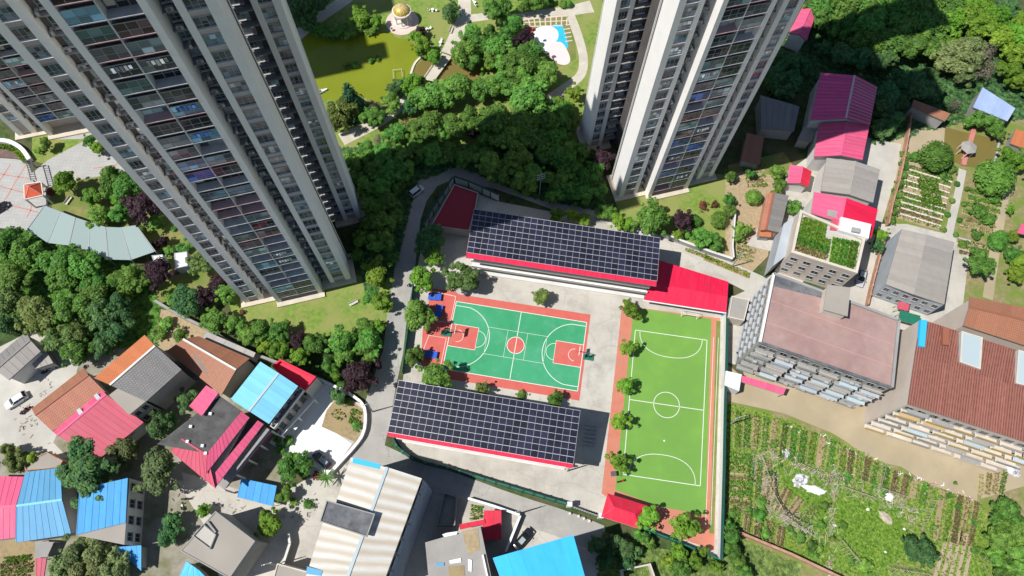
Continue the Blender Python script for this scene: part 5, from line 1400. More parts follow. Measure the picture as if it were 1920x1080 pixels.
shed('pink_canopy', 'pink sheet canopy at the foot of the five-storey block', *[(45.76,-6.41),(53.93,-8.65)], *[(54.51,-7.36),(45.80,-5.13)], 2.9, 3.2, 'roof_pink', open_=True)
flat_house('white_hut', 'small hut with a blank white roof beside the pitch wall', [(42.63,-4.29),(45.81,-4.91),(45.02,-8.36),(42.21,-7.29)], 3.2, 'wall_white', 'roof_whitesheet', par=0)
flat_house('grey_hut', 'low grey roofed hut right of the crimson school wing', [(44.88,11.95),(48.53,11.29),(47.05,6.48),(43.77,7.14)], 3.4, 'wall_cream', 'roof_concrete_grey', par=.2)
# rusty roofed block
t = thing('apartment_block', 'tall block with a rust red corrugated roof cut by the right edge', 'apartment block', (*(86.11,-11.89), 0))
cz = 17.8
C2_ = [(75.50,3.24),(101.80,-5.00),(96.09,-20.71),(70.49,-13.10)]
walls(t, inset(C2_, .05), cz - .4, 'wall_beige')
shed_roof(t, C2_[3], C2_[2], (98.45,-11.71), (73.00,-3.69), cz - .2, cz + .5, 'roof_rust', 1.0, .06)
shed_roof(t, (73.00,-3.69), (98.45,-11.71), C2_[1], C2_[0], cz + .5, cz - .1, 'roof_rust', 1.0, .06)
for P in ([(82.18,0.92),(85.91,-0.14),(84.30,-6.31),(80.76,-5.08)], [(92.06,-2.21),(96.55,-3.51),(94.77,-9.57),(90.19,-8.61)]):
    q = MB(); q.prism(P, cz - .1, cz + .75); o = q.build('skylight', 'roof_translucent', t); parapet(t, P, cz + .7, .15, .25, 'wall_cream', 'skylight_frame')
q = MB(); q.prism([(74.94,2.83),(76.11,2.67),(74.73,-2.57),(73.68,-2.41)], cz, cz + .9); q.build('blue_sheet', 'roof_sky', t)
q = MB(); q.prism([(78.82,1.52),(80.05,1.26),(79.27,-1.97),(78.20,-1.92)], cz, cz + .9); q.build('chimney_duct', 'roof_terracotta', t)
w3, w2_ = C2_[3], C2_[2]
facade(t, w3, w2_, .5, 17.2, 6, 12, .62, .5, 'car_glass', 'wall_grey')
dv = (Vector(w2_) - Vector(w3)); nv = Vector((dv.y, -dv.x)).normalized()
for k in range(6):
    z = .5 + k * 2.85
    for j in range(6):
        a_ = Vector(w3).lerp(Vector(w2_), (j + .06) / 6); e_ = Vector(w3).lerp(Vector(w2_), (j + .92) / 6); dp = rb_.uniform(.8, 1.2)
        q = MB(); q.bar((*(a_ + nv * dp / 2), z), (*(e_ + nv * dp / 2), z), dp, .14); o = q.build('balcony', 'wall_cream', t)
        q = MB(); q.bar((*(a_ + nv * dp), z + .5), (*(e_ + nv * dp), z + .5), .1, .85); q.build('balcony_front', rb_.choice(('wall_ochre', 'wall_ochre', 'wall_beige', 'wall_grey', 'wall_grey')), o)
        if rb_.random() < .55:
            q = MB(); q.bar((*(a_ + nv * (dp + .2)), z + 2.45), (*(e_ + nv * (dp + .2)), z + 2.45), .7, .06); q.build('awning', rb_.choice(('wall_ochre', 'roof_translucent', 'wall_grey', 'roof_rose' if k == 4 else 'wall_cream')), o)
gable_house('brown_roof_house', 'plain brown roofed house behind the rust red roof at the right edge', *[(85.09,3.41),(102.08,-1.91)], *[(105.12,6.57),(87.45,9.33)], 15.0, 15.7, 'roof_brown', 'roof_brown', 'wall_beige', ridge_t=.6, width=2.0, rib=.03)
# grey roofed house in the gardens
t = flat_house('grey_roof_house', 'large grey cement roofed house among the vegetable plots', [(81.43,27.92),(92.24,25.32),(87.51,10.91),(76.06,14.83)], 6.6, 'wall_bluegrey', 'roof_deck', par=0, cat='house')
gr = [(81.43,27.92),(92.24,25.32),(87.51,10.91),(76.06,14.83)]
mid0, mid1 = (85.96,26.24), (80.98,12.39)
shed_roof(t, gr[3], gr[0], mid0, mid1, 6.7, 7.7, 'roof_cement', 1.4, .03)
shed_roof(t, gr[1], gr[2], mid1, mid0, 6.7, 7.7, 'roof_cement', 1.4, .03)
facade(t, gr[3], gr[2], .4, 6.3, 2, 6, .5, .45)
shed('red_awning', 'small rose red awning below the large grey roofed house', *[(79.83,11.08),(82.00,10.59)], *[(82.36,12.09),(80.19,12.58)], 2.9, 3.2, 'roof_rose', open_=True)
shed('green_awning', 'green sheet canopy between the brown-pink block and the rust red block', *[(79.65,8.46),(83.61,7.47)], *[(84.29,9.56),(80.21,10.55)], 2.9, 3.2, 'green_fence', open_=True)
# sheds in the tower's shade
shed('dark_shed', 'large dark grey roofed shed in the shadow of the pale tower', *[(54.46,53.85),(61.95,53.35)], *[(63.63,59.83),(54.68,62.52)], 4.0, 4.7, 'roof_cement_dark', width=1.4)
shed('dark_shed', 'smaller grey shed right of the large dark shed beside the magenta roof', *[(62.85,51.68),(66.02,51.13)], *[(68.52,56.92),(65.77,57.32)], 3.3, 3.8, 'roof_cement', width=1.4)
shed('brick_shed', 'brown roofed hut below the dark shed in the tower shadow', *[(49.53,45.63),(53.71,44.73)], *[(55.19,51.95),(51.31,52.90)], 2.8, 3.2, 'roof_brown')
shed('blue_roof_shed', 'pale blue ribbed shed roof in the garden at the upper right', *[(105.12,62.58),(112.54,59.07)], *[(114.70,62.37),(108.13,67.96)], 3.8, 4.4, 'roof_paleblue', width=1.1)
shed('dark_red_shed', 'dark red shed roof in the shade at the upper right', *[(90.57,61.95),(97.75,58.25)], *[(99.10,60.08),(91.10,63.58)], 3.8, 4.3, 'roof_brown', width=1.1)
shed('orange_shed', 'orange roof corner at the right edge by the garden pond', *[(112.66,53.63),(117.74,51.45)], *[(119.82,55.78),(114.58,57.41)], 2.8, 3.2, 'roof_orange')
shed('pink_canopy', 'small pink roof at the right edge beside the garden path', *[(109.23,30.32),(113.95,29.39)], *[(114.39,31.93),(110.37,32.38)], 2.8, 3.2, 'roof_pink', open_=True)


# ------------------------------------------------------------------ vehicles
def car(name, label, loc, rot, paint, L=4.5, W=1.78, Hh=1.48, suv=False, roof_glass=False, van=False):
    t = thing(name, label, 'van' if van else 'car', (*loc, .03), rot)
    hl = L / 2; hw = W / 2
    def loft(prof, mname, nm, parent=t, bev=.12):
        """prof: (x, z_low, z_high, half width low, half width high) sections"""
        q = MB(); rings = []
        for x, z0, z1, w0, w1 in prof:
            k = len(q.v)
            q.v += [(x, -w0, z0), (x, -w0 * 1.0, z0 + (z1 - z0) * .55), (x, -w1, z1 - .04), (x, -w1 + bev, z1), (x, w1 - bev, z1), (x, w1, z1 - .04), (x, w0, z0 + (z1 - z0) * .55), (x, w0, z0)]
            rings.append(k)
        for i in range(len(rings) - 1):
            for j in range(8):
                j2 = (j + 1) % 8; a, b_ = rings[i], rings[i + 1]
                q.f.append((a + j, a + j2, b_ + j2, b_ + j)); q.mi.append(0); q.uv.append(None)
        q.f.append(tuple(rings[0] + 7 - j for j in range(8))); q.f.append(tuple(rings[-1] + j for j in range(8))); q.mi += [0, 0]; q.uv += [None, None]
        return q.build(nm, mname, parent, world=False, smooth=True)
    hood = .92 if not (suv or van) else 1.02
    loft([(-hl, .45, .80, hw * .80, hw * .72), (-hl + .15, .28, .95, hw * .93, hw * .84), (-hl + .9, .22, hood + .03, hw, hw * .92), (0, .22, hood, hw, hw * .93), (hl - 1.0, .22, hood - .02, hw, hw * .92), (hl - .25, .28, .78, hw * .92, hw * .8), (hl, .42, .62, hw * .74, hw * .66)], paint, 'body')
    if van: c0, c1, r0, r1 = -hl + .1, hl - .75, -hl + .25, hl - 1.35
    elif suv: c0, c1, r0, r1 = -hl + .15, hl - 1.25, -hl + .55, hl - 2.0
    else: c0, c1, r0, r1 = -hl + .45, hl - 1.3, -hl + 1.15, hl - 2.15
    if van: Hh = 1.9
    loft([(c0, hood - .06, hood - .02, hw * .88, hw * .86), (r0, hood - .06, Hh - .03, hw * .88, hw * .72), (r1, hood - .06, Hh - .03, hw * .88, hw * .72), (c1, hood - .06, hood - .02, hw * .88, hw * .84)], 'car_glass', 'cabin')
    q = MB(); q.hexa([(r0 - .05, -hw * .70, Hh - .05), (r1 + .05, -hw * .70, Hh - .05), (r1 + .05, hw * .70, Hh - .05), (r0 - .05, hw * .70, Hh - .05)], [(r0 + .02, -hw * .64, Hh + .02), (r1 - .02, -hw * .64, Hh + .02), (r1 - .02, hw * .64, Hh + .02), (r0 + .02, hw * .64, Hh + .02)])
    rf = q.build('roof', paint, t, world=False)
    if roof_glass:
        q = MB(); q.box(r0 + .2, r1 - .1, -hw * .5, hw * .5, Hh + .01, Hh + .03); q.build('sunroof', 'board_glass', rf, world=False)
    for s in (-1, 1):
        q = MB()
        for xa, za, xb, zb in ((c0 + .1, hood, r0, Hh - .04), (c1 - .08, hood, r1, Hh - .04)): q.bar((xa, s * hw * .86, za), (xb, s * hw * .71, zb), .09, .07)
        q.bar(((r0 + r1) / 2, s * hw * .87, hood), ((r0 + r1) / 2, s * hw * .72, Hh - .04), .08, .06); q.build('pillar', paint, t, world=False)
        q = MB(); q.box(c1 - .35, c1 - .17, s * hw, s * (hw + .18), hood, hood + .14); q.build('mirror', paint, t, world=False)
        q = MB(); q.box(hl - .3, hl - .1, s * hw * .5, s * hw * .84, .6, .74); q.build('headlight', 'lamp_clear', t, world=False)
        q = MB(); q.box(-hl + .0, -hl + .12, s * hw * .5, s * hw * .86, .72, .88); q.build('tail_light', 'lamp_red', t, world=False)
        for x in (-hl + .85, hl - .9):
            q = MB(); q.tube((x, s * (hw - .2), .31), (x, s * (hw + .01), .31), .32, n=16); w = q.build('wheel', 'rubber', t, world=False)
            q = MB(); q.tube((x, s * (hw + .0), .31), (x, s * (hw + .025), .31), .2, n=12); q.build('rim', 'steel', w, world=False)
    return t
def heading(p, q): return math.atan2(q[1] - p[1], q[0] - p[0])
v0, v1 = (-100.64,-18.00), (-97.10,-14.93)
car('parked_car', 'white car parked on the pale yard at the left edge', lerp(v0, v1, .5), heading(v1, v0), 'car_white', suv=True)
v0, v1 = (-24.55,34.11), (-22.90,35.84)
car('parked_van', 'small white van on the shaded bend of the road', lerp(v0, v1, .5), heading(v0, v1), 'car_white', L=3.6, W=1.6, van=True)
v0, v1 = (-38.23,-24.12), (-35.22,-26.33)
car('parked_car', 'dark blue car with a pale glass roof on the white forecourt', lerp(v0, v1, .5), heading(v1, v0), 'car_navy', suv=True, roof_glass=True)
v0, v1 = (1.84,-39.55), (4.24,-36.69)
car('parked_car', 'black car with a glass roof on the lane above the sky blue roof', lerp(v0, v1, .5), heading(v0, v1), 'car_black', L=4.8, roof_glass=True)
v0, v1 = (-116.27,24.99), (-114.43,26.68)
car('parked_car', 'dark car cut off by the left edge on the plaza', lerp(v0, v1, .5), heading(v0, v1), 'car_black')
v0, v1 = (74.99,20.71), (73.66,16.88)
car('parked_car', 'grey car in the dark alley right of the roof garden', lerp(v0, v1, .5), heading(v0, v1), 'car_silver')
# rowing boat on the pond
t = thing('boat', 'small white boat on the green pond beside the left tower', 'boat', (*(-49.03,61.04), .03), .5)
q = MB()
q.hexa([(-1.1, -.35, 0), (1.0, -.3, 0), (1.0, .3, 0), (-1.1, .35, 0)], [(-1.3, -.6, .5), (1.5, -.12, .55), (1.5, .12, .55), (-1.3, .6, .5)]); q.build('hull', 'white_paint', t, world=False)
q = MB(); q.box(-.9, .5, -.35, .35, .5, .53); q.build('inside', 'frame_dark', t, world=False)
for x in (-.6, .2):
    q = MB(); q.box(x - .12, x + .12, -.42, .42, .54, .58); q.build('seat', 'white_paint', t, world=False)

# ------------------------------------------------------------------ park furniture
# gold-domed gazebo on its round terrace
gz = (-31.69,83.56)
t = thing('gazebo', 'round gazebo with a golden dome and white columns beside the pond', 'gazebo', (*gz, 0))
q = MB(); q.lathe([(4.1, -.05), (4.1, .12)], 40, (gz[0] - .2, gz[1] - .3, 0)); q.build('terrace', 'pink_paving', t)
q = MB(); q.lathe([(2.5, .12), (2.5, .35), (2.3, .36), (2.3, .36)], 32, (*gz, 0)); q.build('step', 'stone_pale', t)
for k in range(8):
    a_ = k * math.pi / 4; p_ = (gz[0] + 1.95 * math.cos(a_), gz[1] + 1.95 * math.sin(a_))
    q = MB(); q.lathe([(.2, .3), (.2, .45), (.14, .5), (.12, 3.2), (.2, 3.35)], 10, (*p_, 0)); q.build('column', 'stone_pale', t)
q = MB(); q.lathe([(1.7, 3.35), (2.35, 3.35), (2.4, 3.5), (2.35, 3.72), (1.95, 3.74), (1.7, 3.5)], 40, (*gz, 0)); q.build('entablature', 'stone_pale', t)
q = MB(); q.lathe([(2.0, 3.7)] + [(2.0 * math.cos(i * math.pi / 20), 3.7 + 1.5 * math.sin(i * math.pi / 20)) for i in range(1, 10)] + [(.05, 5.25)], 40, (*gz, 0)); dm = q.build('dome', 'gold_dome', t, smooth=True)
for k in range(12):
    a_ = k * math.pi / 6; q = MB(); pr_ = [(gz[0] + 2.03 * math.cos(i * math.pi / 20) * math.cos(a_), gz[1] + 2.03 * math.cos(i * math.pi / 20) * math.sin(a_), 3.72 + 1.5 * math.sin(i * math.pi / 20)) for i in range(10)]
    for i in range(9): q.bar(pr_[i], pr_[i + 1], .09, .06)
    q.build('rib', 'stone_pale', dm)
# white garden chairs and tables on the lawn
for i, (p_, lb) in enumerate((((-24.59,87.18), 'white garden table and chairs on the lawn right of the gazebo dome'), ((-25.40,80.89), 'white garden table and chairs below the gazebo terrace'), ((-21.76,77.03), 'white garden table and chairs nearest the footbridge'), ((-14.14,90.17), 'white garden table and chairs right of the upper path'))):
    t = thing('garden_table_set', lb, 'garden table', (*p_, .01), i * .7)
    q = MB(); q.lathe([(.4, .70), (.4, .75)], 16); q.build('tabletop', 'white_paint', t, world=False)
    q = MB(); q.lathe([(.25, 0), (.25, .04), (.04, .06), (.04, .70)], 10); q.build('table_foot', 'white_paint', t, world=False)
    for s in (-1, 1):
        q = MB(); q.box(s * .95 - .25, s * .95 + .25, -.25, .25, .40, .46); q.box(s * .95 + s * .2, s * .95 + s * .26, -.25, .25, .46, .9)
        for x in (-.2, .2):
            for y in (-.2, .2): q.box(s * .95 + x - .03, s * .95 + x + .03, y - .03, y + .03, 0, .4)
        q.build('chair', 'white_paint', t, world=False)
for p_, rot, lb in (((-19.39,81.24), 1.35, 'pale bench beside the path on the lawn near the gazebo'), ((-34.63,7.56), .6, 'weathered pale bench on the lawn at the foot of the left tower'), ((-100.77,28.64), 1.2, 'white bench on the dry lawn beside the orange canopy')):
    t = thing('park_bench', lb, 'bench', (*p_, .012), rot)
    q = MB(); 
    for y in (-.2, 0, .2): q.box(-1.0, 1.0, y - .08, y + .08, .42, .47)
    q.build('seat', 'stone_pale', t, world=False)
    q = MB(); q.box(-1.0, 1.0, .28, .34, .5, .9); q.build('backrest', 'stone_pale', t, world=False)
    for x in (-.8, .8):
        q = MB(); q.box(x - .06, x + .06, -.25, .3, 0, .42); q.build('leg', 'stone_pale', t, world=False)
# footbridge
t = thing('footbridge', 'pale stone footbridge crossing the pond beside the dam', 'bridge', (*(-21.86,70.12), 0))
bd = [(-21.30,73.90),(-18.60,72.84),(-22.38,65.27),(-25.00,65.71)]
q = MB(); q.prism(bd, .35, .6); q.build('deck', 'path', t)
for a_, b_ in ((bd[0], bd[3]), (bd[1], bd[2])):
    q = MB(); q.bar((*a_, .95), (*b_, .95), .14, .12)
    for k in range(7): p_ = lerp(a_, b_, k / 6); q.bar((*p_, .55), (*p_, .95), .12, .12)
    q.build('railing', 'stone_pale', t)
for k in (.2, .5, .8):
    a_, b_ = lerp(bd[0], bd[3], k), lerp(bd[1], bd[2], k); q = MB(); q.bar((*lerp(a_, b_, .5), -.05), (*lerp(a_, b_, .5), .36), 1.2, .4); q.build('pier', 'stone_wall', t)
fence('pond_dam', 'curved pale stone dam between the two ponds', smooth_poly([(-25.22,73.16),(-26.61,72.27),(-27.61,70.60),(-28.07,68.57),(-28.22,66.78)], 2, False), .35, 'stone_pale', step=1.2, th=.5, post=None, cat='dam')
t = thing('pond_framework', 'pale rectangular frame standing in the green pond', 'framework', (*(-31.43,67.19), .03))  # plain rectangle of pale poles on posts in the water
fp = [(-32.50,67.88),(-30.47,68.27),(-29.90,65.08),(-32.06,64.84)]
for i in range(4):
    q = MB(); q.tube((*fp[i], 0), (*fp[i], .9), .05, n=6); q.build('post', 'stone_pale', t)
    q = MB(); q.tube((*fp[i], .85), (*fp[(i + 1) % 4], .85), .05, n=6); q.build('pole', 'stone_pale', t)
# lamp / utility poles
def pole(label, p_, hgt, arms=2, lean=0, cat='utility pole', name='utility_pole'):
    t = thing(name, label, cat, (*p_, 0))
    q = MB(); q.tube((*p_, -.05), (*p_, hgt), .16, .10, n=10); q.build('shaft', 'wall_grey', t)
    for k in range(arms):
        z = hgt - .3 - .9 * k; q = MB(); q.bar((p_[0] - .9, p_[1] - .3, z), (p_[0] + .9, p_[1] + .3, z), .1, .1); a_ = q.build('crossarm', 'steel', t)
        for s in (-.8, -.3, .3, .8):
            q = MB(); q.tube((p_[0] + s, p_[1] + s * .33, z), (p_[0] + s, p_[1] + s * .33, z + .25), .06, n=6); q.build('insulator', 'white_paint', a_)
pole('grey utility pole with crossarms beside the shaded road behind the school', (3.88,35.64), 9.5, 3)
pole('thin utility pole at the corner of the walled vegetable plot by the road', (-28.02,-15.28), 7.0, 1)
pole('thin utility pole at the end of the lower school block', (11.18,-25.13), 6.0, 1)
pole('thin utility pole on the lane south of the school fence', (2.02,-33.54), 7.0, 1)
pole('utility pole at the edge of the gardens beside the pitch wall', (43.84,-14.40), 7.0, 2)
pole('utility pole beside the concrete roofed house at the lower left', (-42.39,-44.62), 7.0, 1)
pole('utility pole on the bank below the five-storey block', (46.47,20.25), 7.0, 1)

# orange canopy at the estate gate
cp = (-108.16,28.65)
t = thing('canopy_pavilion', 'square pavilion with an orange fabric hipped roof on the plaza', 'pavilion', (*cp, 0))
cq = [(-108.95,30.25),(-105.45,31.10),(-104.06,27.85),(-107.76,26.60)]
c0 = centre(cq)
for P in cq:
    q = MB(); q.bar((*lerp(P, c0, .06), -.05), (*lerp(P, c0, .06), 3.9), .3, .3); q.build('post', 'stone_pale', t)
q = MB()
for i in range(4): q.bar((*cq[i], 3.95), (*cq[(i + 1) % 4], 3.95), .22, .25)
q.build('beam', 'stone_pale', t)
ci = [lerp(P, c0, .1) for P in cq]; rf = MB(); rf.prism(ci, 3.85, 3.95); rf = rf.build('roof', 'roof_deck', t)
for i in range(4): tri_sheet(rf, [(*ci[i], 4.0), (*ci[(i + 1) % 4], 4.0), (*c0, 5.6)], 'canopy_orange')
for i in range(4):
    q = MB(); q.bar((*ci[i], 4.05), (*c0, 5.66), .1, .08); q.build('hip_cap', 'wall_pink', rf)
# curved gateway arch with hedge
t = thing('planted_arch', 'curved white edged raised planter with a green hedge at the left edge', 'planter', (*(-116.65,39.97), 0))
ar = smooth_poly([(-122.28,42.88),(-118.67,43.08),(-115.94,42.08),(-113.76,40.50),(-111.92,38.34)], 2, False)
q = MB(); n_ = len(ar); rb = ribbon(ar, .9); 
for i in range(n_ - 1):
    l0, l1, r0_, r1_ = rb[i], rb[i + 1], rb[2 * n_ - 1 - i], rb[2 * n_ - 2 - i]
    q.hexa([(*r0_, -.05), (*r1_, -.05), (*l1, -.05), (*l0, -.05)], [(*r0_, 1.2), (*r1_, 1.2), (*l1, 1.2), (*l0, 1.2)])
q.build('rim', 'white_paint', t)
q = MB(); q.prism([(-122.16,40.62),(-118.72,41.37),(-115.74,40.40),(-113.61,38.53),(-116.76,38.92),(-121.64,38.94)], -.05, .3); q.build('planter_bed', 'planter_soil', t)
hd = smooth_poly([(-122.13,41.58),(-118.81,41.90),(-116.08,40.91),(-114.18,39.45),(-112.98,38.25)], 2, False)
rq = random.Random(4); q = MB()
for k in range(900):
    i = rq.randrange(len(hd)); p_ = Vector((hd[i][0] + rq.uniform(-.6, .6), hd[i][1] + rq.uniform(-.6, .6), rq.uniform(.3, .9))); u = Vector((rq.uniform(-1, 1), rq.uniform(-1, 1), rq.uniform(-.4, .4))).normalized() * .16; w = Vector((rq.uniform(-1, 1), rq.uniform(-1, 1), .2)).cross(u).normalized() * .13
    q.face([p_ - u - w, p_ + u - w, p_ + u + w, p_ - u + w])
q.build('hedge', 'leaf_bright', t)
t = thing('entrance_gate', 'dark steel gate frame standing beside the orange canopy', 'gate', (*(-111.20,36.32), 0))
gp = [(-110.54,36.89),(-107.90,31.84)]
for s in (0, 1):
    q = MB(); q.bar((*gp[s], 0), (*gp[s], 3.2), .2, .2); q.build('post', 'frame_dark', t)
for k in range(9):
    p_ = lerp(gp[0], gp[1], (k + .5) / 9); q = MB(); q.bar((p_[0] - .6, p_[1], 3.2), (p_[0] + .8, p_[1] + .2, 3.2), .12, .12); q.build('slat', 'frame_dark', t)
for s in (0, 1):
    q = MB(); q.bar((gp[0][0] - .5 + 1.2 * s, gp[0][1], 3.1), (gp[1][0] - .5 + 1.2 * s, gp[1][1], 3.1), .14, .16); q.build('beam', 'frame_dark', t)
# fan of glass canopy panels
t = thing('glass_canopy', 'curved fan of grey-green glass canopy panels beside the estate plaza', 'canopy', (*(-93.98,20.79), 0))
up_ = [(-103.28,25.48),(-99.47,24.25),(-95.91,23.01),(-92.55,22.03),(-88.98,21.06),(-85.67,21.10),(-82.50,21.78)]
dn_ = [(-105.59,19.89),(-100.39,16.87),(-95.74,16.48),(-91.31,15.58),(-86.65,13.71),(-81.94,13.82),(-77.26,16.05)]
for k in range(6):
    q = MB(); e = .03
    a0, a1 = lerp(up_[k], up_[k + 1], e), lerp(up_[k], up_[k + 1], 1 - e); d0, d1 = lerp(dn_[k], dn_[k + 1], e), lerp(dn_[k], dn_[k + 1], 1 - e)
    z_ = 3.3 + .05 * (k % 2)
    q.hexa([(*d0, z_), (*d1, z_), (*a1, z_ + .4), (*a0, z_ + .4)], [(*d0, z_ + .05), (*d1, z_ + .05), (*a1, z_ + .45), (*a0, z_ + .45)]); q.build('glass_panel', 'roof_glass', t)
for k in range(7):
    q = MB(); q.bar((*up_[k], 3.72), (*dn_[k], 3.3), .16, .25); q.build('rafter', 'frame_grey', t)
    for P, zt in ((up_[k], 3.6), (dn_[k], 3.2)):
        q = MB(); q.tube((*P, 0), (*P, zt), .09, n=8); q.build('post', 'frame_grey', t)
# two white cabins
for P, lb in (([(-78.03,15.20),(-75.73,15.56),(-74.91,13.37),(-76.72,12.91)], 'low white roofed cabin, the left of two beside the glass canopy'), ([(-73.39,16.00),(-70.77,16.51),(-69.86,13.21),(-72.40,12.46)], 'larger white roofed cabin, the right of two beside the glass canopy')):
    flat_house('white_cabin', lb, P, 3.0, 'wall_bluegrey', 'roof_whitesheet', par=.1, cat='cabin')

# garden pavilion with hexagonal roof on the muddy pond
hp = (103.04,52.27)
t = thing('pond_pavilion', 'grey hexagonal pavilion roof standing in the muddy garden pond', 'pavilion', (*hp, 0))
hx = [(hp[0] + 1.9 * math.cos(k * math.pi / 3 + .2), hp[1] + 1.9 * math.sin(k * math.pi / 3 + .2)) for k in range(6)]
for p_ in hx:
    q = MB(); q.tube((*lerp(p_, hp, .15), -.05), (*lerp(p_, hp, .15), 2.45), .12, n=8); q.build('column', 'stone_pale', t)
q = MB(); q.prism(hx, 2.4, 2.5); rf = q.build('roof', 'stone_pale', t)
for k in range(6): tri_sheet(rf, [(*hx[k], 2.52), (*hx[(k + 1) % 6], 2.52), (*hp, 3.0)], 'roof_concrete_grey')
wk = [(106.17,59.08),(107.43,59.00),(105.13,53.68),(103.87,53.61)]
t = thing('walkway', 'orange tiled walkway crossing the muddy pond above the pavilion', 'walkway', (*centre(wk), 0))
q = MB(); q.prism(wk, .0, .5); q.build('deck', 'plaza_red', t)
t = thing('walkway', 'orange tiled walkway crossing the muddy pond below the pavilion', 'walkway', (*(103.36,50.69), 0))
q = MB(); q.prism([(103.25,52.99),(104.46,52.76),(102.92,48.63),(101.84,48.86)], .0, .5); q.build('deck', 'plaza_red', t)
fence('pond_kerb', 'pale blue kerb round the right side of the muddy garden pond', [(108.78,47.81),(110.50,51.37),(112.37,56.17),(112.16,58.25)], .3, 'wall_bluegrey', step=1.5, th=.35, post=None, cat='kerb')

# walls between the village, the gardens and the school
fence('village_wall', 'grey stone wall separating the tower lawn from the village roofs', [(-75.58,5.46),(-70.27,2.74),(-64.77,0.41),(-59.26,-2.24),(-53.26,-4.93),(-46.33,-7.10),(-39.69,-9.25)], 2.0, 'stone_wall', step=2.8, th=.4, post=None, cap='wall_grey')
fence('plot_wall', 'pale low wall curving round the walled vegetable plot beside the road', smooth_poly([(-39.69,-9.25),(-36.01,-10.74),(-32.58,-12.23),(-29.77,-14.06),(-29.03,-16.73),(-29.08,-19.92),(-30.47,-22.39),(-32.99,-25.61),(-34.94,-28.14)], 1, False), 1.2, 'wall_white', step=2.2, th=.4, post=None, cap='white_paint')
fence('garden_wall', 'white concrete wall along the right side of the tower lawn', [(47.92,34.13),(47.22,29.39),(46.55,24.76),(46.58,21.79)], 1.6, 'wall_white', step=2.5, th=.3, post=None)
fence('lane_wall', 'grey wall between the lane behind the school and the tower lawn', [(31.28,26.85),(36.53,24.90),(41.72,22.96),(46.32,21.52)], 1.5, 'wall_grey', step=2.5, th=.35, post=None, cap='wall_white')
fence('brick_wall', 'long terracotta brick wall running down the middle of the right-hand gardens', [(92.36,63.99),(90.00,55.55),(88.18,49.58),(85.93,43.04),(83.60,37.36),(81.81,31.85)], 1.8, 'brick_wall', step=3.0, th=.3, post='brick_wall')
fence('brick_wall', 'brick wall between the alley and the grey roofed house', [(80.71,28.48),(78.52,23.16),(76.09,16.70),(74.55,12.30)], 1.6, 'brick_wall', step=3.0, th=.3, post='brick_wall')
fence('brick_wall', 'low pink brick wall crossing the rough ground at the lower right', [(40.45,-33.98),(47.37,-36.56),(53.24,-38.68),(60.89,-41.91),(63.74,-43.08)], 1.6, 'brick_wall', step=3.0, th=.45, post=None)
# scooters and small things on the ground
def scooter(label, p_, rot, m_, group='scooters parked in the village'):
    t = thing('scooter', label, 'scooter', (*p_, .03), rot, group)
    for x in (-.55, .6):
        q = MB(); q.tube((x, -.05, .24), (x, .05, .24), .24, n=14); q.build('wheel', 'rubber', t, world=False)
    q = MB(); q.hexa([(-.75, -.14, .4), (-.1, -.14, .22), (-.1, .14, .22), (-.75, .14, .4)], [(-.8, -.16, .7), (-.1, -.16, .68), (-.1, .16, .68), (-.8, .16, .7)]); q.box(-.12, .38, -.15, .15, .2, .28); q.hexa([(.34, -.17, .22), (.46, -.17, .22), (.46, .17, .22), (.34, .17, .22)], [(.5, -.2, .85), (.6, -.2, .85), (.6, .2, .85), (.5, .2, .85)]); q.build('body', m_, t, world=False)
    q = MB(); q.box(-.75, -.05, -.15, .15, .7, .79); q.build('seat', 'rubber', t, world=False)
    q = MB(); q.tube((.55, 0, .85), (.5, 0, 1.02), .03, n=6); q.tube((.5, -.32, 1.04), (.5, .32, 1.04), .025, n=6); q.build('handlebar', 'frame_dark', t, world=False)
for p_, r_, m_, lb in (((-93.73,-9.51), .4, 'car_silver', 'silver scooter in the shaded yard by the grey cement house'), ((-94.88,-10.26), .7, 'car_black', 'black scooter in the shaded yard by the grey cement house'), ((-96.96,-18.43), 1.2, 'car_black', 'black scooter standing left of the orange-brown tiled house'), ((-96.40,-18.05), .9, 'lamp_red', 'red scooter standing left of the orange-brown tiled house'), ((-61.50,-33.75), .1, 'car_navy', 'dark scooter on the lane below the grey-green tree'), ((-61.97,-35.12), 2.0, 'car_white', 'white scooter on the lane below the grey-green tree'), ((21.49,-26.69), .3, 'lamp_red', 'red scooter beside the guard house')):
    scooter(lb, p_, r_, m_)
t = thing('litter_bin', 'black litter bin at the left edge of the football pitch', 'bin', (*(20.07,-25.39), .05), .1)
q = MB(); q.hexa([(-.4, -.35, 0), (.4, -.35, 0), (.4, .35, 0), (-.4, .35, 0)], [(-.5, -.45, 1.0), (.5, -.45, 1.0), (.5, .45, 1.0), (-.5, .45, 1.0)]); q.build('body', 'rubber', t, world=False)
q = MB(); q.box(-.52, .52, -.47, .47, 1.0, 1.07); q.build('lid', 'frame_dark', t, world=False)
for i, p_ in enumerate([(11.78,-33.10),(13.45,-33.52),(14.47,-33.91),(15.49,-34.30)]):
    t = thing('bollard', 'stone ball bollard outside the school gate, ' + ('leftmost', 'second from the left', 'third from the left', 'rightmost')[i], 'bollard', (*p_, .03), group='stone ball bollards outside the school gate')
    q = MB(); q.lathe([(.28, 0), (.28, .12), (.12, .14)], 14); q.build('foot', 'stone_pale', t, world=False)
    q = MB(); q.lathe([(.05, .13), (.2, .2), (.28, .36), (.28, .46), (.2, .62), (.05, .69)], 14); q.build('ball', 'stone_pale', t, world=False, smooth=True)


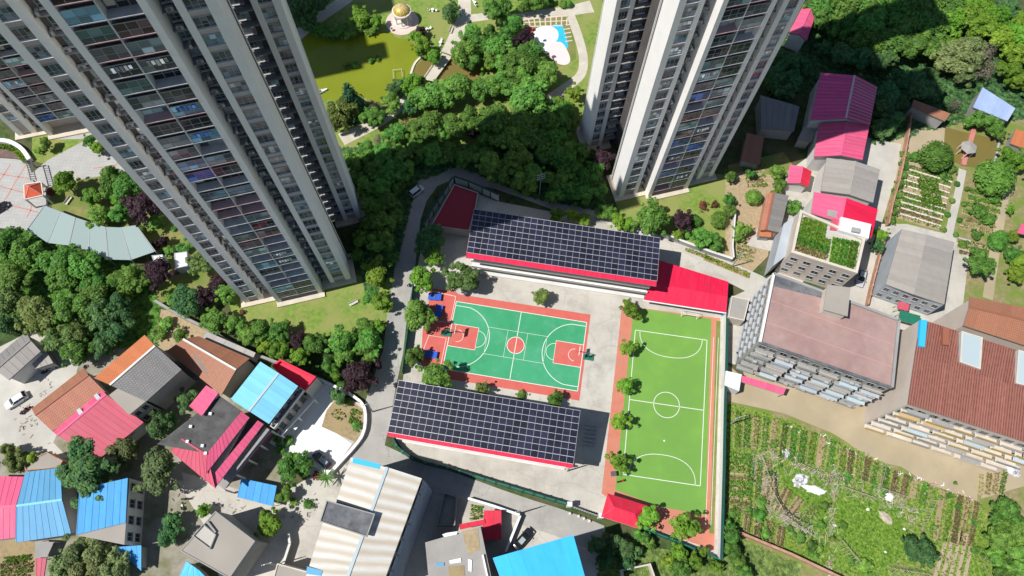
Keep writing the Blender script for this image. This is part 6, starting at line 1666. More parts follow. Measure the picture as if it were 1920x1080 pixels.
# ------------------------------------------------------------------ trees and shrubs
def leaf_cloud(rr, lobes, n, leaf, flat=.0):
    """many small leaf quads spread over overlapping lobes of unit crown"""
    q = MB(); wts = [l[3] ** 2 for l in lobes]
    for _ in range(n):
        cx, cy, cz, r = rr.choices(lobes, wts)[0]
        d = Vector((rr.gauss(0, 1), rr.gauss(0, 1), rr.gauss(.25, 1))).normalized()
        p = Vector((cx, cy, cz)) + d * (r * rr.uniform(.80, 1.10))
        s = leaf * rr.uniform(.6, 1.35)
        nrm = (d + Vector((rr.uniform(-.6, .6), rr.uniform(-.6, .6), rr.uniform(.15, 1.1)))).normalized()
        u = nrm.cross(Vector((rr.uniform(-1, 1), rr.uniform(-1, 1), rr.uniform(-1, 1)))).normalized() * s
        w = nrm.cross(u).normalized() * s * .62
        q.face([p - u, p - w, p + u, p + w])
    return q
def add_core(q, lobes, k=.78):
    for cx, cy, cz, r in lobes:
        r *= k; pts = []
        for j in range(1, 4):
            for i in range(6):
                a = i * math.pi / 3 + j; b_ = -math.pi / 2 + j * math.pi / 4
                pts.append((cx + r * math.cos(a) * math.cos(b_), cy + r * math.sin(a) * math.cos(b_), cz + r * math.sin(b_)))
        b0 = len(q.v); q.v += pts + [(cx, cy, cz - r), (cx, cy, cz + r)]
        fs = []
        for j in range(2):
            for i in range(6):
                i2 = (i + 1) % 6; fs.append((b0 + j * 6 + i, b0 + j * 6 + i2, b0 + j * 6 + 6 + i2, b0 + j * 6 + 6 + i))
        for i in range(6):
            i2 = (i + 1) % 6; fs.append((b0 + 18, b0 + i2, b0 + i)); fs.append((b0 + 19, b0 + 12 + i, b0 + 12 + i2))
        q.f += fs; q.mi += [0] * len(fs); q.uv += [None] * len(fs)
SPEC = dict(round=('leaf_round', 24, .31, .072, 3600, .70), dark=('leaf_dark', 24, .31, .07, 3600, .70), bright=('leaf_bright', 18, .31, .08, 2800, .68), plum=('leaf_plum', 20, .31, .07, 3200, .68),
            olive=('leaf_olive', 26, .29, .066, 3800, .70), pale=('leaf_pale', 26, .29, .066, 3800, .70), pine=('leaf_pine', 0, 0, .07, 2600, 0), willow=('leaf_willow', 0, 0, .06, 3000, 0), shrub=('leaf_round', 10, .38, .10, 1300, .5),
            ball=('leaf_ball', 0, 0, .075, 2600, 0), bare=('leaf_bare', 14, .34, .05, 900, .6), palm=('leaf_crop', 0, 0, .1, 0, 0), redshrub=('leaf_red', 10, .38, .10, 1200, .5), young=('leaf_bright', 14, .33, .10, 1400, .62))
PROTO = {}
def crown_mesh(kind, var):
    key = (kind, var)
    if key in PROTO: return PROTO[key]
    m, nl, lr, leaf, n, flat = SPEC[kind]; rr = random.Random(hash_str(kind) + var * 101)
    lobes = []
    if kind == 'pine':
        for j in range(7):
            z = -.85 + j * .3; rad = .95 * (1 - j / 7.5)
            for i in range(max(3, 8 - j)):
                a = rr.uniform(0, 6.28); lobes.append((rad * .6 * math.cos(a), rad * .6 * math.sin(a), z * 1.25, rad * .45 + .08))
    elif kind == 'willow':
        for j in range(16):
            a = rr.uniform(0, 6.28); r = rr.uniform(.2, .75); z = .45 - r * .3
            for k in range(4): lobes.append((r * math.cos(a) * (1 + .08 * k), r * math.sin(a) * (1 + .08 * k), z - k * .28, .2 - .02 * k))
    elif kind == 'ball':
        lobes.append((0, 0, 0, .93))
        for i in range(16):
            d = Vector((rr.gauss(0, 1), rr.gauss(0, 1), rr.gauss(.2, 1))).normalized() * .75; lobes.append((*d, .24))
    elif kind == 'palm': pass
    else:
        for i in range(nl):
            d = Vector((rr.gauss(0, 1), rr.gauss(0, 1), rr.gauss(0, 1))).normalized() * (rr.uniform(.15, 1) ** .5 * flat)
            lobes.append((d.x, d.y, d.z * .85, lr * rr.uniform(.5, 1.3)))
        for i in range(5):                       # stray boughs break the outline
            a = rr.uniform(0, 6.28); k = rr.uniform(.82, 1.02)
            lobes.append((k * math.cos(a), k * math.sin(a), rr.uniform(-.3, .35), rr.uniform(.1, .2)))
    if kind == 'palm':
        q = MB()
        for i in range(22):
            a = i * 2.4 + rr.uniform(-.2, .2); up = rr.uniform(.1, .6); prev = Vector((0, 0, .1))
            for k in range(5):
                s = (k + 1) / 5; nx = Vector((math.cos(a) * s, math.sin(a) * s, .1 + up * math.sin(s * 2.6) * .6 - .2 * s * s)); w = .09 * (1 - s * .7); sd_v = Vector((-math.sin(a), math.cos(a), 0)) * w
                q.face([prev - sd_v, nx - sd_v * .8, nx + sd_v * .8, prev + sd_v]); prev = nx
    else:
        q = leaf_cloud(rr, lobes, n, leaf)
        if kind not in ('bare', 'young'): add_core(q, lobes, .66 if kind not in ('ball',) else .9)
        elif kind == 'young': add_core(q, lobes, .45)
    PROTO[key] = q.mesh('crown', m)
    return PROTO[key]
def hash_str(s): return sum((i + 1) * ord(c) for i, c in enumerate(s))
def trunk_mesh(kind):
    key = ('trunk', kind)
    if key in PROTO: return PROTO[key]
    rr = random.Random(3); q = MB(); q.tube((0, 0, -.05), (0.02, 0.01, .55), .06, .04, 7)
    for i in range(6):
        a = i * 1.05; q.tube((0.01, 0, .42 + .02 * i), (.28 * math.cos(a), .28 * math.sin(a), .66 + .05 * (i % 3)), .026, .01, 5)
    PROTO[key] = q.mesh('trunk', 'bark'); return PROTO[key]
NAMES = dict(round='broadleaf_tree', dark='dark_leaf_tree', bright='leafy_tree', plum='purple_plum_tree', olive='olive_green_tree', pale='pale_leaf_tree', pine='conifer_tree', willow='willow_tree', shrub='shrub', ball='clipped_tree', bare='bare_tree', palm='palm', redshrub='red_leaf_shrub', young='young_tree')
CATS = dict(shrub='shrub', redshrub='shrub')
tcount = [0]
def plant(x, y, R, H, kind, label, group, z=0.0):
    tcount[0] += 1; v = tcount[0] % 4
    t = thing(NAMES[kind], label, CATS.get(kind, 'tree'), (x, y, z), (tcount[0] * 2.399) % 6.283, group or None)
    cf = CFR.get(kind, .58)
    sz = H * (1 - cf) * 1.0
    link('crown', crown_mesh(kind, v), t, (0, 0, H * cf), None, (R * R_.uniform(.98, 1.18), R * R_.uniform(.98, 1.18), max(sz, .45 * R)))
    if kind not in ('shrub', 'redshrub'):
        link('trunk', trunk_mesh(kind), t, None, None, (max(R, 1.2) * 1.0, max(R, 1.2) * 1.0, H * .82))
    return t
CFR = dict(round=.58, dark=.58, bright=.58, plum=.58, olive=.58, pale=.58, pine=.55, willow=.55, shrub=.45, ball=.5, bare=.55, palm=.7, redshrub=.45, young=.62)
TREES_LIST = [
('round tree on the left of the court beside the shaded table tennis table','',0,[('round',-19.8,4.2,3.5,8.2)]),
('small round tree beside the lower blue table tennis table','',0,[('round',-20.2,-4.4,2.1,5.5)]),
('spreading tree at the top left corner of the lower solar roof','',0,[('round',-15.3,-8.5,3.2,7.5)]),
('large tree at the top left corner of the basketball court','',0,[('olive',-11.4,12.4,3.6,8.8)]),
('light green tall tree above the round tree by the court fence','',0,[('bright',-20.1,12.6,3.1,7.1)]),
('light green tree peeping above the court trees beside the shaded road','',0,[('bright',-18.4,17.7,2.4,5.8)]),
('small round tree on the concrete above the middle of the court','',0,[('olive',4.8,9.9,2.0,5.3)]),
('small bush at the left below the court beside the solar roof','',0,[('olive',-6.5,-10.0,1.6,4.5)]),
('tiny bush in the middle below the court beside the solar roof','',0,[('shrub',1.6,-10.7,1.1,1.6)]),
('small dark bush below the right corner of the court','',0,[('round',8.5,-11.8,1.9,4.9)]),
('yellow-green tree at the upper left corner of the football pitch','',0,[('young',23.5,7.7,2.3,6.0)]),
('yellow-green tree second from the top beside the football pitch','',0,[('young',22.9,-0.5,2.0,5.4)]),
('sparse yellow-green tree third from the top beside the football pitch','',0,[('young',22.4,-8.4,1.9,5.2)]),
('yellow-green tree fourth from the top beside the football pitch','',0,[('young',21.3,-15.6,2.1,5.7)]),
('yellow-green tree lowest beside the football pitch near the lower penalty area','',0,[('young',20.7,-23.5,2.1,5.7)]),
('bright yellow-green tree touching the guard house roof','',0,[('young',25.9,-33.5,2.4,6.2)]),
('bright yellow-green tree at the lower right corner of the pitch','',0,[('young',32.7,-34.7,2.9,7.2)]),
('dark tree in the shade above the upper left of the court fence','',0,[('dark',-19.1,21.1,3.3,8.2)]),
('bright round tree at the right end of the tower lawn beside the road','',0,[('bright',-29.7,12.6,3.1,7.1)]),
('green tree below the bright round tree at the end of the tower lawn','',0,[('round',-30.6,7.9,2.0,5.2)]),
('light green tree at the right end of the lawn beside the road','',0,[('bright',-28.2,7.2,2.2,5.3)]),
('slender light green tree beside the road below the lawn','',0,[('bright',-28.5,1.9,1.6,4.1)]),
('broadleaf tree in the row along the lower tower lawn edge','trees along the lower edge of the tower lawn',1,[('round',-52.1,-0.2,2.4,5.9),('round',-48.4,-0.2,2.2,5.7),('round',-40.8,-2.2,2.2,5.6),('round',-37.0,-6.7,2.0,5.3),('round',-35.2,-2.2,3.0,7.3),('round',-34.5,-4.7,2.2,5.6),('round',-31.0,1.3,2.0,5.1),('round',-30.0,-4.4,2.2,5.6),('round',-29.6,-1.9,3.0,7.3)]),
('light green tree in the dense row beside the village wall','light trees beside the village wall',1,[('bright',-51.2,-3.3,1.7,4.3),('bright',-47.5,-4.5,2.3,5.7),('bright',-43.4,-5.3,2.2,5.4),('bright',-35.8,-8.9,1.4,3.7)]),
('dark purple tree in the row below the tower lawn','',0,[('plum',-44.4,-2.0,2.1,5.2)]),
('large dark purple tree at the bend of the pale road','',0,[('plum',-30.6,-9.5,3.5,7.9)]),
('smaller purple tree right of the large purple tree by the road','',0,[('plum',-28.3,-6.1,1.8,4.6)]),
('low shrub beside the village wall under the tree row','shrubs along the village wall',1,[('shrub',-40.7,-7.3,1.0,1.4),('shrub',-38.4,-8.0,1.1,1.6),('shrub',-34.9,-10.1,1.1,1.6)]),
("conifer-like dark tree beside the tower lawn's left corner",'',0,[('dark',-67.8,5.0,3.1,7.8)]),
('broadleaf tree between the village wall and the left tower','trees between the village wall and the left tower',1,[('round',-71.4,5.5,1.7,4.6),('round',-61.3,1.0,2.7,6.5),('round',-60.5,7.4,2.2,5.5),('round',-56.9,0.1,2.4,6.0),('round',-54.2,-1.6,2.1,5.4)]),
('dark red-brown tree beside the left corner of the left tower','',0,[('plum',-64.9,6.2,2.4,5.9)]),
('small dark red shrub on the lawn at the left corner of the tower','',0,[('redshrub',-57.7,4.4,0.7,1.0)]),
('leafy shrub in the kitchen garden behind the orange tiled house','shrubs in the garden behind the orange tiled house',1,[('shrub',-73.6,-1.3,1.8,2.6),('shrub',-72.5,0.8,1.7,2.4),('shrub',-69.3,-1.4,1.6,2.2)]),
('dense broadleaf tree in the wood at the left edge','trees of the wood at the left edge',0,[('round',-107.2,15.1,3.8,8.9),('olive',-103.2,3.1,3.4,8.3),('round',-104.2,7.9,3.5,8.1),('round',-103.6,13.6,3.5,8.3),('olive',-96.4,0.2,4.2,10.0),('round',-96.2,12.6,3.8,8.8),('olive',-90.9,-4.6,3.6,8.7),('round',-94.2,9.1,3.2,7.6),('olive',-88.8,-2.9,3.0,7.6),('round',-89.5,1.4,3.9,9.0),('round',-87.6,-6.9,3.0,7.2),('round',-90.5,11.1,3.8,8.8),('round',-87.6,4.3,3.4,8.0),('round',-88.2,8.2,2.6,6.4)]),
('dark evergreen in the wood at the left edge','dark evergreens in the wood at the left edge',1,[('dark',-103.8,-1.4,2.5,6.6),('dark',-84.2,1.2,3.4,8.4),('dark',-82.7,-4.9,2.5,6.5),('dark',-81.4,-2.3,2.5,6.6),('dark',-81.3,3.6,2.8,7.3),('dark',-79.3,0.0,2.0,5.4)]),
('bright small tree at the edge of the left wood','bright small trees at the edge of the left wood',1,[('bright',-80.7,1.4,1.8,4.7),('bright',-81.9,6.0,1.7,4.5)]),
('leafy tree in the group above the two white cabins','trees above the two white cabins',1,[('round',-84.2,8.6,2.0,5.3),('round',-83.2,9.5,2.3,5.9),('round',-79.8,9.4,2.9,7.0)]),
('purple tree beside the white roofed cabins','',0,[('plum',-74.9,11.2,3.5,8.0)]),
('purple tree at the foot of the left tower above the lawn','',0,[('plum',-62.4,9.2,2.6,6.2)]),
("pale brown-green tree against the left tower's lower corner",'',0,[('olive',-66.4,13.4,2.8,7.0)]),
('large dark purple tree between the glass canopy and the tower','',0,[('plum',-81.2,25.4,3.8,8.6)]),
('pointed pale green tree right of the orange canopy','',0,[('bright',-100.4,31.1,3.0,7.0)]),
('broadleaf tree in the garden between the plaza and the tower','trees in the garden between the plaza and the tower',1,[('round',-91.2,23.7,2.5,6.1),('round',-90.7,30.4,2.2,5.6),('round',-90.0,33.0,3.0,7.2),('round',-87.0,24.7,2.2,5.5),('round',-86.4,30.7,3.1,7.4)]),
('light green tree in the garden between the plaza and the tower','light trees in the garden between the plaza and the tower',1,[('bright',-93.9,28.2,2.3,5.7),('bright',-88.0,28.2,1.9,4.7)]),
("dark green bush beside the tower's left wall","dark bushes beside the tower's left wall",1,[('shrub',-80.1,24.1,2.2,3.0),('shrub',-75.9,17.4,1.5,2.1),('shrub',-72.6,18.4,1.8,2.6)]),
('yellow-green bush on the dry lawn beside the tower','yellow-green bushes on the dry lawn beside the tower',1,[('shrub',-83.0,22.4,0.9,1.3),('shrub',-76.0,22.9,0.8,1.1)]),
('small purple bush on the dry lawn','small purple bushes on the dry lawn',1,[('plum',-78.3,18.2,1.1,3.1),('plum',-76.9,19.4,1.2,3.4)]),
('brownish shrub beside the orange canopy','',0,[('redshrub',-105.2,30.5,1.3,1.8)]),
('tree on the lawn by the entrance of the edge tower','',0,[('round',-108.6,41.7,1.4,4.1)]),
('small round bush by the entrance of the edge tower','',0,[('shrub',-110.7,41.0,1.1,1.5)]),
('round bush beside the entrance drive left of the large tower','',0,[('round',-98.8,43.1,1.5,4.1)]),
('yellow-green bush in the planter beside the large tower','',0,[('bright',-96.3,41.2,1.6,4.1)]),
('weeping willow on the near bank of the pond','',0,[('willow',-42.2,52.6,4.2,9.1)]),
('dark conifer standing above the willow at the pond','',0,[('pine',-40.2,55.4,3.2,10.1)]),
('leafy bush on the near bank right of the willow','bushes on the near bank of the pond',1,[('round',-37.1,52.8,2.0,5.2),('round',-34.5,52.3,2.3,5.9),('round',-31.4,55.8,2.7,6.6)]),
('brown shrub beside the willow','',0,[('bare',-36.2,56.0,2.0,5.1)]),
('dark round bush in front of the pale frame in the pond','',0,[('dark',-30.8,61.1,2.1,5.8)]),
('light shrub at the lower end of the footbridge','light shrubs at the lower end of the footbridge',1,[('bright',-27.0,61.9,2.6,6.2),('bright',-25.5,64.1,1.6,4.1)]),
('sunlit bush beside the gazebo at the pond edge','sunlit bushes beside the gazebo',1,[('bright',-40.9,80.7,2.8,6.5),('bright',-37.5,80.4,2.0,5.0)]),
('shaded shrub on the far bank of the pond','shaded shrubs on the far bank of the pond',1,[('shrub',-51.9,78.5,2.4,3.3),('shrub',-49.5,77.9,2.2,3.1),('shrub',-47.0,78.6,2.4,3.3),('shrub',-44.3,78.3,2.4,3.3),('shrub',-42.5,80.0,2.2,3.1),('shrub',-39.5,79.5,1.8,2.6)]),
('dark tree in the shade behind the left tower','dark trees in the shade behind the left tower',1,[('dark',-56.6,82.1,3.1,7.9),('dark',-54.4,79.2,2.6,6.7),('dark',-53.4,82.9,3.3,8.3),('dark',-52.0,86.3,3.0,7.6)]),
('leafy shrub below the gazebo terrace','',0,[('bright',-27.9,76.8,1.8,4.6)]),
('purple shrub below the gazebo terrace','',0,[('plum',-26.5,78.7,1.5,3.9)]),
('leafy tree between the gazebo lawn and the footbridge','leafy trees between the gazebo lawn and the footbridge',1,[('bright',-25.6,73.4,2.3,5.7),('bright',-22.8,70.6,2.1,5.3)]),
('dark shrub on the lawn beside the upper path','',0,[('dark',-19.8,84.3,2.4,6.4)]),
('reed clump standing in the dark water of the pond','reed clumps in the pond',1,[('shrub',-48.0,77.2,0.7,1.1),('shrub',-43.9,68.7,0.9,1.4),('shrub',-42.0,69.1,1.1,1.6),('shrub',-38.3,70.6,0.9,1.4),('shrub',-36.7,71.3,0.8,1.2)]),
('broadleaf tree in the park thicket right of the footbridge','trees of the park thicket right of the footbridge',1,[('round',-16.0,70.9,3.5,8.3),('round',-14.0,69.7,2.5,6.2),('round',-13.8,76.9,2.9,7.0),('round',-11.1,73.7,3.0,7.3),('round',-9.4,78.8,2.0,5.2),('round',-8.3,70.4,2.5,6.2),('round',-7.8,72.5,3.2,7.6),('round',-5.3,66.8,3.1,7.5),('round',-5.5,78.1,2.5,6.3),('round',-4.5,71.0,2.5,6.2)]),
('bright bush in the park thicket right of the footbridge','bright bushes of the park thicket',1,[('bright',-15.7,74.3,1.8,4.6),('bright',-12.6,72.5,2.1,5.3),('bright',-9.2,69.3,2.0,4.9)]),
('large tree at the top of the park beside the path','',0,[('round',-8.1,84.4,3.7,8.6)]),
('broadleaf tree in the row below the footbridge','trees in the row below the footbridge',1,[('round',-25.7,57.9,2.4,6.0),('round',-22.8,57.5,3.6,8.3),('round',-19.5,59.0,3.2,7.7),('round',-18.3,57.9,2.1,5.3),('round',-16.2,60.8,3.6,8.4),('round',-11.0,61.5,2.8,6.7),('round',-7.6,62.5,2.6,6.4),('round',-4.9,64.4,2.8,6.8)]),
('small dark tree left of the row below the footbridge','',0,[('dark',-27.2,55.9,1.9,5.2)]),
('broadleaf tree in the long row between the two park paths','trees in the long row between the two park paths',1,[('round',-29.6,47.6,2.6,6.5),('round',-25.8,48.5,2.6,6.5),('round',-23.7,48.4,2.0,5.2),('round',-21.5,50.1,3.6,8.5),('round',-18.9,50.0,2.7,6.5),('round',-15.8,50.7,3.3,7.8),('round',-12.7,53.2,2.7,6.6)]),
('red leaved shrub in the row between the two park paths','',0,[('redshrub',-27.1,52.8,1.4,1.9)]),
('purple shrub near the lower path in the park','',0,[('plum',-11.9,50.4,1.5,4.0)]),
('brown shrub beside the lower end of the park path','',0,[('bare',-33.4,46.8,2.0,5.0)]),
("dark broad tree in the tower's shadow below the park path","dark trees in the tower's shadow below the park path",1,[('round',-9.0,49.1,2.6,6.5),('round',-6.7,50.5,4.6,10.4),('round',-3.8,47.9,3.6,8.4)]),
('shaded tree in the strip between the two towers','shaded trees in the strip between the two towers',0,[('round',-38.5,40.8,2.6,6.4),('round',-36.9,37.1,2.5,6.3),('round',-34.7,17.9,1.5,4.2),('round',-33.9,21.1,2.1,5.4),('round',-34.7,33.5,2.5,6.2),('round',-35.5,42.7,2.6,6.4),('round',-32.5,24.8,2.4,6.1),('round',-33.4,38.2,2.7,6.6),('round',-32.4,29.6,2.6,6.5),('round',-30.9,20.4,2.4,6.0),('round',-30.8,33.5,2.8,6.8),('round',-31.4,41.7,2.9,7.0),('round',-29.3,24.9,2.6,6.4),('round',-28.7,21.0,2.1,5.4),('round',-29.2,29.7,2.8,6.8),('round',-29.8,37.6,2.9,6.9),('round',-27.3,17.6,1.5,4.2),('round',-28.4,34.7,2.2,5.6),('round',-27.4,27.4,1.9,4.9),('round',-27.8,42.0,2.7,6.7),('round',-26.6,38.4,2.6,6.3),('round',-24.4,43.3,2.6,6.4),('round',-20.4,42.7,2.8,6.7),('round',-16.9,43.7,2.6,6.4),('round',-13.5,42.8,2.6,6.4),('round',-9.9,44.0,2.8,6.7),('round',-7.6,40.6,3.2,7.6),('round',-4.6,38.6,2.9,6.9)]),
('shaded tree in the strip behind the school','shaded trees in the strip behind the school',0,[('round',-0.8,41.1,3.5,8.2),('round',0.3,36.2,2.8,6.9),('round',2.3,38.7,2.9,6.9),('round',4.8,44.4,3.2,7.7),('round',6.6,34.4,1.9,5.0),('round',7.3,38.2,2.9,6.9),('round',8.7,42.9,3.2,7.7),('round',10.1,35.2,2.5,6.3),('round',11.2,39.5,2.9,7.0),('round',11.7,45.0,2.9,7.1),('round',13.7,34.4,2.5,6.2),('round',14.2,38.3,2.9,6.9),('round',16.0,41.5,2.3,5.7),('round',16.7,35.8,2.2,5.6)]),
('shaded tree in the park beside the white tower','shaded trees in the park beside the white tower',1,[('round',-1.2,51.0,4.0,9.1),('round',-1.1,47.8,3.0,7.1),('round',2.2,50.4,3.6,8.5),('round',3.2,47.7,3.0,7.1),('round',5.5,51.9,3.3,7.9),('round',7.1,48.9,2.6,6.5),('round',7.9,54.5,3.4,7.9),('round',10.2,52.9,2.4,5.9)]),
('broadleaf tree in the park left of the pale tower','trees in the park left of the pale tower',1,[('round',-3.7,81.8,2.2,5.6),('round',-1.9,67.6,4.2,9.6),('round',-1.7,63.2,3.1,7.4),('round',0.1,65.3,3.5,8.1),('round',0.4,57.7,4.4,10.0),('round',0.2,71.8,3.2,7.6),('round',3.2,57.0,2.7,6.6),('round',3.6,65.1,3.8,8.8)]),
('purple tree beside the playground','',0,[('plum',-1.0,76.5,2.9,6.8)]),
("shrub beside the pale tower's left foot",'',0,[('bright',11.2,62.2,2.1,5.3)]),
('yellow-green shrub below the path beside the pale tower','yellow-green shrubs below the path beside the pale tower',1,[('bright',7.3,59.3,1.6,4.1),('bright',9.9,58.8,1.5,4.1)]),
('clipped bush at the top of the park above the playground','clipped bushes above the playground',1,[('ball',5.2,91.0,0.9,1.7),('ball',8.4,90.6,1.1,1.9),('ball',9.8,90.8,1.0,1.8)]),
('hedge bush at the top edge of the park','hedge bushes at the top edge of the park',1,[('round',-1.6,88.2,2.3,5.7),('round',1.4,88.6,2.3,5.7),('round',3.3,90.2,1.9,5.0)]),
("purple tree at the pale tower's left foot",'',0,[('plum',17.8,43.9,2.6,6.2)]),
('green bush beside the purple tree at the pale tower','',0,[('round',15.7,45.9,1.3,3.8)]),
('big broadleaf tree on the lawn behind the upper school roof','',0,[('round',28.2,28.3,4.0,9.2)]),
('light green tree directly behind the upper school roof','light trees behind the upper school roof',1,[('bright',7.9,29.2,1.9,4.9),('bright',11.2,29.9,1.6,4.2),('bright',13.8,28.8,1.6,4.1),('bright',21.0,28.7,2.3,5.6),('bright',23.2,28.1,1.9,4.7)]),
('green tree against the road behind the upper school roof','',0,[('round',18.4,30.9,2.2,5.6)]),
('purple tree on the lawn right of the big tree','',0,[('plum',35.2,29.6,2.5,6.1)]),
('round clipped bush right of the purple tree on the lawn','',0,[('ball',38.8,30.4,1.3,2.4)]),
('round clipped bush near the white wall on the lawn','',0,[('ball',43.8,30.7,2.0,3.5)]),
('dark olive bush at the lower edge of the lawn','dark olive bushes at the lower edge of the lawn',1,[('round',39.5,25.1,2.3,5.8),('round',42.2,24.6,1.9,5.0)]),
('small bush at the lower tip of the tower lawn','',0,[('shrub',36.7,27.1,1.3,1.9)]),
('small red-brown bush on the tower lawn','small red-brown bushes on the tower lawn',1,[('redshrub',40.7,34.6,1.3,1.9),('redshrub',43.5,35.2,1.0,1.5)]),
('light bush under the purple tree on the lawn','',0,[('bright',34.5,26.4,1.2,3.5)]),
('green tree at the corner of the tower lawn near the pale tower','',0,[('round',47.0,41.7,1.5,4.1)]),
('columnar hedge tree along the white wall of the lawn','hedge trees along the white wall of the lawn',1,[('round',46.4,35.5,1.4,4.1),('round',46.3,32.8,1.4,4.0)]),
('round dark clipped tree in the plots right of the white wall','',0,[('ball',52.1,36.9,1.9,3.3)]),
('leafy crop tree in the plots right of the white wall','leafy bushes in the plots right of the white wall',1,[('round',47.8,26.5,1.1,3.4),('round',48.1,28.2,1.6,4.3),('round',49.7,28.5,1.2,3.7),('round',51.7,42.7,1.3,3.8)]),
('dense tree of the wood in the upper right corner','trees of the upper right wood',0,[('round',71.3,89.2,3.8,8.7),('round',72.0,86.3,3.0,7.2),('round',74.5,89.8,4.2,9.5),('round',75.7,82.4,2.6,6.4),('round',77.7,89.2,4.1,9.5),('round',78.7,84.7,3.7,8.7),('round',79.6,80.2,3.3,7.8),('round',81.8,90.3,4.2,9.5),('round',82.3,83.7,4.1,9.4),('round',83.2,79.3,3.7,8.5),('round',85.4,89.2,4.5,10.2),('round',86.3,84.0,4.5,10.1),('round',87.1,78.8,4.0,9.2),('round',89.8,89.9,4.5,10.3),('round',90.5,83.8,4.5,10.1),('round',91.3,79.0,4.0,9.3),('round',94.0,89.7,4.5,10.3),('round',94.9,84.9,4.5,10.1),('round',95.6,80.0,3.7,8.6),('round',98.5,91.6,4.2,9.6),('round',99.0,84.7,4.1,9.4),('round',98.9,79.7,3.0,7.1),('round',102.7,90.6,4.2,9.6)]),
('light tree on the sunlit side of the upper right wood','light trees of the upper right wood',0,[('bright',99.2,78.1,2.2,5.4),('bright',103.8,87.1,4.1,9.3),('bright',103.4,80.8,3.0,6.9),('bright',107.6,92.2,3.8,8.7),('bright',108.0,88.5,4.2,9.3),('bright',109.9,84.0,3.0,7.0),('bright',110.5,86.2,4.1,9.3),('bright',113.8,92.2,3.5,7.9),('bright',114.3,87.3,4.2,9.3),('bright',115.0,82.8,3.7,8.5),('bright',115.4,73.6,3.3,7.6),('bright',118.6,83.0,3.7,8.5),('bright',118.3,78.5,3.3,7.7),('bright',121.3,88.4,3.1,7.1),('bright',118.3,71.0,2.9,6.8)]),
('olive brown tree at the edge of the upper right wood','olive brown trees at the edge of the upper right wood',1,[('pale',102.2,74.8,4.7,11.1),('pale',104.6,72.0,3.2,8.0),('pale',106.6,76.9,4.0,9.6)]),
('grey half-bare tree beside the pale blue shed roof','grey half-bare trees beside the pale blue shed roof',1,[('bare',101.8,63.5,1.8,4.5),('bare',109.8,76.4,4.0,9.0),('bare',110.2,73.1,2.9,6.8)]),
('dark tree at the top right edge','dark trees at the top right edge',1,[('dark',119.9,92.2,3.1,7.8),('dark',121.3,91.4,2.3,6.2)]),
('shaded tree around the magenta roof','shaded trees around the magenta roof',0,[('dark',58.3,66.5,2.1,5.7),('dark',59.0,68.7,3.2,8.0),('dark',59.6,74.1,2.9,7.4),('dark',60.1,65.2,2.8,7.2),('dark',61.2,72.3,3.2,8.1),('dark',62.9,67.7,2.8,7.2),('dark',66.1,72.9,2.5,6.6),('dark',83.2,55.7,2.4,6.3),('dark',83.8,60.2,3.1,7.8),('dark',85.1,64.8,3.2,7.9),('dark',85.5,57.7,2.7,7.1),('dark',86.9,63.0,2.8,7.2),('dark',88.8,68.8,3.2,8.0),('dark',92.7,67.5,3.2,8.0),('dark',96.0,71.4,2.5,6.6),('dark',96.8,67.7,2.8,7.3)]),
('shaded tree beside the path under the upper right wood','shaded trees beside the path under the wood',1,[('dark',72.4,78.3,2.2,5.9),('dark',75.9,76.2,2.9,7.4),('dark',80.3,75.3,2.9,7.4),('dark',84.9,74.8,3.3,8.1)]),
('bush at the small pond in the upper right garden','bushes at the small pond in the upper right garden',1,[('round',104.7,59.7,1.7,4.7),('round',107.2,59.5,2.6,6.4),('round',109.7,57.9,2.1,5.4),('round',111.1,56.5,1.6,4.3)]),
('large round clipped tree left of the garden pond','',0,[('ball',94.3,48.9,3.6,6.4)]),
('large dark clipped tree right of the garden pond','',0,[('ball',106.7,43.8,4.0,7.0)]),
('dark clipped bush beside the garden path, middle right','',0,[('ball',105.4,28.8,2.2,3.8)]),
('bright clipped tree at the lower end of the garden path','',0,[('round',98.0,21.8,3.3,7.9)]),
('green tree right of the garden road, lower','',0,[('round',107.2,25.2,1.9,5.1)]),
('small clipped bush beside the garden gate','',0,[('ball',91.0,50.0,1.2,2.1)]),
('yellow-green clipped tree right of the roof garden','',0,[('bright',79.3,28.3,1.7,4.4)]),
('small round bush lining the pale garden path','round bushes lining the pale garden path',1,[('ball',94.8,31.5,0.5,0.9),('ball',96.2,35.4,0.6,1.1),('ball',97.9,39.0,0.6,1.1),('ball',97.1,30.4,0.6,1.1),('ball',99.8,43.5,0.6,1.1),('ball',98.6,34.1,0.6,1.1),('ball',100.4,38.3,0.6,1.1),('ball',101.8,42.3,0.6,1.1)]),
('bush in the plots right of the garden path','bushes in the plots right of the garden path',1,[('shrub',97.2,45.3,1.3,1.9),('shrub',99.1,47.1,1.4,1.9),('shrub',98.1,28.0,1.1,1.6),('shrub',101.4,30.4,1.4,2.0),('shrub',102.8,36.2,2.3,3.2),('shrub',104.6,34.4,1.9,2.7),('shrub',107.3,39.5,1.5,2.1)]),
('light tree along the right edge of the gardens','light trees along the right edge of the gardens',1,[('bright',109.8,36.7,1.1,3.3),('bright',111.3,49.0,3.0,7.0),('bright',108.3,29.5,1.4,3.9),('bright',106.9,20.1,2.1,5.3),('bright',113.5,47.4,2.0,5.0),('bright',108.1,22.5,2.5,5.9)]),
('hedge bush along the brick wall','hedge bushes along the brick wall',1,[('shrub',82.9,33.2,1.3,1.8),('shrub',83.9,35.3,1.2,1.8),('shrub',84.8,37.7,1.2,1.8),('shrub',85.5,40.1,1.3,1.8),('shrub',86.4,42.6,1.3,1.8),('shrub',87.4,45.1,1.3,1.8),('shrub',88.1,47.6,1.3,1.8),('shrub',88.8,50.2,1.4,1.9)]),
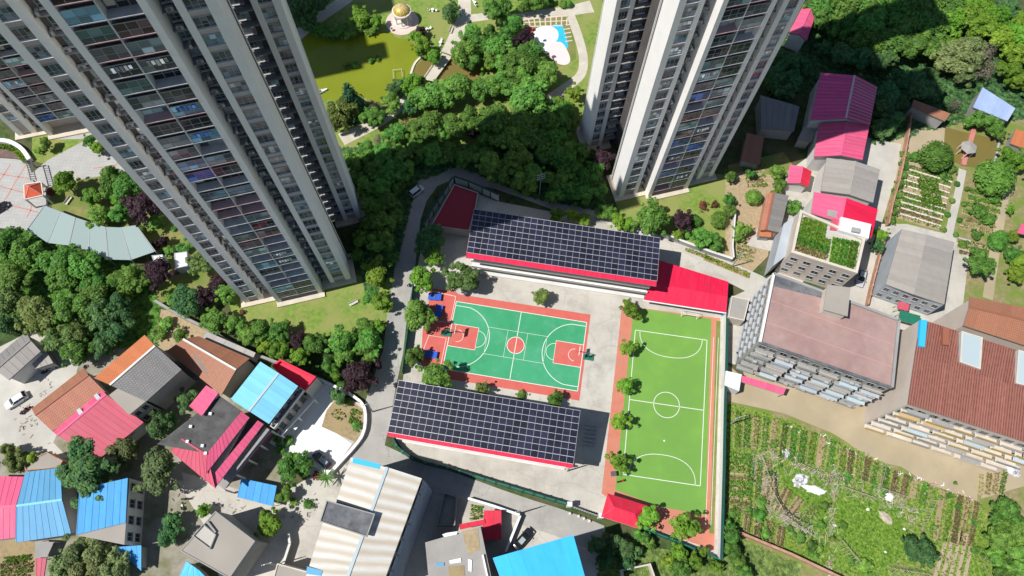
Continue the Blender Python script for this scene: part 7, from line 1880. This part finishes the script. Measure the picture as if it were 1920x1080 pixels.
('bush beside the tiled hut left of the roof garden','',0,[('round',60.5,34.0,1.7,4.7)]),
('bush above the red hut','bushes above the red hut',1,[('round',57.1,38.5,1.3,3.8),('round',57.6,43.0,1.8,4.8),('round',58.1,40.2,1.5,4.1)]),
('green tree at the end of the brick alley wall','',0,[('dark',77.9,25.8,1.5,4.6)]),
('large tree at the lower right corner','large trees at the lower right corner',1,[('round',90.9,-37.4,2.0,5.1),('round',91.7,-34.3,2.9,7.1),('round',91.6,-40.1,2.2,5.5),('round',93.3,-30.5,3.0,7.2),('round',93.3,-37.8,2.9,7.0),('round',94.5,-33.3,3.2,7.6)]),
('dark spreading tree in the middle of the lower right gardens','',0,[('dark',75.7,-37.1,2.8,7.1)]),
('green bush on the rough lawn of the lower right gardens','bushes on the rough lawn of the lower right gardens',1,[('shrub',55.6,-35.5,1.1,1.6),('shrub',57.4,-36.9,1.2,1.8),('shrub',59.7,-33.2,0.9,1.3),('shrub',60.5,-29.7,1.1,1.6),('shrub',63.7,-33.0,1.0,1.5),('shrub',64.5,-39.2,0.9,1.3),('shrub',66.7,-40.0,1.5,2.1),('shrub',88.5,-36.2,1.0,1.4)]),
('bright bush outside the lower corner of the school wall','bright bushes outside the lower corner of the school wall',1,[('bright',30.0,-41.2,1.4,3.9),('bright',31.8,-39.2,1.7,4.4),('bright',34.9,-41.0,1.7,4.3),('bright',36.6,-39.0,1.2,3.4),('bright',38.4,-41.3,1.4,3.9)]),
('broadleaf bush outside the lower corner of the school wall','broadleaf bushes outside the lower corner of the school wall',1,[('round',24.3,-36.5,1.0,3.2),('round',25.7,-37.1,1.2,3.6),('round',26.7,-38.0,1.0,3.1),('round',31.8,-41.6,2.1,5.5),('round',41.9,-33.8,1.1,3.4),('round',41.8,-36.0,1.7,4.6),('round',41.9,-38.8,1.7,4.6),('round',42.8,-40.8,1.4,4.1),('round',43.9,-42.4,1.4,4.1)]),
('dark shrub in the shade right of the sky blue roof','dark shrubs in the shade right of the sky blue roof',1,[('dark',16.7,-38.7,1.7,4.8),('dark',18.1,-41.2,1.7,4.8),('dark',19.6,-37.9,1.7,4.8),('dark',22.1,-39.2,1.7,4.8),('dark',22.1,-41.5,1.4,4.3),('dark',24.1,-39.6,1.2,3.8)]),
('leafy bush at the edge of the lower right fields','leafy bushes at the edge of the lower right fields',1,[('shrub',42.7,-32.0,0.9,1.3),('shrub',47.8,-31.8,1.3,1.8),('shrub',48.5,-29.3,1.1,1.6),('shrub',48.7,-35.1,1.2,1.8)]),
('huge dark tree between the blue roofs','huge dark trees between the blue roofs',1,[('dark',-78.1,-31.0,4.9,11.5),('dark',-80.3,-26.4,3.3,8.2)]),
('yellow-green tree beside the huge dark tree','',0,[('pale',-73.6,-25.8,2.9,7.3)]),
('grey-green round tree below the black roofed house','',0,[('pale',-65.6,-29.6,4.1,9.7)]),
('broadleaf tree at the bottom edge left of the concrete house','broadleaf trees at the bottom edge left of the concrete house',1,[('pale',-79.1,-46.4,3.0,7.5),('pale',-77.5,-44.5,3.3,8.1),('pale',-74.8,-47.1,3.0,7.5),('pale',-74.2,-43.5,2.8,7.1),('pale',-70.5,-46.0,2.8,7.1),('pale',-69.6,-47.3,1.6,4.6)]),
('dark bush left of the concrete roofed house','dark bushes left of the concrete roofed house',1,[('dark',-62.8,-41.1,1.7,4.8),('dark',-62.1,-38.7,2.0,5.6),('dark',-62.5,-37.3,1.3,4.1)]),
('light bush at the corner of the concrete roofed house','',0,[('bright',-57.0,-35.8,1.3,3.7)]),
('tree in the yard above the faded blue roof','trees in the yard above the faded blue roof',1,[('olive',-96.3,-26.3,1.5,4.4),('olive',-93.7,-28.8,2.3,6.0),('olive',-92.6,-27.4,1.3,3.9)]),
('bright bush beside the faded blue roof','',0,[('bright',-91.2,-28.1,1.7,4.3)]),
('dark bush between the orange and the pink roofs','dark bushes between the orange and the pink roofs',1,[('dark',-68.3,-20.9,2.6,6.7),('dark',-66.8,-19.6,1.6,4.6),('dark',-63.6,-15.4,2.4,6.3)]),
('round tree beside the dark blue car','',0,[('round',-40.6,-27.4,3.1,7.4)]),
('bushy shrub behind the round tree by the car','bushy shrubs behind the round tree by the car',1,[('shrub',-46.0,-21.6,1.0,1.5),('shrub',-45.1,-23.7,1.2,1.7),('shrub',-43.8,-21.8,1.2,1.7)]),
('bush beside the blue sheet shelter','',0,[('round',-42.5,-32.3,1.6,4.4)]),
('small bush at the planter right of the blue shelter','small bushes at the planter right of the blue shelter',1,[('shrub',-41.0,-33.3,0.9,1.3),('shrub',-38.0,-33.6,1.1,1.6)]),
('bright round tree at the lane corner','',0,[('bright',-44.1,-38.0,2.9,6.7)]),
('palm at the gate of the white forecourt','',0,[('palm',-34.8,-28.8,1.9,4.0)]),
('small bush beside the palm at the forecourt gate','',0,[('redshrub',-37.1,-28.4,1.1,1.6)]),
('dark shrub in the walled plot beside the purple tree','',0,[('dark',-34.6,-13.1,1.7,4.9)]),
]
ORDINAL = 'leftmost second third fourth fifth sixth seventh eighth ninth tenth eleventh twelfth'.split()
for (label, group, numbered, spots) in TREES_LIST:      # numbered: spots run from left to right
    for i, (kind, x, y, R, H) in enumerate(spots):
        plant(x, y, R, H, kind, label + (', leftmost' if i == 0 else ', %s from the left' % ORDINAL[i]) if numbered else label, group)


# ------------------------------------------------------------------ vegetable gardens
G = random.Random(21)
def ordn(k, n, quad):
    """which bed of its plot: counted from the end that lies higher up or further left"""
    d = Vector(quad[3]) - Vector(quad[0])
    if abs(d.y) > abs(d.x): i, e = (k, 'top') if d.y < 0 else (n - 1 - k, 'top')
    else: i, e = (k, 'left') if d.x > 0 else (n - 1 - k, 'left')
    return ('topmost' if e == 'top' else 'leftmost') if i == 0 else '%s from the %s' % (ORDINAL[i], e)
def beds(label, group, quad, n, along=True, w=None, z=.012, soil='soil', ms=('leaf_crop',), hgt=.35, dens=9, leaf=.15, gap=.3, jitter=.05):
    """split a quad plot into n parallel beds running from side 0-3 to side 1-2"""
    for k in range(n):
        t_ = (k + .5) / n
        a = lerp(quad[0], quad[3], t_); b_ = lerp(quad[1], quad[2], t_)
        L = (Vector(quad[3]) - Vector(quad[0])).length / n
        m = G.choice(ms)
        bed('garden_bed', label + ', ' + ordn(k, n, quad), lerp(a, b_, G.uniform(0, jitter)), lerp(a, b_, 1 - G.uniform(0, jitter)), (w or L * (1 - gap)), z, soil, m, hgt * G.uniform(.7, 1.3), round(dens * G.choice((1.5, 3.5, 5, 6, 6))) if G.random() > .1 else 3, leaf, group=group, var=k % 3, rows=G.choice((0, 2, 2, 3)))
# terraced plots left of the pale garden path
beds('terraced vegetable bed left of the pale garden path', 'terraced beds left of the pale garden path', [(89.58,48.58),(99.60,45.54),(93.82,31.14),(84.39,34.00)], 10, soil='soil_red', ms=('leaf_crop', 'leaf_crop_dry', 'leaf_crop'), dens=7)
bed('garden_bed', 'thick green bean patch left of the pale garden path', (92.93,44.47), (92.97,37.51), 5.0, .02, 'soil_red', 'leaf_crop', .9, 22, .2)
band('path', [(102.18,47.74),(99.55,40.27),(96.82,33.30),(94.53,26.56),(92.66,20.04)], 1.7, 'concrete_pale', .030, sm=1)
band('path', [(113.18,48.04),(110.30,40.84),(107.36,32.51),(104.53,24.48),(101.54,15.48)], 2.2, 'dirt', .028, sm=1)
beds('garden bed right of the pale garden path', 'beds right of the pale garden path', [(102.56,43.22),(110.44,41.19),(105.56,30.75),(98.03,32.02)], 6, soil='soil_red', ms=('leaf_crop', 'leaf_crop_dry', 'leaf_crop'), dens=9, gap=.35)
beds('garden bed at the lower end of the pale garden path', 'beds at the lower end of the pale garden path', [(97.35,29.99),(104.42,28.05),(103.23,25.06),(96.86,25.70)], 3, soil='soil_red', ms=('leaf_crop_dry', 'leaf_crop'), dens=5)
# plots between the pale tower and the tiled hut
beds('small garden bed right of the white lawn wall', 'beds right of the white lawn wall', [(47.82,26.13),(52.20,25.37),(50.97,21.12),(47.25,22.21)], 4, soil='soil', ms=('leaf_crop_dry', 'leaf_crop'), dens=4)
beds('small garden bed below the pale tower', 'beds below the pale tower', [(50.44,45.40),(56.16,47.14),(55.88,40.40),(51.27,40.15)], 5, soil='soil_red', ms=('leaf_crop', 'leaf_crop_dry'), dens=5)
bed('garden_bed', 'narrow green verge bed along the lane behind the school', (40.51,22.19), (50.16,18.22), 1.4, .03, 'soil', 'leaf_grass', .3, 22, .15)
bed('garden_bed', 'narrow green bed on the lane corner below the white lawn wall', (36.48,23.92), (43.95,21.08), .9, .03, 'soil', 'leaf_grass', .3, 18, .15)
# walled plot beside the road
sheet('earth', [(-35.54,-12.70),(-32.44,-13.32),(-29.65,-15.14),(-29.80,-19.21),(-30.57,-21.56),(-37.81,-18.73),(-37.30,-15.50)], 'soil', .034)
beds('vegetable row in the walled plot beside the road', 'vegetable rows in the walled plot beside the road', [(-35.75,-14.75),(-32.90,-16.10),(-34.28,-17.77),(-36.57,-16.54)], 2, soil='soil', dens=9, ms=('leaf_crop',), z=.034)
beds('leafy vegetable row near the wall of the plot beside the road', 'leafy rows near the wall of the plot beside the road', [(-32.27,-14.72),(-30.17,-15.43),(-30.42,-18.92),(-32.69,-17.70)], 4, soil='soil', dens=14, ms=('leaf_crop',), z=.034)
for i, p_ in enumerate(((-35.82,-12.16), (-33.20,-13.68), (-30.75,-18.41))):
    plant(*p_, 1.0, 1.6, 'shrub', 'leafy shrub in the walled plot beside the road, ' + ('topmost', 'middle', 'lowest')[i], 'shrubs in the walled plot beside the road')
# small patch by the crimson shed
beds('small vegetable row beside the crimson shed', 'vegetable rows beside the crimson shed', [(-7.26,-32.08),(-4.97,-32.57),(-4.85,-34.72),(-7.35,-35.41)], 4, soil='soil_red', ms=('leaf_crop',), dens=8, z=.03)
# lower left plot
beds('vegetable row at the bottom left corner', 'vegetable rows at the bottom left corner', [(-93.23,-46.69),(-87.32,-45.86),(-86.75,-48.70),(-92.54,-48.95)], 4, soil='soil', ms=('leaf_crop_dry', 'leaf_crop'), dens=6)
beds('green row below the pink roof at the left edge', 'green rows below the pink roof at the left edge', [(-92.88,-45.41),(-88.11,-44.85),(-87.69,-45.87),(-92.54,-46.55)], 2, soil='soil', ms=('leaf_crop',), dens=12)
# lower right gardens: columns of plots beside the pitch wall
beds('horizontal vegetable bed beside the right pitch wall', 'horizontal beds beside the right pitch wall', [(42.93,-20.01),(47.67,-20.18),(46.61,-30.27),(42.00,-29.98)], 11, soil='soil_red', ms=('leaf_crop', 'leaf_crop', 'leaf_crop_dry'), dens=10, gap=.3)
beds('pale bare bed beside the lower right pitch wall', 'pale bare beds beside the lower pitch wall', [(42.12,-30.10),(47.64,-30.22),(47.78,-31.70),(42.03,-31.46)], 3, soil='dirt', ms=('leaf_crop_dry',), dens=2)
beds('upright vegetable bed below the yard of the five-storey block', 'upright beds below the yard of the five-storey block', [(44.46,-11.67),(43.73,-19.19),(52.46,-19.83),(53.86,-12.86)], 5, soil='soil', ms=('leaf_crop', 'leaf_crop_dry', 'leaf_crop'), dens=12)
beds('upright vegetable bed in the middle of the lower right gardens', 'upright beds in the middle of the lower right gardens', [(53.79,-13.62),(52.34,-21.09),(63.25,-22.45),(65.02,-16.62)], 6, soil='soil', ms=('leaf_crop', 'leaf_crop_dry', 'leaf_crop'), dens=12)
beds('vegetable bed below the yard of the rust red block', 'beds below the yard of the rust red block', [(65.14,-17.36),(64.03,-22.93),(71.24,-25.36),(72.92,-20.98)], 5, soil='soil_red', ms=('leaf_crop', 'leaf_crop_dry'), dens=10)
beds('staked vegetable bed below the rust red block', 'staked beds below the rust red block', [(73.10,-21.18),(71.72,-25.64),(80.57,-28.75),(82.34,-24.45)], 5, soil='soil', ms=('leaf_crop', 'leaf_crop_dry'), dens=12)
beds('long green bed right of the rough lawn', 'long green beds right of the rough lawn', [(83.80,-25.10),(80.60,-34.62),(88.43,-36.20),(91.51,-27.27)], 5, soil='soil', ms=('leaf_crop', 'leaf_crop_dry'), dens=12)
beds('bare ploughed bed at the lower right', 'bare ploughed beds at the lower right', [(84.02,-32.54),(79.37,-41.76),(86.32,-41.93),(89.51,-33.26)], 5, soil='dirt', ms=('leaf_crop_dry',), dens=1)
beds('vegetable bed at the right edge below the rust red block', 'beds at the right edge below the rust red block', [(91.88,-22.18),(90.87,-26.29),(96.22,-25.55),(98.25,-20.86)], 4, soil='soil_red', ms=('leaf_crop', 'leaf_crop_dry'), dens=6)
beds('overgrown bed inside the pink brick wall', 'overgrown beds inside the pink brick wall', [(42.74,-30.44),(42.09,-33.90),(52.27,-38.25),(53.20,-33.90)], 5, soil='soil', ms=('leaf_crop_dry', 'leaf_crop'), dens=10)
beds('overgrown bed left of the rough lawn', 'overgrown beds left of the rough lawn', [(50.50,-24.06),(48.98,-29.67),(55.76,-33.78),(60.20,-30.65)], 4, soil='soil', ms=('leaf_crop', 'leaf_crop_dry'), dens=9)
beds('overgrown bed below the upright beds beside the pitch wall', 'overgrown beds below the upright beds', [(46.56,-20.94),(45.57,-28.33),(50.05,-29.12),(51.79,-21.43)], 3, soil='soil', ms=('leaf_crop', 'leaf_crop_dry'), dens=9)
band('path', [(80.80,-42.16),(84.17,-37.34),(87.12,-32.40),(89.51,-26.86),(91.87,-21.15)], .8, 'dirt', .04, sm=1)
band('path', [(63.48,-21.41),(62.75,-26.55),(61.93,-32.54),(60.91,-39.29),(60.36,-43.05)], .7, 'concrete_pale', .04, sm=1)
for i in range(9):
    t_ = (i + 1) / 10; a_ = lerp((89.58,48.58), (84.39,34.00), t_); b_ = lerp((99.60,45.54), (93.82,31.14), t_)
    t = thing('terrace_edging', 'pale stone edging between the terraced beds, ' + ('topmost' if i == 0 else '%s from the top' % ORDINAL[i]), 'edging', (*lerp(a_, b_, .5), 0), group='pale edgings between the terraced beds')
    for k in range(6):
        q = MB(); p0, p1 = lerp(a_, b_, k / 6 + .006), lerp(a_, b_, (k + 1) / 6 - .006); q.bar((*p0, .1), (*p1, .1 + G.uniform(-.02, .03)), .32, .26); q.build('stone', 'stone_pale', t)
# bamboo trellises
def trellis(label, c, rot, L, W, group):
    t = thing('bamboo_trellis', label, 'trellis', (*c, .02), rot, group)
    n = max(3, int(L / .6))
    for i in range(n + 1):
        x = -L / 2 + L * i / n + G.uniform(-.1, .1); q = MB(); q.bar((x, -W / 2, 0), (x + G.uniform(-.1, .1), G.uniform(-.2, .2), 1.6), .06, .06); q.bar((x, W / 2, 0), (x, 0, 1.6), .06, .06); q.build('pole', 'bamboo', t, world=False)
    q = MB(); q.bar((-L / 2, 0, 1.55), (L / 2, 0, 1.6), .06, .06); q.build('ridge_pole', 'bamboo', t, world=False)
for p_, r_, L_, W_ in (((51.14,-28.58), -1.1, 6, 2.0), ((54.79,-33.34), -.6, 6, 2.5), ((64.43,-37.72), -.9, 5, 2.6), ((67.39,-26.84), -.3, 6, 1.6), ((72.54,-23.57), 1.2, 4, 1.4), ((74.19,-26.54), -.3, 5, 1.6), ((63.00,-24.51), .2, 4, 2.0), ((58.50,-22.67), -.4, 4, 1.4), ((49.75,-23.07), -1.3, 5, 1.4), ((75.04,-40.74), -.1, 7, 1.6), ((80.92,-29.73), 1.0, 5, 1.2)):
    trellis('pale bamboo bean trellis in the lower right gardens', p_, r_, L_, W_, 'bamboo trellises in the lower right gardens')
# plastic sheets and heaps
def heap(label, c, rx, ry, h, m, seed, group=None):
    rr = random.Random(seed); t = thing('plastic_heap', label, 'heap', (*c, .02), rr.uniform(0, 3), group)
    q = MB(); n = 12; rings = []
    for j, s in enumerate((1, .75, .45, .15)):
        rings.append(len(q.v))
        for i in range(n):
            a = 2 * math.pi * i / n; k = s * rr.uniform(.75, 1.2); q.v.append((rx * k * math.cos(a), ry * k * math.sin(a), h * (0, .6, .95, 1.1)[j] * rr.uniform(.6, 1.2)))
    for j in range(3):
        for i in range(n): i2 = (i + 1) % n; q.f.append((rings[j] + i, rings[j] + i2, rings[j + 1] + i2, rings[j + 1] + i)); q.mi.append(0); q.uv.append(None)
    q.f.append(tuple(rings[3] + i for i in range(n))); q.mi.append(0); q.uv.append(None)
    q.build('sheet', m, t, world=False)
heap('heap of white plastic sheeting left of the rough lawn', (56.70,-24.80), 2.0, 1.3, .6, 'trash', 1)
heap('long white plastic sheet on the garden left of the rough lawn', (59.12,-26.51), 2.6, .9, .4, 'plastic_white', 2)
heap('bright white plastic bundle above the rough lawn', (73.77,-27.26), 1.1, .9, .5, 'plastic_white', 3)
heap('grey and white rubbish heap beside the upright beds', (54.48,-19.74), 1.2, 1.0, .5, 'trash', 4)
heap('white rubbish pile at the right edge below the rust red block', (99.32,-20.81), 1.8, 1.4, .6, 'trash', 5)
heap('pale heap of straw on the rough lawn', (72.47,-31.09), 1.7, 1.0, .35, 'bamboo', 6)
for i, (p_, s) in enumerate((((62.48,-33.00), .4), ((69.27,-29.75), .4), ((75.75,-33.10), .35), ((71.54,-37.41), .3), ((80.79,-26.24), .4))):
    heap('small white scrap of plastic in the lower right gardens', p_, s, s * .8, .3, 'plastic_white', 20 + i, 'small white scraps in the lower right gardens')
fence('net_fence', 'dark low net fence curving round the left of the rough lawn', smooth_poly([(51.70,-23.49),(51.44,-27.56),(53.02,-30.48),(54.92,-32.07),(57.86,-33.21)], 1, False), .9, 'frame_dark', step=1.6, th=.05, post='bamboo')
# loose grass tufts on lawns: nobody could count them
def tufts(name, label, poly, n, m, size=.22, z=.012, seed=1):
    rr = random.Random(seed); xs = [p[0] for p in poly]; ys = [p[1] for p in poly]; q = MB(); k = 0; tries = 0
    def inside(x, y):
        c = False; j = len(poly) - 1
        for i in range(len(poly)):
            if (poly[i][1] > y) != (poly[j][1] > y) and x < (poly[j][0] - poly[i][0]) * (y - poly[i][1]) / (poly[j][1] - poly[i][1]) + poly[i][0]: c = not c
            j = i
        return c
    while k < n and tries < n * 6:
        tries += 1; x = rr.uniform(min(xs), max(xs)); y = rr.uniform(min(ys), max(ys))
        if not inside(x, y): continue
        k += 1
        for _ in range(2):
            a = rr.uniform(0, 6.28); s = size * rr.uniform(.5, 1.4); dx, dy = math.cos(a) * s, math.sin(a) * s; hx = rr.uniform(-.5, .5) * s; h = s * rr.uniform(.2, .6)
            q.face([(x - dx, y - dy, z), (x + dx, y + dy, z), (x + dx - dy * .8 + hx, y + dy + dx * .8, z + h), (x - dx - dy * .8, y - dy + dx * .8, z + h)])
    o = q.build(name, m); tag(o, label, 'grass', kind='stuff')
tufts('grass_tufts', 'rough grass tufts on the lower right lawn', [(52.70,-22.93),(63.31,-21.93),(68.26,-24.27),(75.89,-28.96),(75.53,-37.71),(66.89,-41.84),(61.10,-40.22),(55.81,-33.30)], 5000, 'leaf_grass', .25, .026, 1)
tufts('weeds', 'low weeds over the lower right garden soil', [(43.27,-10.08),(54.72,-12.82),(68.03,-18.07),(81.78,-24.68),(91.62,-27.76),(96.09,-40.58),(64.82,-42.39),(55.16,-39.54),(41.00,-33.47)], 6000, 'leaf_crop', .2, .012, 2)
tufts('weeds', 'bright yellow-green weeds over the lower right garden soil', [(43.27,-10.08),(54.72,-12.82),(68.03,-18.07),(81.78,-24.68),(91.62,-27.76),(96.09,-40.58),(64.82,-42.39),(55.16,-39.54),(41.00,-33.47)], 8000, 'leaf_grass', .2, .012, 12)
tufts('undergrowth', 'undergrowth under the wood at the left edge', [(-118.13,19.54),(-104.71,21.54),(-83.24,14.94),(-75.36,5.47),(-74.11,-5.03),(-88.81,-3.44),(-111.97,0.09)], 6000, 'leaf_round', .45, .0, 4)
tufts('undergrowth', 'undergrowth between the two towers', [(-42.26,45.43),(7.09,49.56),(13.41,38.50),(21.86,32.09),(2.57,35.16),(-14.87,42.61),(-24.26,37.89),(-26.92,16.53),(-31.81,8.85),(-37.73,28.98)], 12000, 'leaf_dark', .45, .0, 5)
tufts('undergrowth', 'undergrowth below the upper right wood', [(60.16,85.55),(125.11,99.77),(123.76,63.43),(104.00,60.82),(82.52,53.66),(74.63,71.61),(58.16,62.86)], 9000, 'leaf_dark', .5, .0, 6)
tufts('undergrowth', 'undergrowth outside the lower corner of the school wall', [(18.03,-36.42),(39.00,-41.18),(41.38,-35.39),(55.06,-40.49),(52.59,-45.21),(17.01,-46.74)], 6000, 'leaf_olive', .35, .0, 7)

# scattered sticks, boards and trimmings among the plots
def litter(name, label, line_, width, n, mats, seed, size=(.4, 1.6)):
    rr = random.Random(seed); q = MB()
    for _ in range(n):
        s = rr.uniform(0, len(line_) - 1.001); i = int(s); p = lerp(line_[i], line_[i + 1], s - i)
        x, y = p[0] + rr.gauss(0, width / 2), p[1] + rr.gauss(0, width / 2); a = rr.uniform(0, 3.14); l = rr.uniform(*size) / 2; q.cur = rr.randrange(len(mats))
        q.bar((x - math.cos(a) * l, y - math.sin(a) * l, .06 + rr.uniform(0, .1)), (x + math.cos(a) * l, y + math.sin(a) * l, .06 + rr.uniform(0, .35)), rr.uniform(.05, .14), .05)
    tag(q.build(name, mats), label, 'debris', kind='stuff')
litter('debris', 'grey sticks and boards strewn between the lower right plots', [(50.77,-20.95),(54.58,-19.74),(58.97,-23.16),(63.52,-24.49),(69.10,-25.76),(75.00,-28.01),(79.47,-32.25)], 2.6, 420, ['bamboo', 'wood', 'wall_grey', 'bamboo', 'stone_wall'], 3)
litter('debris', 'bamboo stakes lying left of the net fence', [(49.10,-22.07),(50.20,-25.09),(50.05,-29.12),(53.86,-32.41),(58.72,-34.62)], 2.2, 260, ['bamboo', 'bamboo', 'wall_grey'], 4, (.8, 2.4))
litter('debris', 'sticks and rubbish along the pale path in the lower right gardens', [(63.25,-22.45),(62.63,-27.56),(61.71,-33.52),(60.58,-41.18)], 1.0, 130, ['bamboo', 'wood', 'wall_grey'], 5)
litter('debris', 'litter along the edge of the dirt yard of the rust red block', [(55.64,-14.39),(63.88,-17.21),(71.89,-20.82),(80.81,-24.22),(90.67,-27.30)], .9, 160, ['plastic_white', 'wood', 'wall_grey', 'roof_rose'], 6, (.3, .8))
litter('debris', 'litter in the yards of the lower left village', [(-93.46,-10.47),(-94.95,-20.33),(-96.72,-21.47),(-63.65,-33.23),(-52.15,-34.68),(-39.58,-37.04),(-36.25,-32.00)], 1.4, 110, ['wood', 'wall_grey', 'bamboo', 'frame_dark'], 7, (.3, .9))
rs = random.Random(77)
pz = [(46.38,-23.22), (51.48,-35.90), (59.30,-38.42), (67.34,-23.29), (77.25,-26.90), (47.82,-31.20), (91.57,-33.17), (87.34,-28.45)]
for i in range(32):
    p_ = pz[i % 8]; plant(p_[0] + rs.gauss(0, 2.6), p_[1] + rs.gauss(0, 2.6), rs.uniform(.4, .9), rs.uniform(.7, 1.4), 'shrub', 'small leafy bush among the lower right vegetable plots', 'small bushes among the lower right plots')
